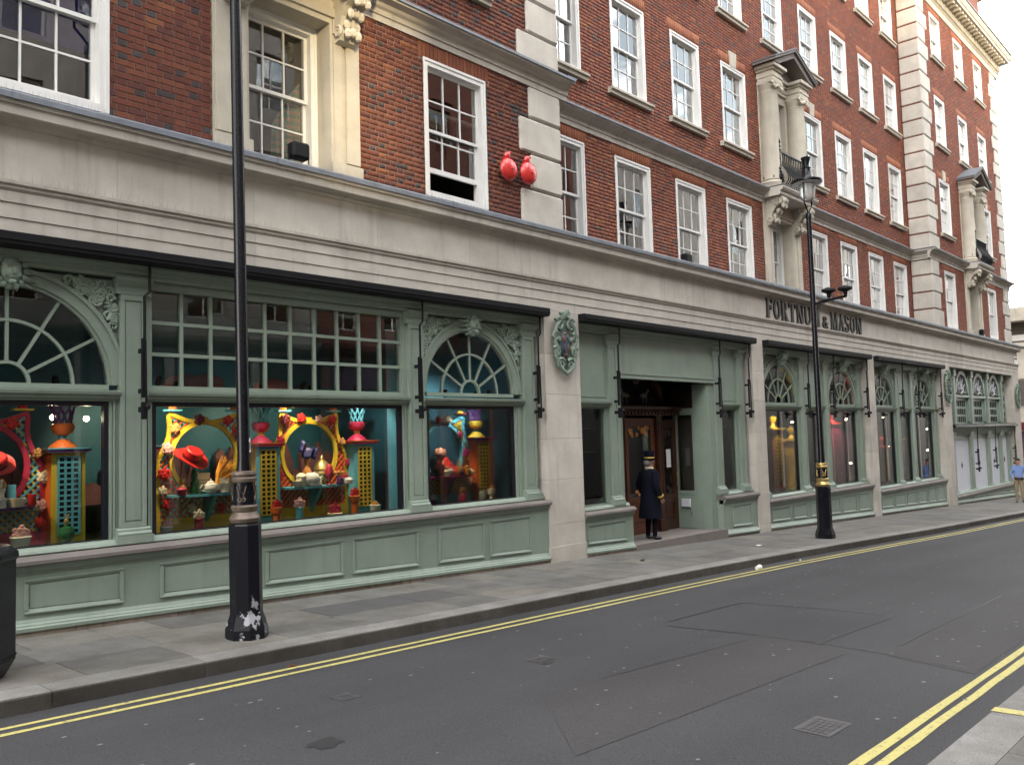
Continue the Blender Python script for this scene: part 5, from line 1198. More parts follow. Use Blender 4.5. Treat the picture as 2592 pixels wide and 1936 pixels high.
def street_lamp(label, x, y, collar, worn, extras, lean=0.0):
    z0 = zg(x); t = thing('street_lamp', label, 'street lamp', (x, y, z0), 'street lamps along the pavement', (0, lean, 0))
    b = MB(); ph = PI/8
    b.lathe([(.208, 0), (.208, .10), (.165, .22), (.158, .25), (.158, 1.10), (.15, 1.115), (.135, 1.12)], (0, 0, 0), 8, phase=ph); part(b, 'base', 'lamp_paint' if worn else 'black_gloss', t)
    c = MB()
    c.lathe([(.125, 1.12), (.145, 1.14), (.15, 1.17), (.13, 1.20), (.115, 1.23), (.13, 1.26), (.135, 1.285), (.115, 1.30)], (0, 0, 0), 20); part(c, 'collar', collar, t, True); c = MB(); c.lathe([(.108, 1.52), (.12, 1.53), (.125, 1.56), (.112, 1.575), (.125, 1.60), (.12, 1.625), (.09, 1.635)], (0, 0, 0), 20); part(c, 'collar', collar, t, True)
    n = MB(); n.lathe([(.112, 1.30), (.105, 1.52)], (0, 0, 0), 20); part(n, 'neck', 'black_gloss', t, True)
    for a0 in (-2.35, -.8, .8, 2.35):
        g = MB()
        def on(u, v): a = a0+u/.113; return (.114*math.cos(a), .114*math.sin(a), 1.41+v)
        for s in (-1, 1):
            g.tube([on(s*q, w) for q, w in ((.045, .075), (.03, .02), (.012, -.045), (-.012, .02), (-.03, -.06))], .006, 5); g.tube([on(s*.02+.018*math.cos(k*.7), -.055+.018*math.sin(k*.7)) for k in range(10)], .005, 5)
        part(g, 'monogram', 'gold' if collar == 'gold' else 'bronze', t)
    p = MB(); p.lathe([(.074, 1.635), (.064, 1.75), (.060, 4.0), (.055, 7.05), (.065, 7.06), (.065, 7.16), (.05, 7.18)], (0, 0, 0), 16); part(p, 'pole', 'black_gloss', t, True)
    f = MB()
    for s in (-1, 1): f.tube([(0, 0, 7.16), (s*.09, 0, 7.26), (s*.19, 0, 7.36), (s*.20, 0, 7.50), (s*.20, 0, 7.86)], .018, 6)
    part(f, 'fork', 'black_gloss', t)
    h = MB(); h.lathe([(.315, 7.84), (.33, 7.86), (.325, 7.90), (.25, 7.93), (.16, 7.95), (.125, 8.0), (.095, 8.12), (.088, 8.17), (.105, 8.19), (.07, 8.22), (.065, 8.28), (.10, 8.40), (.105, 8.43), (.0, 8.44)], (0, 0, 0), 24); part(h, 'hood', 'black_gloss', t, True)
    r = MB(); r.lathe([(.305, 7.83), (.32, 7.835), (.305, 7.842), (.24, 7.845)], (0, 0, 0), 24); part(r, 'reflector', 'white_paint', t, True)
    q = MB(); q.lathe([(.0, 7.42), (.05, 7.425), (.11, 7.46), (.15, 7.54), (.17, 7.66), (.175, 7.82)], (0, 0, 0), 20); part(q, 'globe', 'lamp_glass', t, True)
    if extras:
        e = MB(); e.tube([(0, 0, 5.12), (.2, -.2, 5.20), (.54, -.54, 5.30)], [.035, .03, .03], 6); e.tube([(0, 0, 5.02), (.25, -.25, 5.2)], .008, 5); part(e, 'bracket_arm', 'black_matt', t)
        for d in (.27, .55):
            l = MB(); l.lathe([(.03, 0), (.045, .05), (.05, .10), (.12, .13), (.16, .15), (.15, .19), (.06, .23), (0, .235)], (d*.95, -d*.95, 5.22+.14*d), 14); part(l, 'floodlight', 'black_matt', t, True)
    else:
        d = MB(); d.add([(.0, 0, 0)], []); 
        k = MB()
        # white stencilled 1 on the shaft
        for a, b_, c0, c1 in ((-.010, .010, 0, .14),): k.exy([(a, c0), (b_, c0), (b_, c1), (a-.0, c1)], -.003, .003)
        k.exy([(-.010, .14), (-.030, .115), (-.030, .10), (-.010, .118)], -.003, .003); k.exy([(-.024, 0), (.024, 0), (.024, .014), (-.024, .014)], -.0035, .0035)
        o = part(k, 'painted_number', 'paper', t, False, (.048, -.040, 1.82), (0, 0, R(50)))
        fixn(o.data)
    return t
street_lamp('tall black lamp post with bronze collar and chipped paint nearest the camera', 4.66, -1.66, 'bronze', True, False, R(-.6))
street_lamp('black lamp post with gold collar, twin floodlights and lantern beyond the entrance', 18.66, -1.68, 'gold', False, True)

# litter bin at the left edge
t = thing('litter_bin', 'black octagonal litter bin cut off by the left edge', 'bin', (2.26, -1.52, zg(2.26)))
m = MB(); m.lathe([(.26, 0), (.33, .12), (.34, .14), (.34, .93)], (0, 0, 0), 8, phase=PI/8); part(m, 'body', 'black_gloss', t)
m = MB(); m.lathe([(.345, .932), (.36, .96), (.355, 1.0), (.30, 1.05), (.12, 1.10), (.0, 1.11)], (0, 0, 0), 8, phase=PI/8); part(m, 'lid', 'black_gloss', t)
m = MB(); m.lathe([(.341, .16), (.346, .165), (.346, .185), (.341, .19)], (0, 0, 0), 8, phase=PI/8); part(m, 'band', 'black_matt', t)

# alarm gongs, floodlights on the ledge
def gong(label, x, y, z, yaw=0, s=1.0):
    t = thing('alarm_gong', label, 'alarm bell', (x, y, z), 'red alarm gongs on the wall', (0, 0, yaw)); t.scale = (s, s, s)
    d = MB(); d.lathe([(.0, -.185), (.02, -.18), (.022, -.165), (.10, -.160), (.165, -.13), (.19, -.085), (.195, -.07), (.18, -.065)], (0, 0, 0), 28, axis='y'); part(d, 'dome', 'red_paint', t, True)
    h = MB(); h.box(-.05, .05, -.065, .0, -.06, .24); h.ball((0, -.05, .24), .06, .05, .07, 8, 6); h.tube([(.0, -.05, .26), (.07, -.06, .31), (.08, -.06, .28)], .015, 6); part(h, 'housing', 'red_paint', t, True)
gong('round red alarm gong on brickwork, left one of the pair by the quoins', 10.47, -.02, 6.06); gong('round red alarm gong overlapping the stone quoins, right one of the pair', 10.90, -.075, 6.07)
gong('small red alarm bell projecting from the far corner pier', 45.25, -.35, 1.88, R(60), .9)
def flood(label, x, y, z):
    t = thing('floodlight', label, 'floodlight', (x, y, z), 'black floodlights on the lead ledge')
    b = cbox(-.13, .13, -.10, .06, .08, .30, .03); cpart(b, 'housing', 'black_matt', t); s = MB(); s.tube([(-.15, -.02, .18), (-.15, -.02, .02), (.15, -.02, .02), (.15, -.02, .18)], .012, 5); s.box(-.04, .04, -.06, .06, 0, .02); part(s, 'bracket', 'black_matt', t)
    v = MB()
    for i in range(6): v.box(-.12, .12, .062, .075, .10+.032*i, .115+.032*i)
    part(v, 'cooling_fin', 'black_matt', t)
flood('black floodlight on the lead ledge before the stone-framed window', 6.40, -.08, 5.235); flood('black floodlight on the ledge between the sash windows above entrance', 16.5, .2, 5.24); flood('black floodlight on the ledge before the far stone surround', 39.1, -.08, 5.235)
# street name plate on the last pier
t = thing('street_name_plate', 'small white street name plate on the corner of the frieze', 'sign', (44.80, -.03, 4.55)); part(B(-.30, .30, -.01, .0, -.16, .16), 'plate', 'paper', t)
part(B(-.24, .24, -.014, -.0105, .02, .10), 'lettering', 'letter_black', t)
# litter in the gutter
t = thing('paper_cup', 'crumpled white paper cup lying in the gutter', 'litter', (13.60, -2.62, rz(13.6, -2.62)+.035)); m = MB(); m.lathe([(.03, -.05), (.036, 0), (.045, .055), (.047, .06)], (0, 0, 0), 12, axis='x'); part(m, 'cup', 'paper', t, True); m = MB(); m.lathe([(.0, .058), (.048, .06), (.049, .068), (0, .072)], (0, 0, 0), 12, axis='x'); part(m, 'lid', 'paper', t, True)
def scrap(name, label, x, y, z, mat, s):
    m = MB(); n = 7; r2 = random.Random(int(x*77)); m.add([(s*(.6+.6*r2.random())*math.cos(2*PI*k/n), s*.7*(.6+.6*r2.random())*math.sin(2*PI*k/n), .004+.012*r2.random()) for k in range(n)]+[(0, 0, .018)], [(k, (k+1) % n, n) for k in range(n)])
    o = part(m, name, mat, None, False, (x, y, z)); tag(o, label, 'litter'); return o
scrap('paper_scrap', 'scrap of white paper on the pavement short of the far lamp', 16.2, -1.35, zg(16.2)+.002, 'paper', .09); scrap('litter_ball', 'small white ball of litter beside the paper cup', 15.35, -2.58, rz(15.35, -2.58)+.003, 'paper', .035); scrap('dead_leaf', 'reddish brown leaf in the gutter by the near lamp', 4.55, -2.60, rz(4.55, -2.6)+.002, 'wood_light', .045); scrap('red_wrapper', 'small dark red wrapper in the gutter beyond the cup', 15.9, -2.56, rz(15.9, -2.56)+.003, 'dark_red', .04); scrap('dark_scrap', 'thin dark scrap on the pavement outside the entrance', 12.6, -1.0, zg(12.6)+.002, 'wood_dark', .07)

# ------------------------------------------------------------------ people
simple('navy_cloth', (.006, .007, .013), .9, .15, 30, spec=.08); simple('black_leather', (.012, .012, .013), .3, .1, 20); simple('skin', (.42, .22, .15), .55, .08, 20); simple('blue_shirt', (.17, .26, .50), .85, .12, 20); simple('khaki', (.30, .24, .15), .9, .1, 20); simple('dark_hair', (.015, .011, .009), .7, .2, 60); simple('grey_hair', (.2, .19, .18), .8, .2, 60); simple('gold_braid', (.55, .36, .06), .5, .1, 30); simple('white_cloth', (.7, .7, .68), .85, .05, 20)
def skin_body(name, J, E, parent):
    """J: name -> (pos, radius, material); one continuous surface grown over the joints"""
    keys = list(J); me = bpy.data.meshes.new(name+'_rig'); me.from_pydata([J[k][0] for k in keys], [(keys.index(a), keys.index(b)) for a, b in E], [])
    o = bpy.data.objects.new(name+'_rig', me); COL.objects.link(o)
    o.modifiers.new('skin', 'SKIN'); sv = me.skin_vertices[0].data
    for i, k in enumerate(keys):
        r = J[k][1]; sv[i].radius = (r, r) if not isinstance(r, tuple) else r
        sv[i].use_root = (k == 'pelvis')
    s = o.modifiers.new('sub', 'SUBSURF'); s.levels = 2; s.render_levels = 2
    dg = bpy.context.evaluated_depsgraph_get(); dg.update(); ev = o.evaluated_get(dg); m2 = bpy.data.meshes.new_from_object(ev, depsgraph=dg)
    bpy.data.objects.remove(o); bpy.data.meshes.remove(me)
    m2.materials.clear(); mats = []
    for k in keys:
        if J[k][2] not in mats: mats.append(J[k][2])
    for k in mats: m2.materials.append(MATS[k])
    P = np.array([J[k][0] for k in keys]); seg = [(keys.index(a), keys.index(b)) for a, b in E]; Rr = np.array([max(J[k][1]) if isinstance(J[k][1], tuple) else J[k][1] for k in keys])
    for p in m2.polygons:
        c = np.array(p.center); best = 1e9; mi = 0
        for a, b in seg:
            d = P[b]-P[a]; t = np.clip(np.dot(c-P[a], d)/max(1e-9, np.dot(d, d)), 0, 1); dist = np.linalg.norm(c-P[a]-d*t)-(Rr[a]*(1-t)+Rr[b]*t)
            if dist < best: best = dist; mi = mats.index(J[keys[b] if t > .5 else keys[a]][2])
        p.material_index = mi; p.use_smooth = True
    return link('body', m2, parent)
def figure(parent, sh, tr, shoe, arm_pose, hands='skin'):
    J = dict(pelvis=((0, 0, .90), (.13, .16), tr), spine=((0, 0, 1.06), (.12, .15), sh), chest=((.015, 0, 1.26), (.13, .17), sh), neck=((.01, 0, 1.42), .055, 'skin'), jaw=((.035, 0, 1.485), (.07, .065), 'skin'), head=((.035, 0, 1.575), (.095, .08), 'skin'), crown=((.02, 0, 1.65), (.075, .07), 'skin'))
    E = [('pelvis', 'spine'), ('spine', 'chest'), ('chest', 'neck'), ('neck', 'jaw'), ('jaw', 'head'), ('head', 'crown')]
    for s, n in ((1, 'l'), (-1, 'r')):
        el, wr, hd = arm_pose[n]
        J['sh'+n] = ((0, s*.175, 1.34), .072, sh); J['el'+n] = (el, .050, sh); J['wr'+n] = (wr, .036, sh); J['hd'+n] = (hd, .034, hands)
        E += [('chest', 'sh'+n), ('sh'+n, 'el'+n), ('el'+n, 'wr'+n), ('wr'+n, 'hd'+n)]
        d = Vector(hd)-Vector(wr); d.normalize(); sd = Vector((0, 1, 0)) if abs(d.y) < .8 else Vector((1, 0, 0)); up = d.cross(sd)
        for i in range(4):
            q = Vector(hd)+d*.035+up*(.026*(i-1.5)); J['f%s%d' % (n, i)] = (tuple(q), .0095, hands); J['g%s%d' % (n, i)] = (tuple(q+d*(.045+.008*(1.5-abs(i-1.5)))-sd*.012), .008, hands); E += [('hd'+n, 'f%s%d' % (n, i)), ('f%s%d' % (n, i), 'g%s%d' % (n, i))]
        q = Vector(hd)+up*.045; J['t'+n] = (tuple(q+d*.015), .010, hands); E.append(('hd'+n, 't'+n))
        J['hip'+n] = ((0, s*.085, .84), .095, tr); J['kn'+n] = ((.02, s*.095, .47), .066, tr); J['an'+n] = ((0, s*.10, .09), .045, tr if tr != 'shoe' else shoe); J['heel'+n] = ((-.03, s*.10, .045), .042, shoe); J['toe'+n] = ((.15, s*.12, .035), (.030, .042), shoe)
        E += [('pelvis', 'hip'+n), ('hip'+n, 'kn'+n), ('kn'+n, 'an'+n), ('an'+n, 'heel'+n), ('heel'+n, 'toe'+n)]
    body = skin_body('person', J, E, parent)
    f = MB(); f.ball((.125, 0, 1.565), .020, .013, .026, 6, 5, 'skin'); f.ball((.112, 0, 1.515), .010, .024, .006, 6, 4, 'pink')
    for s in (-1, 1): f.ball((.112, s*.032, 1.590), .010, .012, .008, 6, 4, 'white_cloth'); f.ball((.120, s*.032, 1.590), .005, .006, .006, 6, 4, 'dark_hair'); f.ball((.02, s*.085, 1.57), .022, .012, .032, 6, 5, 'skin')
    part(f, 'face', None, body, True)
    return body
t = thing('person', 'doorman in long navy coat and gold-banded top hat standing on the entrance step', 'person', (14.82, .26, -.458), None, (0, 0, R(-18))); t.scale = (1.0, 1.08, .985)
b = figure(t, 'navy_cloth', 'navy_cloth', 'black_leather', dict(l=((-.06, .245, 1.08), (.07, .235, .87), (.115, .215, .81)), r=((-.06, -.245, 1.08), (.07, -.235, .87), (.115, -.215, .81))))
c = MB(); rings = [(.44, .20, .25, -.02), (.60, .195, .235, -.01), (.86, .175, .205, 0), (1.02, .155, .185, .0), (1.16, .165, .20, .01), (1.30, .165, .225, .01), (1.385, .12, .20, .005), (1.435, .075, .085, .005)]
n = 22; vs = []
for z, rx, ry, ox in rings:
    for k in range(n): a = 2*PI*k/n; w = 1+(.05*math.sin(a*5) if z < .7 else 0); vs.append((ox+rx*w*math.cos(a), ry*w*math.sin(a), z))
c.add(vs, [(i*n+k, i*n+(k+1) % n, (i+1)*n+(k+1) % n, (i+1)*n+k) for i in range(len(rings)-1) for k in range(n)])
for s, n_ in ((1, 'l'), (-1, 'r')): c.tube([(0, s*.175, 1.35), (-.04, s*.225, 1.2), (-.06, s*.247, 1.08), (.0, s*.243, .97), (.07, s*.236, .875)], [.085, .075, .068, .058, .055], 10)
part(c, 'coat', 'navy_cloth', b, True)
c = MB()
for s in (-1, 1): part(MB().tube([(.045, s*.238, .91), (.07, s*.236, .875)], .060, 10), 'cuff', 'gold_braid', b, True)
c.tube([(.10*math.cos(k*PI/8)*.8+.0, .085*math.sin(k*PI/8), 1.425+.012*math.cos(k*PI/8)) for k in range(17)], .012, 6); part(c, 'gold_trim', 'gold_braid', b, True)
c = MB(); c.tube([(.075*math.cos(k*PI/8), .068*math.sin(k*PI/8), 1.45) for k in range(17)], .014, 6); part(c, 'collar', 'white_cloth', b, True)
c = MB(); c.lathe([(.0, 1.795), (.108, 1.79), (.112, 1.77), (.100, 1.70), (.098, 1.635), (.145, 1.63), (.165, 1.645), (.160, 1.632), (.10, 1.615), (.09, 1.60)], (.015, 0, 0), 22); h = part(c, 'top_hat', 'navy_cloth', b, True)
c = MB(); c.lathe([(.0995, 1.637), (.1015, 1.64), (.1015, 1.662), (.0995, 1.665)], (.015, 0, 0), 22); part(c, 'hat_band', 'gold_braid', h, True)
c = MB(); c.ball((-.03, 0, 1.56), .085, .085, .075, 10, 6); part(c, 'hair', 'grey_hair', b, True)
PX, PY = 37.9, -1.33
t = thing('person', 'man in blue shirt and khaki trousers walking past the far corner', 'person', (PX, PY, zg(PX)), None, (0, 0, R(195)))
b = figure(t, 'blue_shirt', 'khaki', 'black_leather', dict(l=((-.09, .25, 1.08), (.02, .24, .86), (.05, .23, .78)), r=((.05, -.25, 1.08), (.16, -.20, .92), (.22, -.17, .87))))
c = MB(); c.ball((.0, 0, 1.625), .105, .092, .075, 12, 7); part(c, 'hair', 'dark_hair', b, True)
c = MB(); c.lathe([(.165, .88), (.168, .93), (.150, .96)], (0, 0, 0), 16, sx=.92, sy=1.08); part(c, 'belt', 'wood_dark', b, True)
c = MB(); c.tube([(.07*math.cos(k*PI/8), .065*math.sin(k*PI/8), 1.435-.015*math.cos(k*PI/8)) for k in range(17)], .018, 6); part(c, 'collar', 'blue_shirt', b, True)

# ------------------------------------------------------------------ buildings around the street
simple('dark_shop', (.022, .020, .022), .4, .4, 1.5)
def street_front(name, label, x0, x1, y, z0, ztop, wall, rows, nwin, roof=None, skewl=0, skewr=0):
    """terrace front facing the store, its ends cut parallel to the light so that sunlight gets through an added gap between two of them"""
    t = thing(name, label, 'building', ((x0+x1)/2, y, z0), 'buildings on the opposite side of the street'); ox, oz = (x0+x1)/2, z0
    op = []
    for r, (za, zb) in enumerate(rows):
        for i in range(nwin):
            c = x0+(x1-x0)*(i+.5)/nwin-ox; w = min(1.5, (x1-x0)/nwin*.45); op.append((c-w/2, c+w/2, za-oz, zb-oz))
    part(shell(x0-ox, x1-ox, 0, ztop-oz, 0, op, -.25), 'front_wall', wall, t)
    me = None
    for a, b, c, d in op:
        f = MB(); f.box(a, b, -.22, -.16, c, c+.06); f.box(a, b, -.22, -.16, d-.06, d); f.box(a, a+.06, -.22, -.16, c, d); f.box(b-.06, b, -.22, -.16, c, d); f.box((a+b)/2-.025, (a+b)/2+.025, -.21, -.17, c, d); f.box(a, b, -.21, -.17, (c+d)/2-.03, (c+d)/2+.03)
        o = part(f, 'window', 'white_paint', t); part(B(a, b, -.195, -.19, c, d), 'pane', 'glass_sash', o)
    D = -7.0; s = 1
    gf = MB(); gf.box(x0-ox+.02, x1-ox-.02, .03, .10, 0, 4.45-oz); part(gf, 'shopfront', 'dark_shop', t)
    k = int((x1-x0)/2.6)
    for i in range(k):
        xa = x0-ox+(x1-x0)*i/k; part(B(xa+.1, xa+.34, .10, .22, 0, 4.3-oz), 'pier', wall, t)
        part(B(xa+.4, xa+(x1-x0)/k-.05, .10, .13, 3.5-oz, 4.2-oz), 'fascia_board', ('plum', 'deep_teal', 'wood_dark')[i % 3], t)
    m = MB(); zt = ztop-oz
    P = [(x0-ox, -.3), (x1-ox, -.3), (x1-ox+skewr*D, D), (x0-ox+skewl*D, D)]
    m.add([(p[0], p[1], 0) for p in P]+[(p[0], p[1], zt) for p in P], [(0, 1, 5, 4), (1, 2, 6, 5), (2, 3, 7, 6), (3, 0, 4, 7), (4, 5, 6, 7)]); o = part(m, 'mass', 'interior', t); fixn(o.data)
    for zc in (4.6-oz, zt-.5): part(MB().exx([(0, zc), (.12, zc+.05), (.3, zc+.25), (.35, zc+.4), (0, zc+.42)], x0-ox, x1-ox), 'cornice', wall, t)
    if roof:  # set-back roof added to keep sun off the store's upper floors
        m = MB(); h = roof; q = [(x0-ox+.05, -.4), (x1-ox-.05, -.4), (x1-ox+skewr*-3.2-.05, -3.2), (x0-ox+skewl*-3.2+.05, -3.2)]
        q2 = [(x0-ox+skewl*-3.0+.05, -3.0), (x1-ox+skewr*-3.0-.05, -3.0), (x1-ox+skewr*D-.05, D), (x0-ox+skewl*D+.05, D)]
        m.add([(a, b, zt) for a, b in (q[0], q[1])]+[(a, b, zt+h) for a, b in (q2[0], q2[1])]+[(a, b, zt+h) for a, b in (q2[2], q2[3])]+[(a, b, zt) for a, b in (q2[2], q2[3])], [(0, 1, 2, 3), (3, 2, 4, 5), (0, 3, 5, 7), (7, 0, 3), (1, 6, 4, 2), (5, 4, 6, 7)]); o = part(m, 'roof', 'lead', t); fixn(o.data)
    return t
RW = [(.2, 3.6), (5.6, 8.0), (9.2, 11.4), (12.6, 14.6)]
SK = .5
street_front('corner_house', 'tall pale stone building opposite, left of the added sun gap', -34, -.75, -14.2, .1, 16.8, 'opposite_stone', RW, 11, 3.0, 0, SK)  # unseen fronts, height and gap shaped for the sun patch on the store
street_front('stone_terrace', 'tall pale stone building opposite, right of the added sun gap', 1.35, 17, -14.2, -.6, 16.8, 'opposite_stone', RW, 6, 3.0, SK, 0)
street_front('brick_terrace', 'red brick building opposite with white sash windows', 17.05, 33, -14.2, -1.1, 16.8, 'brick_wall', RW, 7, 3.0)
street_front('end_terrace', 'pale stone building at the far end of the opposite side', 33.05, 120, -14.2, -4.0, 16.8, 'opposite_stone', RW, 24, 3.0)
tl = thing('sun_gap_link', 'low stone link added below the sun gap between the unseen opposite buildings', 'building', (.1, -14.3, .05)); part(B(-.85, 1.25, -6, 0, 0, 8.4), 'wall', 'opposite_stone', tl); part(B(-.4, .4, .01, .05, 0, 2.6), 'door', 'wood_dark', tl)  # added block, its height sets where the sun patch starts

# corner building beyond the side street, seen as a sliver at the right edge
t = thing('corner_building', 'cream and grey corner building beyond the side street at the right edge', 'building', (58, 6, zg(58)))
def lw(x0, x1, y0, y1, z0, z1, mat, name, par=None): return part(B(x0-58, x1-58, y0-6, y1-6, z0-zg(58), z1-zg(58)), name, mat, par or t)
lw(58, 70, -2.5, 16, -2.2, 6.2, 'stone_warm', 'wall'); lw(57.8, 70, -2.7, 16, 6.2, 6.42, 'stone_warm', 'cornice'); lw(58.6, 70, -1.8, 16, 6.42, 7.7, 'interior', 'attic'); lw(57.6, 70, -2.8, 16, 7.7, 8.5, 'stone_warm', 'parapet'); lw(57.9, 70, -2.6, 16, 4.3, 4.55, 'stone_warm', 'string_course')
for y in (-1.5, .4, 2.2, 4.2, 6.2, 8.2):
    o = lw(57.94, 58.0, y, y+1.0, 2.7, 4.2, 'interior', 'window'); o2 = lw(58.55, 58.6, y, y+1.0, 6.6, 6.95, 'white_paint', 'window'); o3 = lw(57.93, 58.0, y-.2, y+1.3, -1.8, 1.2, 'plum', 'shop_window')
lw(57.7, 58, -2.5, 16, 1.3, 1.75, 'dark_red', 'shop_fascia')
t = thing('side_street_building', 'pale stone building closing the side street view behind the store corner', 'building', (46, 22, zg(46)))
part(B(-2, 14, 0, 8, 0, 15), 'wall', 'opposite_stone', t)
for i in range(6):
    for j in range(4): part(B(-1+2.4*i, 0+2.4*i, -.05, 0, 2+3.2*j, 4+3.2*j), 'window', 'interior', t)
sr = MB(); sr.add([(45.2, -2.9, zg(45.3)-.128), (57.5, -3.0, zg(57.5)-.128), (57.5, 40, zg(57.5)-.128), (45.2, 40, zg(45.2)-.128)], [(0, 1, 2, 3)])
o = part(sr, 'side_road', 'asphalt'); o['kind'] = 'structure'
# ------------------------------------------------------------------ window displays
def petals(mb, c, r, seed, mat=None):
    q = random.Random(seed)
    mb.ball(c, r*.55, r*.5, r*.55, 8, 5, mat)
    for k in range(11):
        a = 2*PI*k/11+q.random()*.4; rr = r*(.45 if k % 2 else .72); mb.ball((c[0]+rr*math.cos(a), c[1]-r*.25+(.2*r if k % 2 == 0 else 0), c[2]+rr*math.sin(a)), r*.36, r*.22, r*.34, 6, 4, mat)
def rose(par, x, y, z, r, mat, seed=1):
    m = MB(); petals(m, (0, 0, 0), r, seed); return part(m, 'rose', mat, par, True, (x, y, z))
def lattice(mb, inside, x0, x1, z0, z1, y, pitch, w, mats):
    for di, (sx, mat) in enumerate(((1, mats[0]), (-1, mats[1]))):
        L = (x1-x0)+(z1-z0); k = 0; off = -L
        while off < L:
            # line x = x0+s, z = z0 + sx*(s) + off
            n = 60; run = None
            for i in range(n+2):
                s = (x1-x0)*i/n; x = x0+s; z = (z0+off+s) if sx > 0 else (z1-off-s)
                ok = i <= n and z0 <= z <= z1 and inside(x, z)
                if ok and run is None: run = (x, z)
                if not ok and run is not None:
                    xe = x0+(x1-x0)*(i-1)/n; ze = (z0+off+(xe-x0)) if sx > 0 else (z1-off-(xe-x0))
                    if xe-run[0] > .02: mb.exy([(run[0]-w*.5, run[1]+sx*w*.5), (run[0]+w*.5, run[1]-sx*w*.5), (xe+w*.5, ze-sx*w*.5), (xe-w*.5, ze+sx*w*.5)], y+.006*di, y+.006*di+.006, mat)
                    run = None
            off += pitch
def screen(label, cx, zc, r, y, zf, col, latcol, skirt, roses, shelf, finial, group='trellis screens in the shop window'):
    t = thing('trellis_screen', label, 'window display', (cx, y, zf), group); Z = lambda z: z-zf
    N = 40; R1 = r+.055
    f = MB(); f.band([(r*math.cos(2*PI*i/N), Z(zc)+r*math.sin(2*PI*i/N)) for i in range(N)], [(R1*math.cos(2*PI*i/N), Z(zc)+R1*math.sin(2*PI*i/N)) for i in range(N)], -.02, .02, None, True); o = part(f, 'ring', col, t); fixn(o.data)
    top = zc+r+.115
    half = [(.0, top-.06), (.12, top-.055), (.25, top-.03), (.36, top+.01), (.475, top+.05), (.495, top-.02), (.485, top-.14), (.50, top-.26), (.545, top-.38), (.60, top-.48), (.64, top-.55), (.645, top-.8), (.645, zf+.02)]
    out = [(x, Z(z)) for x, z in half]; inn = []
    for i, (x, z) in enumerate(out):
        a = Vector(out[max(0, i-1)]); b = Vector(out[min(len(out)-1, i+1)]); d = (b-a).normalized(); nrm = Vector((d.y, -d.x)); w = .05
        inn.append((x+nrm.x*w, z+nrm.y*w))
    f = MB()
    for s in (1, -1): f.band([(s*x, z) for x, z in inn], [(s*x, z) for x, z in out], -.018, .018)
    f.box(-.05, .05, -.016, .016, Z(zc)+r+.04, Z(top)-.02); o = part(f, 'border', col, t); fixn(o.data)
    def inside(x, z):
        if math.hypot(x, z-Z(zc)) < R1+.0: return False
        ax = abs(x)
        for (a, b), (c, d) in zip(out[:-1], out[1:]):
            if d <= z <= b and b > d:
                if ax < a+(c-a)*(b-z)/(b-d)-.03 and z < Z(top)-.08+.12*min(1, ax/.45)**2: return True
        return z < out[-2][1] and ax < .61
    l = MB(); lattice(l, inside, -.63, .63, .12, Z(top)+.04, -.005, .085, .018, latcol); o = part(l, 'lattice', None, t); fixn(o.data)
    part(B(-.66, .66, -.03, .03, .0, .15), 'skirt', skirt, t)
    for s in (-1, 1):
        part(B(s*.42-.10, s*.42+.10, -.05, .05, Z(top)+.055, Z(top)+.075), 'finial_plate', finial[0], t); m = MB(); m.ball((s*.42, 0, Z(top)+.085), .055, .05, .04, 8, 5); part(m, 'finial', finial[1], t, True)
    if shelf:
        n = 16; m = MB(); ang = [PI+PI*i/n for i in range(n+1)]; P = [(.54*math.cos(a), .36*math.sin(a)) for a in ang]; zt = Z(1.03)
        m.add([(x, yy, zt) for x, yy in P]+[(x, yy, zt+.03) for x, yy in P], [tuple(range(n, -1, -1)), tuple(range(n+1, 2*n+2))]+[(i, i+1, n+2+i, n+1+i) for i in range(n)]+[(n, 0, n+1, 2*n+1)]); o = part(m, 'shelf', shelf, t); fixn(o.data)
        m = MB(); m.exx([(0, zt), (-.28, zt), (-.06, zt-.30), (0, zt-.36)], -.025, .025); o = part(m, 'shelf_bracket', shelf, t); fixn(o.data)
    for i, (x, z, rr, m) in enumerate(roses): rose(t, x, -.05, Z(z), rr, m, i)
    return t
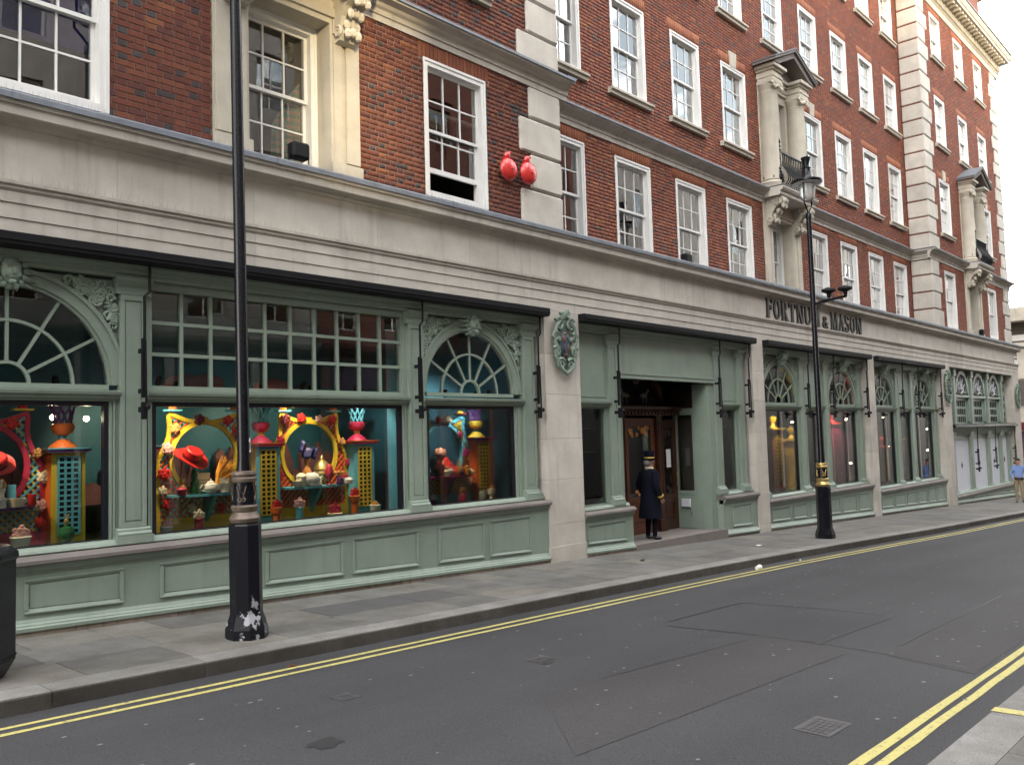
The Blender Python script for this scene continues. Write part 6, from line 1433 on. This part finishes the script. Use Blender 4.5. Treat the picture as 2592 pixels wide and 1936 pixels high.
def pedestal(label, cx, y, zf, col, side, panel, cap, urn, h=1.0, w=.36):
    t = thing('display_pedestal', label, 'window display', (cx, y, zf), 'painted pedestals in the shop windows'); hw = w/2
    b = MB(); b.box(-hw, hw, -hw+.012, hw, 0, h, col); b.box(-hw-.003, -hw, -hw+.02, hw-.02, .02, h-.02, side); part(b, 'shaft', None, t)
    c = MB(); c.box(-hw-.05, hw+.05, -hw-.04, hw+.04, h, h+.035, cap[0]); c.box(-hw-.06, hw+.06, -hw-.05, hw+.05, h+.035, h+.05, cap[1]); part(c, 'cap', None, t)
    p = MB(); px0, px1, pz0, pz1 = -hw*.62, hw*.62, .10, h-.05; y0, y1 = -hw-.006, -hw+.012; nx, nz = 3, 14
    part(B(px0, px1, -hw+.008, -hw+.0115, pz0, pz1), 'panel_back', 'black_matt', t)
    for i in range(nx+1): x = px0+(px1-px0)*i/nx; p.box(x-.012, x+.012, y0, y1-.004, pz0, pz1)
    for j in range(nz+1):
        z = pz0+(pz1-pz0)*j/nz
        for i in range(nx): p.box(px0+(px1-px0)*i/nx+.012, px0+(px1-px0)*(i+1)/nx-.012, y0+.001, y1-.005, z-.010, z+.010)
    part(p, 'pierced_panel', panel, t)
    if urn:
        c1, c2, c3, c4 = urn; z = h+.05
        u = MB(); u.lathe([(.15, z), (.13, z+.03), (.06, z+.085), (.04, z+.10)], (0, 0, 0), 16); part(u, 'urn_foot', c1, t, True)
        u = MB(); u.lathe([(.04, z+.10), (.05, z+.12), (.04, z+.14)], (0, 0, 0), 14); part(u, 'urn_stem', c2, t, True)
        u = MB(); u.lathe([(.04, z+.14), (.10, z+.17), (.125, z+.22), (.12, z+.26), (.10, z+.275)], (0, 0, 0), 16); part(u, 'urn_bowl', c3, t, True)
        u = MB()
        for k in range(9):
            a = 2*PI*k/9
            for s in (-1, 1): u.tube([((.085+.05*v*v)*math.cos(a+s*v*.8), (.085+.05*v*v)*math.sin(a+s*v*.8), z+.275+.20*v) for v in (0, .25, .5, .75, 1)], .012, 5)
        u.lathe([(.13, z+.475), (.16, z+.48), (.16, z+.50), (.13, z+.505)], (0, 0, 0), 16); part(u, 'urn_basket', c4, t, True)
    return t
def solo(name, label, cat, loc, prof, mat, seg=16, group=None, extra=None, rot=None):
    t = thing(name, label, cat, loc, group, rot); m = MB(); m.lathe(prof, (0, 0, 0), seg); part(m, 'body', mat, t, True)
    for n, f, mt in (extra or []):
        e = MB(); f(e); part(e, n, mt, t, True)
    return t
TEAPOT = [(.05, 0), (.055, .008), (.085, .04), (.09, .07), (.075, .11), (.05, .125), (.04, .128)]
def tp_extra(s=1.0, lid='porcelain'):
    return [('spout', lambda e: e.tube([(.08, 0, .05), (.13, 0, .07), (.15, 0, .115), (.17, 0, .125)], [.022, .016, .012, .010], 8), lid), ('handle', lambda e: e.tube([(-.07, 0, .10), (-.12, 0, .105), (-.14, 0, .07), (-.12, 0, .035), (-.08, 0, .035)], .009, 6), lid),
            ('lid', lambda e: (e.lathe([(.048, .126), (.045, .14), (.02, .155), (.008, .16)], (0, 0, 0), 12), e.ball((0, 0, .17), .014, .014, .014, 6, 4)), lid)]
CUP = [(.025, 0), (.03, .006), (.05, .03), (.062, .075), (.065, .08), (.058, .078), (.04, .03), (0, .015)]
cup_handle = [('handle', lambda e: e.tube([(.058, 0, .065), (.085, 0, .065), (.09, 0, .04), (.07, 0, .022), (.048, 0, .028)], .006, 6), 'porcelain'), ('saucer', lambda e: e.lathe([(.03, -.004), (.07, .002), (.085, .010), (.083, .012), (.03, .002)], (0, 0, 0), 16), 'porcelain')]
def flower_extra(mat, z, r=.07): return [('flower', lambda e: petals(e, (0, 0, z), r, 5), mat)]
def hat(label, loc, mat, tilt, brim=.23, cr=.12, ch=.13):
    t = thing('hat', label, 'hat', loc, None, tilt); m = MB(); n = 28; P = []
    for k in range(n):
        a = 2*PI*k/n; w = .02*math.sin(2*a)
        P.append([(cr*math.cos(a), cr*.9*math.sin(a), .01), ((cr+brim)*.5*math.cos(a)*1.0, (cr+brim)*.46*math.sin(a), w*.5), (brim*math.cos(a), brim*.85*math.sin(a), w+.015), (brim*1.01*math.cos(a), brim*.86*math.sin(a), w+.008), (cr*math.cos(a), cr*.88*math.sin(a), .0)])
    m.add([q for p in P for q in p], [(5*k+i, 5*((k+1) % n)+i, 5*((k+1) % n)+i+1, 5*k+i+1) for k in range(n) for i in range(4)]); part(m, 'brim', mat, t, True)
    m = MB(); m.lathe([(cr, .0), (cr*.98, ch*.5), (cr*.95, ch*.9), (cr*.80, ch), (cr*.3, ch*.93), (0, ch*.9)], (0, 0, 0), 20, sy=.9); part(m, 'crown', mat, t, True)
    m = MB(); m.lathe([(cr*1.01, .01), (cr*1.02, .02), (cr*1.005, .045), (cr*1.0, .05)], (0, 0, 0), 20, sy=.9); part(m, 'ribbon', 'dark_red' if mat == 'red' else mat, t, True)
    return t
YF = .86
RA = [(-.10, 1.985, .075, 'dark_red'), (.30, 1.97, .075, 'red'), (-.42, 1.88, .07, 'copper'), (.42, 1.82, .07, 'red'), (-.52, 1.63, .08, 'pale_pink'), (-.56, 1.32, .085, 'red'), (.55, 1.5, .06, 'crimson'), (-.50, .95, .08, 'red'), (-.2, .88, .06, 'cream'), (.2, .86, .06, 'red'), (-.58, 1.12, .06, 'cream')]
screen('yellow trellis screen with round opening behind the red hat', 5.58, 1.50, .42, YF, .62, 'yellow', ('orange', 'cyan'), 'yellow', RA, 'cyan', ('cyan', 'orange'))
RB = [(-.42, 1.98, .085, 'dark_red'), (-.16, 2.0, .075, 'red'), (.13, 1.99, .06, 'pale_pink'), (.36, 1.98, .075, 'red'), (-.50, 1.70, .07, 'crimson'), (-.57, 1.40, .065, 'cream'), (-.52, 1.2, .075, 'red'), (.53, 1.66, .06, 'copper'), (.62, 1.36, .065, 'crimson'), (.56, 1.14, .075, 'red'), (-.55, .86, .07, 'pale_pink'), (-.2, .80, .075, 'cream'), (.2, .9, .06, 'turf')]
screen('yellow trellis screen with round opening behind the silver tea set', 7.16, 1.50, .42, YF, .62, 'yellow', ('orange', 'red'), 'yellow', RB, 'cyan', ('cyan', 'orange'))
RC = [(.30, 1.95, .07, 'red'), (.56, 1.62, .06, 'copper'), (.62, 1.36, .075, 'cream'), (.60, 1.05, .07, 'pale_pink'), (.58, .86, .06, 'red'), (0, 2.0, .06, 'cream'), (-.3, 1.95, .07, 'red')]
screen('crimson trellis screen with round opening at the left edge', 3.03, 1.48, .44, YF, .62, 'crimson', ('cyan', 'yellow'), 'crimson', RC, 'purple', ('yellow', 'red'))
RD = [(.02, 1.97, .07, 'cream'), (-.14, 1.97, .065, 'red'), (-.38, 1.95, .06, 'yellow'), (.36, 1.72, .07, 'crimson'), (.47, 1.42, .075, 'magenta'), (.56, .95, .07, 'cream'), (.1, 1.97, .07, 'cream')]
screen('pale trellis screen with yellow lattice behind the crimson shelf', 9.74, 1.46, .42, YF, .62, 'cyan', ('yellow', 'yellow'), 'cyan', RD, 'magenta', ('crimson', 'yellow'))
pedestal('cyan pedestal with yellow pierced panel between the two yellow screens', 6.38, .84, .62, 'cyan', 'yellow', 'yellow', ('crimson', 'orange'), ('crimson', 'yellow', 'crimson', 'cyan'))
pedestal('cyan pedestal with yellow pierced panel and crimson urn, right of the silver tea set', 7.98, .84, .62, 'cyan', 'cyan', 'yellow', ('crimson', 'orange'), ('crimson', 'yellow', 'crimson', 'cyan'))
pedestal('yellow pedestal with blue pierced panel and orange urn in the left window', 3.86, .84, .62, 'yellow', 'orange', 'cyan', ('purple', 'cyan'), ('orange', 'cyan', 'orange', 'purple'))
pedestal('orange pedestal with yellow pierced panel and purple urn', 10.50, .84, .62, 'orange', 'orange', 'yellow', ('purple', 'crimson'), ('yellow', 'cyan', 'yellow', 'purple'))
pedestal('cyan pedestal at the left end of the wide window', 4.72, .95, .62, 'cyan', 'cyan', 'cyan', ('crimson', 'cyan'), None)
# on and around the left shelf of the wide window
ZS = 1.061
hat('wide red velvet hat hanging tilted in the yellow ring', (5.31, .70, 1.50), 'red', (R(38), R(14), 0))
t = thing('feather_fan', 'spray of orange feathers on the left shelf', 'feathers', (5.58, .60, ZS)); m = MB(); q = random.Random(5)
for i in range(130):
    a = R(q.uniform(5, 80)); l = q.uniform(.28, .46); b = q.uniform(-.12, .12); m.tube([(0, 0, .05), (l*.5*math.cos(a), b*.5, .05+l*.55*math.sin(a)), (l*math.cos(a)+.02, b, .05+l*math.sin(a)*.92)], [.008, .011, .002], 4)
part(m, 'feather', 'straw', t); m = MB(); m.ball((0, 0, .05), .07, .06, .06, 8, 5); part(m, 'knot', 'straw', t, True)
solo('glass_bottle', 'tall green glass bottle on the left shelf', 'bottle', (5.31, .62, ZS), [(.045, 0), (.05, .02), (.05, .14), (.03, .17), (.035, .20), (.045, .24), (.03, .29), (0, .31)], 'green_glass', 14, None, [('stopper', lambda e: e.ball((0, 0, .33), .028, .028, .03, 8, 5), 'clear_glass')])
solo('gold_jar', 'small round gold jar beside the green bottle', 'jar', (5.19, .66, ZS), [(.03, 0), (.05, .03), (.055, .07), (.045, .11), (.03, .12), (.045, .15), (.04, .19), (0, .21)], 'gold')
for i, (z, w) in enumerate(((0, .16), (.085, .13), (.17, .17))):
    t = thing('gift_box', ('cream gift box at the bottom of the stack on the left shelf', 'cream gift box in the middle of the stack on the left shelf', 'cream gift box topmost of the stack on the left shelf')[i], 'box', (5.46, .72, ZS+z), 'stacked gift boxes'); cpart(cbox(-w/2, w/2, -.06, .06, 0, .065, .006), 'box', 'cream', t); cpart(cbox(-w/2-.004, w/2+.004, -.064, .064, .062, .083, .006), 'lid', 'cream', t)
solo('teapot', 'small white teapot on the left shelf', 'teapot', (5.50, .56, ZS), TEAPOT, 'porcelain', 16, None, tp_extra())
solo('teacup', 'large grey teacup at the bottom of a stack on the left shelf', 'cup', (5.68, .56, ZS+.004), [(a*1.5, b*1.4) for a, b in CUP], 'porcelain', 16, None, cup_handle)
solo('teacup', 'grey teacup stacked on top of another on the left shelf', 'cup', (5.68, .56, ZS+.085), [(a*1.1, b*1.2) for a, b in CUP], 'porcelain', 16, None, cup_handle[:1])
solo('milk_jug', 'white milk jug at the right end of the left shelf', 'jug', (5.83, .60, ZS), [(.035, 0), (.05, .02), (.055, .06), (.04, .10), (.048, .13), (.043, .128), (.03, .06), (0, .01)], 'porcelain', 14, None, cup_handle[:1])
solo('red_jar', 'crimson jar at the left end of the left shelf', 'jar', (5.13, .58, ZS), [(.05, 0), (.06, .02), (.06, .07), (.04, .09), (0, .10)], 'crimson')
# right shelf of the wide window
t = thing('blue_napkin', 'folded blue velvet napkin hanging in the right ring', 'napkin', (7.05, .74, 1.55), None, (0, R(24), 0)); m = MB(); vs = []; q = random.Random(2)
for i in range(9):
    for j in range(5): vs.append((-.15+.30*i/8, -.03*math.sin(i*1.6)-.02*q.random(), -.10+.16*j/4+.03*math.cos(i*.9)))
m.add(vs, [(5*i+j, 5*i+j+1, 5*(i+1)+j+1, 5*(i+1)+j) for i in range(8) for j in range(4)]); o = part(m, 'cloth', 'navy', t, True); sm = o.modifiers.new('thick', 'SOLIDIFY'); sm.thickness = .015
solo('teapot', 'round white teapot in front of the right shelf', 'teapot', (7.00, .58, ZS), [(a*1.25, b*1.45) for a, b in TEAPOT], 'porcelain', 16, None, tp_extra())
t = thing('handbag', 'white handbag on the right shelf', 'bag', (7.03, .54, ZS)); m = cbox(-.10, .10, -.05, .05, 0, .12, .02); 
bag_v = [(x*(1-.25*z/.12), y*(1-.3*z/.12), z) for x, y, z in m.v]; m.v = bag_v; cpart(m, 'body', 'porcelain', t); m = MB(); m.tube([(-.05, 0, .11), (-.05, 0, .17), (0, 0, .20), (.05, 0, .17), (.05, 0, .11)], .007, 6); part(m, 'handle', 'porcelain', t)
solo('silver_urn', 'domed gold tea urn in the right ring', 'urn', (7.27, .72, ZS), [(.05, 0), (.06, .02), (.03, .05), (.10, .10), (.125, .16), (.11, .21), (.125, .22), (.10, .29), (.05, .34), (.02, .36), (.025, .38), (.012, .40), (0, .43)], 'gold', 18)
solo('gold_bottle', 'tall gold-capped green bottle on the right shelf', 'bottle', (7.05, .76, ZS), [(.05, 0), (.06, .02), (.065, .20), (.035, .26), (.03, .31), (.04, .32), (.04, .38), (0, .39)], 'copper', 14)
solo('pink_vase', 'crimson glass vase on the right shelf', 'vase', (7.27, .55, ZS), [(.03, 0), (.035, .01), (.012, .05), (.05, .10), (.062, .17), (.045, .24), (.03, .28), (.02, .29)], 'crimson', 14)
solo('cream_jar', 'cream lidded jar with brown top on the right shelf', 'jar', (6.86, .62, ZS), [(.06, 0), (.07, .02), (.07, .10), (.075, .11), (.075, .14), (.05, .17), (.01, .19)], 'cream')
solo('teacup', 'white teacup with a straw at the left of the right shelf', 'cup', (6.76, .58, ZS), CUP, 'porcelain', 16, None, [('straw', lambda e: e.tube([(-.02, 0, .05), (-.05, 0, .16)], .006, 5), 'straw')])
solo('cake_stand', 'cake stand of small pastries on the right shelf', 'cake stand', (7.50, .64, ZS), [(.05, 0), (.02, .02), (.015, .12), (.10, .13), (.105, .14), (0, .14)], 'gold', 16, None, [('pastry', lambda e: [e.ball((.065*math.cos(k), .065*math.sin(k), .165), .032, .032, .028, 6, 4) for k in range(6)], 'copper')])
solo('butter_dish', 'white ribbed dish at the right end of the right shelf', 'dish', (7.60, .58, ZS), [(.07, 0), (.085, .05), (.085, .06), (.06, .085), (0, .09)], 'porcelain', 18)
solo('purple_jar', 'purple jar beside the white dish', 'jar', (7.44, .54, ZS), [(.04, 0), (.045, .01), (.045, .09), (.03, .10), (0, .11)], 'purple')
# along the window floor
ZF = .62
def floor_pot(name, label, cat, x, y, prof, mat, fm, fz, r=.075): solo(name, label, cat, (x, y, ZF), prof, mat, 16, 'flower pots along the window floor', flower_extra(fm, fz, r)+[('rim', lambda e: e.lathe([(prof[-1][0], prof[-1][1]), (prof[-1][0]+.006, prof[-1][1]+.004), (prof[-1][0], prof[-1][1]+.01)], (0, 0, 0), 16), mat)])
floor_pot('flower_cup', 'white teacup holding a pale pink flower on the window floor', 'cup', 4.86, .42, [(.04, 0), (.065, .03), (.075, .09)], 'porcelain', 'pale_pink', .12)
floor_pot('flower_pot', 'red tub with a cream flower on the window floor', 'flower pot', 5.28, .45, [(.05, 0), (.05, .15)], 'crimson', 'cream', .19)
floor_pot('flower_pot', 'orange tub under a red flower behind the near lamp', 'flower pot', 6.36, .45, [(.045, 0), (.045, .11), (.07, .13), (.075, .20)], 'orange', 'red', .24)
floor_pot('flower_pot', 'turquoise tub with a pale pink flower', 'flower pot', 6.72, .47, [(.05, 0), (.05, .17)], 'cyan', 'pale_pink', .22, .09)
floor_pot('flower_dish', 'white dish with a dome of dark red petals', 'flower pot', 7.28, .45, [(.10, 0), (.10, .05)], 'cream', 'crimson', .10, .10)
floor_pot('flower_pot', 'orange tub with white teacup and red flower', 'flower pot', 7.66, .50, [(.05, 0), (.05, .17), (.07, .19), (.08, .26)], 'orange', 'red', .31, .08)
floor_pot('flower_cup', 'white teacup with a straw-coloured filling by the cyan pedestal', 'cup', 7.98, .44, [(.045, 0), (.07, .03), (.08, .11)], 'porcelain', 'straw', .12, .06)
floor_pot('cupcake', 'giant pink cupcake in a striped case', 'cake', 3.30, .44, [(.07, 0), (.10, .13)], 'porcelain', 'pale_pink', .17, .09)
solo('gold_bird', 'gold bird on a green glass globe in the left window', 'ornament', (3.76, .46, ZF), [(.05, 0), (.055, .03), (.04, .04), (.075, .08), (.085, .14), (.06, .19), (0, .21)], 'green_glass', 16, None, [('bird', lambda e: (e.ball((0, 0, .25), .03, .022, .04, 8, 5), e.tube([(0, 0, .28), (.01, 0, .32), (.035, 0, .33)], [.015, .012, .004], 6)), 'gold')])
floor_pot('jelly_mould', 'small red and gold figure-shaped tin on the floor of the right window', 'tin', 9.78, .46, [(.06, 0), (.07, .10), (.05, .15)], 'crimson', 'copper', .20, .07)
floor_pot('flower_cup', 'white cup with orange sweets near the orange pedestal', 'cup', 10.42, .44, [(.03, 0), (.03, .10), (.055, .12), (.06, .19)], 'porcelain', 'straw', .21, .05)
floor_pot('flower_pot', 'purple tub at the left of the right window', 'flower pot', 9.10, .42, [(.06, 0), (.06, .10)], 'purple', 'cream', .14, .06)
solo('steel_canister', 'steel canister by the orange pedestal', 'canister', (10.22, .44, ZF), [(.06, 0), (.065, .02), (.065, .15), (.05, .18), (0, .185)], 'clear_glass')
# crimson shelf of the right window
t = thing('red_cloth', 'red velvet cloth draped along the crimson shelf', 'cloth', (9.90, .70, ZS)); m = MB(); vs = []
for i in range(12):
    for j in range(6): u = i/11; vs.append((-.30+.60*u, -.10+.04*j, .02+.22*max(0, 1-2.4*abs(u-.25))*(j/5)+.12*(1-u)*(j/5)+.015*math.sin(i*1.7+j)))
m.add(vs, [(6*i+j, 6*i+j+1, 6*(i+1)+j+1, 6*(i+1)+j) for i in range(11) for j in range(5)]); o = part(m, 'cloth', 'red', t, True); o.modifiers.new('thick', 'SOLIDIFY').thickness = .012
q = random.Random(8)
for i, (dx, h, mt, lb) in enumerate(((-.36, .30, 'dark_red', 'dark red bottle with red cap on the crimson shelf'), (-.22, .14, 'cream', 'cream jar in front of the red cloth'), (-.08, .13, 'clear_glass', 'round glass globe on the crimson shelf'), (.05, .24, 'copper', 'tall gold bottle in the middle of the crimson shelf'), (.16, .12, 'dark_red', 'small dark red bottle right of the gold bottle'), (.26, .14, 'amber_glass', 'amber jar on the crimson shelf'), (.36, .10, 'cream', 'cream pot at the right end of the crimson shelf'))):
    w = .05 if h < .2 else .038
    pr = [(w*.8, 0), (w, .01), (w, h*.6), (w*.45, h*.75), (w*.45, h*.92), (w*.5, h), (0, h*1.01)] if h > .13 and mt != 'clear_glass' else [(w*.6, 0), (w*1.1, h*.25), (w*1.3, h*.5), (w*1.0, h*.8), (w*.5, h), (0, h)]
    solo('shelf_bottle', lb, 'bottle', (9.74+dx, .60-.05*(i % 2), ZS), pr, mt, 14, 'bottles on the crimson shelf', [('stopper', lambda e, h=h, w=w: e.ball((0, 0, h*1.04), w*.5, w*.5, .02, 6, 4), 'gold')])
solo('powder_puff', 'pale pink powder puff standing over the red cloth', 'ornament', (9.50, .66, ZS+.05), [(.015, 0), (.02, .12), (.03, .2), (.09, .26), (.10, .32), (.07, .39), (0, .41)], 'pale_pink')
# left window shelf
hat('red feathered hat over the shelf in the left window', (3.12, .68, 1.50), 'red', (R(40), R(-10), 0), .20)
solo('gold_cage', 'gold bell-shaped stand on the purple shelf', 'ornament', (3.16, .66, ZS), [(.07, 0), (.05, .03), (.02, .10), (.06, .16), (.07, .24), (.04, .30), (0, .32)], 'gold')
for i, (dx, w, h, lb) in enumerate(((-.02, .13, .10, 'grey drum-shaped cake box on the purple shelf, lowest of three'), (-.02, .11, .09, 'grey drum-shaped cake box in the middle of the stack in the left window'), (-.02, .09, .08, 'grey drum-shaped cake box topmost of the stack in the left window'))):
    solo('cake_box', lb, 'box', (3.10+dx, .58, ZS+(0, .11, .21)[i]), [(w*.92, 0), (w*.92, h*.7), (w, h*.72), (w, h), (0, h)], 'porcelain', 20, 'drum-shaped cake boxes')
solo('paper_case', 'cream pleated cake case on the purple shelf', 'cake case', (3.30, .56, ZS), [(.065, 0), (.085, .09), (.08, .09), (.06, .01), (0, .01)], 'cream', 24)
solo('red_lantern', 'small glowing red glass at the right of the purple shelf', 'glass', (3.46, .60, ZS), [(.035, 0), (.04, .01), (.045, .12), (.04, .12), (.03, .01), (0, .01)], 'red', 14)
solo('mint_tin', 'pale green tin behind the gold stand', 'tin', (3.30, .74, ZS), [(.05, 0), (.05, .22), (.045, .23), (0, .23)], 'cyan', 14)

# side windows of the entrance and the paired bays
def kiosk(label, x, y, zf, w, h, col, panel, cap):
    t = thing('display_kiosk', label, 'window display', (x, y, zf), 'painted kiosks in the far shop windows'); hw = w/2
    part(B(-hw, hw, -.12, .12, 0, h), 'body', col, t); part(B(-hw*.62, hw*.62, -.128, -.121, .18, h-.14), 'panel_back', 'black_matt', t)
    p = MB(); n = 4 if w > .5 else 3; k = 14
    for i in range(n+1): x_ = -hw*.62+hw*1.24*i/n; p.box(x_-.014, x_+.014, -.142, -.129, .18, h-.14)
    for j in range(k+1): z = .18+(h-.32)*j/k; p.box(-hw*.62, hw*.62, -.140, -.130, z-.014, z+.014)
    part(p, 'pierced_panel', panel, t); part(B(-hw-.06, hw+.06, -.18, .18, h, h+.06), 'cap', cap, t)
    m = MB(); m.lathe([(.10, h+.06), (.05, h+.12), (.03, h+.18), (.09, h+.25), (.10, h+.32), (.05, h+.38), (0, h+.42)], (0, 0, 0), 12); part(m, 'finial', cap, t, True)
    return t
kiosk('orange and yellow kiosk tower behind the first arched window past the entrance', 21.72, .85, .04, .62, 1.62, 'orange', 'yellow', 'yellow'); kiosk('yellow kiosk with wide blue pierced panel', 22.42, 1.25, .04, .80, 1.30, 'yellow', 'deep_teal', 'yellow'); kiosk('narrow yellow kiosk beside the blue panel', 23.12, 1.0, .04, .36, 1.32, 'yellow', 'yellow', 'yellow')
kiosk('tall crimson kiosk tower glowing in the second arched window', 25.75, .9, .04, .75, 1.75, 'crimson', 'magenta', 'red'); kiosk('red kiosk with orange pierced panel in the far paired bay', 29.85, .9, -.20, .6, 1.15, 'orange', 'yellow', 'red'); kiosk('small crimson kiosk between the far pilasters', 32.0, 1.1, -.20, .5, 1.4, 'crimson', 'red', 'copper')
for i, (x, z, mt, lb) in enumerate(((22.95, .04, 'red', 'red bottle on the window floor by the narrow yellow kiosk'), (21.35, .04, 'red', 'red toy tin at the foot of the orange tower'), (25.3, .04, 'crimson', 'crimson jar at the foot of the crimson tower'), (26.0, .04, 'gold', 'gold tin at the foot of the crimson tower'), (18.05, .31, 'pale_pink', 'pale bottle in the narrow window right of the entrance'), (18.18, .31, 'copper', 'amber bottle in the narrow window right of the entrance'), (12.72, .34, 'pale_pink', 'lit pink bottle in the narrow window left of the entrance'), (12.9, .34, 'cream', 'cream bottle in the narrow window left of the entrance'))):
    h = .30 if i < 4 else .22; solo('display_bottle', lb, 'bottle', (x, .52, z), [(.05, 0), (.055, .01), (.055, h*.55), (.02, h*.7), (.02, h*.9), (.03, h), (0, h)], mt, 14, 'bottles on the window floors', [('cap', lambda e, h=h: e.lathe([(.022, h*.9), (.024, h*1.03), (0, h*1.04)], (0, 0, 0), 10), 'gold')])
t = thing('hanging_handbag', 'tan handbag hanging in the lobby side window', 'bag', (17.55, .80, 1.12)); m = cbox(-.05, .05, -.17, .17, 0, .20, .03); cpart(m, 'body', 'copper', t); m = MB(); m.tube([(0, -.10, .19), (0, -.08, .29), (0, 0, .33), (0, .08, .29), (0, .10, .19)], .012, 6); part(m, 'handle', 'wood_dark', t)
part(B(17.85, 17.9, .5, 1.2, -.4, 2.2), 'lobby_case_back', 'black_matt', store)
t = thing('door_notice', 'pale paper notice taped to the wooden entrance door', 'notice', (16.72, .985, .90)); part(B(-.09, .09, 0, .004, 0, .40), 'sheet', 'paper', t); part(B(-.06, .06, -.0015, 0, .06, .10), 'printed_line', 'board_white', t)
t = thing('door_intercom', 'grey intercom box with dangling wire on the lobby side', 'intercom', (17.09, .80, .0)); cpart(cbox(-.05, 0, -.12, .10, 0, .18, .01), 'box', 'board_white', t); m = MB(); m.tube([(-.03, -.1, 0), (-.04, -.14, -.12), (-.03, -.15, -.2)], .006, 5); part(m, 'wire', 'black_matt', t)
# rail wires seen in the narrow windows
for x0, x1 in ((12.36, 13.30), (17.6, 18.40)):
    for z in (1.34, 1.78): 
        t = thing('shelf_rail', 'thin steel rail across the narrow window %s the entrance, %s one' % ('left of' if x0 < 15 else 'right of', 'lower' if z < 1.5 else 'upper'), 'rail', (x0, .42, z)); m = MB(); m.tube([(0, 0, 0), (x1-x0, 0, 0)], .008, 6); part(m, 'rail', 'clear_glass', t)

# lit spotlights in the windows
emis('lamp_lit', (1.0, .82, .55), 30.0)
def spot(label, loc, target, power, size=62, col=(1.0, .78, .50), light=True):
    t = thing('display_spotlight', label, 'spotlight', loc, 'spotlights in the shop windows'); d = (Vector(target)-Vector(loc)).normalized(); q = d.to_track_quat('-Z', 'Y').to_euler()
    m = MB(); m.lathe([(.0, .11), (.03, .11), (.035, .09), (.038, .0), (.034, -.005), (.032, .015)], (0, 0, 0), 12); o = part(m, 'can', 'black_matt', t, True); o.rotation_euler = q
    m = MB(); m.lathe([(.0, .012), (.030, .012), (.030, .008), (0, .006)], (0, 0, 0), 12); o = part(m, 'lens', 'lamp_lit', t, True); o.rotation_euler = q
    if light:
        ld = bpy.data.lights.new('spot_lamp', 'SPOT'); ld.energy = power; ld.spot_size = R(size); ld.spot_blend = .6; ld.color = col; ld.shadow_soft_size = .03
        lo = bpy.data.objects.new('spot_lamp', ld); COL.objects.link(lo); lo.parent = t; lo.rotation_euler = q; lo.location = d*.02
C = (0, -9.5, 1.6)
spot('spotlight high over the red hat in the wide window', (5.0, .42, 2.32), (5.45, .75, 1.25), 34); spot('spotlight high over the tea set in the wide window', (6.9, .42, 2.32), (7.2, .68, 1.2), 34); spot('spotlight over the shelf in the left window', (2.7, .42, 2.32), (3.1, .7, 1.2), 30); spot('spotlight over the crimson shelf in the right window', (9.4, .42, 2.32), (9.7, .68, 1.15), 85)
spot('spotlight washing the back of the wide window at its left', (4.8, .5, 2.4), (5.2, 1.9, 1.4), 22, 90, (1, .9, .6)); spot('spotlight washing the back of the wide window at its middle', (6.8, .5, 2.4), (7.0, 1.9, 1.4), 22, 90, (1, .9, .6)); spot('spotlight washing the right window backdrop', (10.1, .5, 2.34), (10.3, 1.95, 1.45), 38, 105, (.9, .95, 1)); spot('spotlight over the pedestals of the wide window', (7.6, .35, 2.33), (7.95, .8, .9), 10, 60, (1, .95, .85)); spot('spotlight over the middle pedestal', (6.1, .35, 2.33), (6.4, .8, .9), 10, 60, (1, .95, .85)); spot('spotlight over the yellow pedestal', (3.6, .35, 2.33), (3.8, .8, .9), 12, 60, (1, .9, .7)); spot('spotlight over the orange pedestal', (10.3, .35, 2.33), (10.5, .8, .9), 12, 60, (1, .9, .7))
spot('spotlight washing the right end of the wide window', (7.75, .42, 2.34), (8.5, 1.2, 1.2), 9, 90, (1, .95, .85))
for i, (x, y, z) in enumerate(((3.81, 1.0, 2.02), (4.02, .6, 1.99))): spot(('bright bare spotlight before the purple urn', 'bright bare spotlight at the right of the left window')[i], (x, y, z), C, 0, light=False)
for i, (x, y, z, lb) in enumerate(((23.23, 1.0, 1.87, 'upper spotlight in the first arched window past the entrance'), (23.22, 1.0, 1.63, 'lower spotlight in the first arched window past the entrance'), (27.3-1.2, .6, 1.93, 'upper spotlight in the second arched window'), (26.0, .5, .62, 'low spotlight in the second arched window'), (30.4, 1.0, 2.0, 'high spotlight in the far paired bay'), (30.8, 1.0, .98, 'middle spotlight in the far paired bay'), (33.3, .5, 1.55, 'upper right spotlight in the far paired bay'), (33.3, .52, .80, 'lower right spotlight in the far paired bay'), (17.6, .85, 1.07, 'tiny light behind the hanging handbag'))): spot(lb, (x, y, z), C, 0, light=False)
spot('spotlight over the orange kiosk tower', (21.4, .5, 2.3), (21.8, .9, .8), 90, 80, (1, .8, .45)); spot('spotlight over the crimson kiosk tower', (25.4, .5, 2.3), (25.75, .9, .9), 110, 80, (1, .7, .5)); spot('spotlight over the red kiosk', (29.5, .5, 2.3), (29.85, .9, .6), 80, 80, (1, .75, .5)); spot('spotlight over the blue panel kiosk', (22.6, .6, 2.3), (22.7, 1.1, .6), 70, 80, (1, .8, .45)); spot('spotlight over the small crimson kiosk', (31.8, .5, 2.3), (32, 1, .6), 60, 80, (1, .75, .5)); spot('spotlight over the bottles left of the entrance', (12.7, .45, 2.1), (12.8, .6, .5), 8, 50, (1, .7, .5))
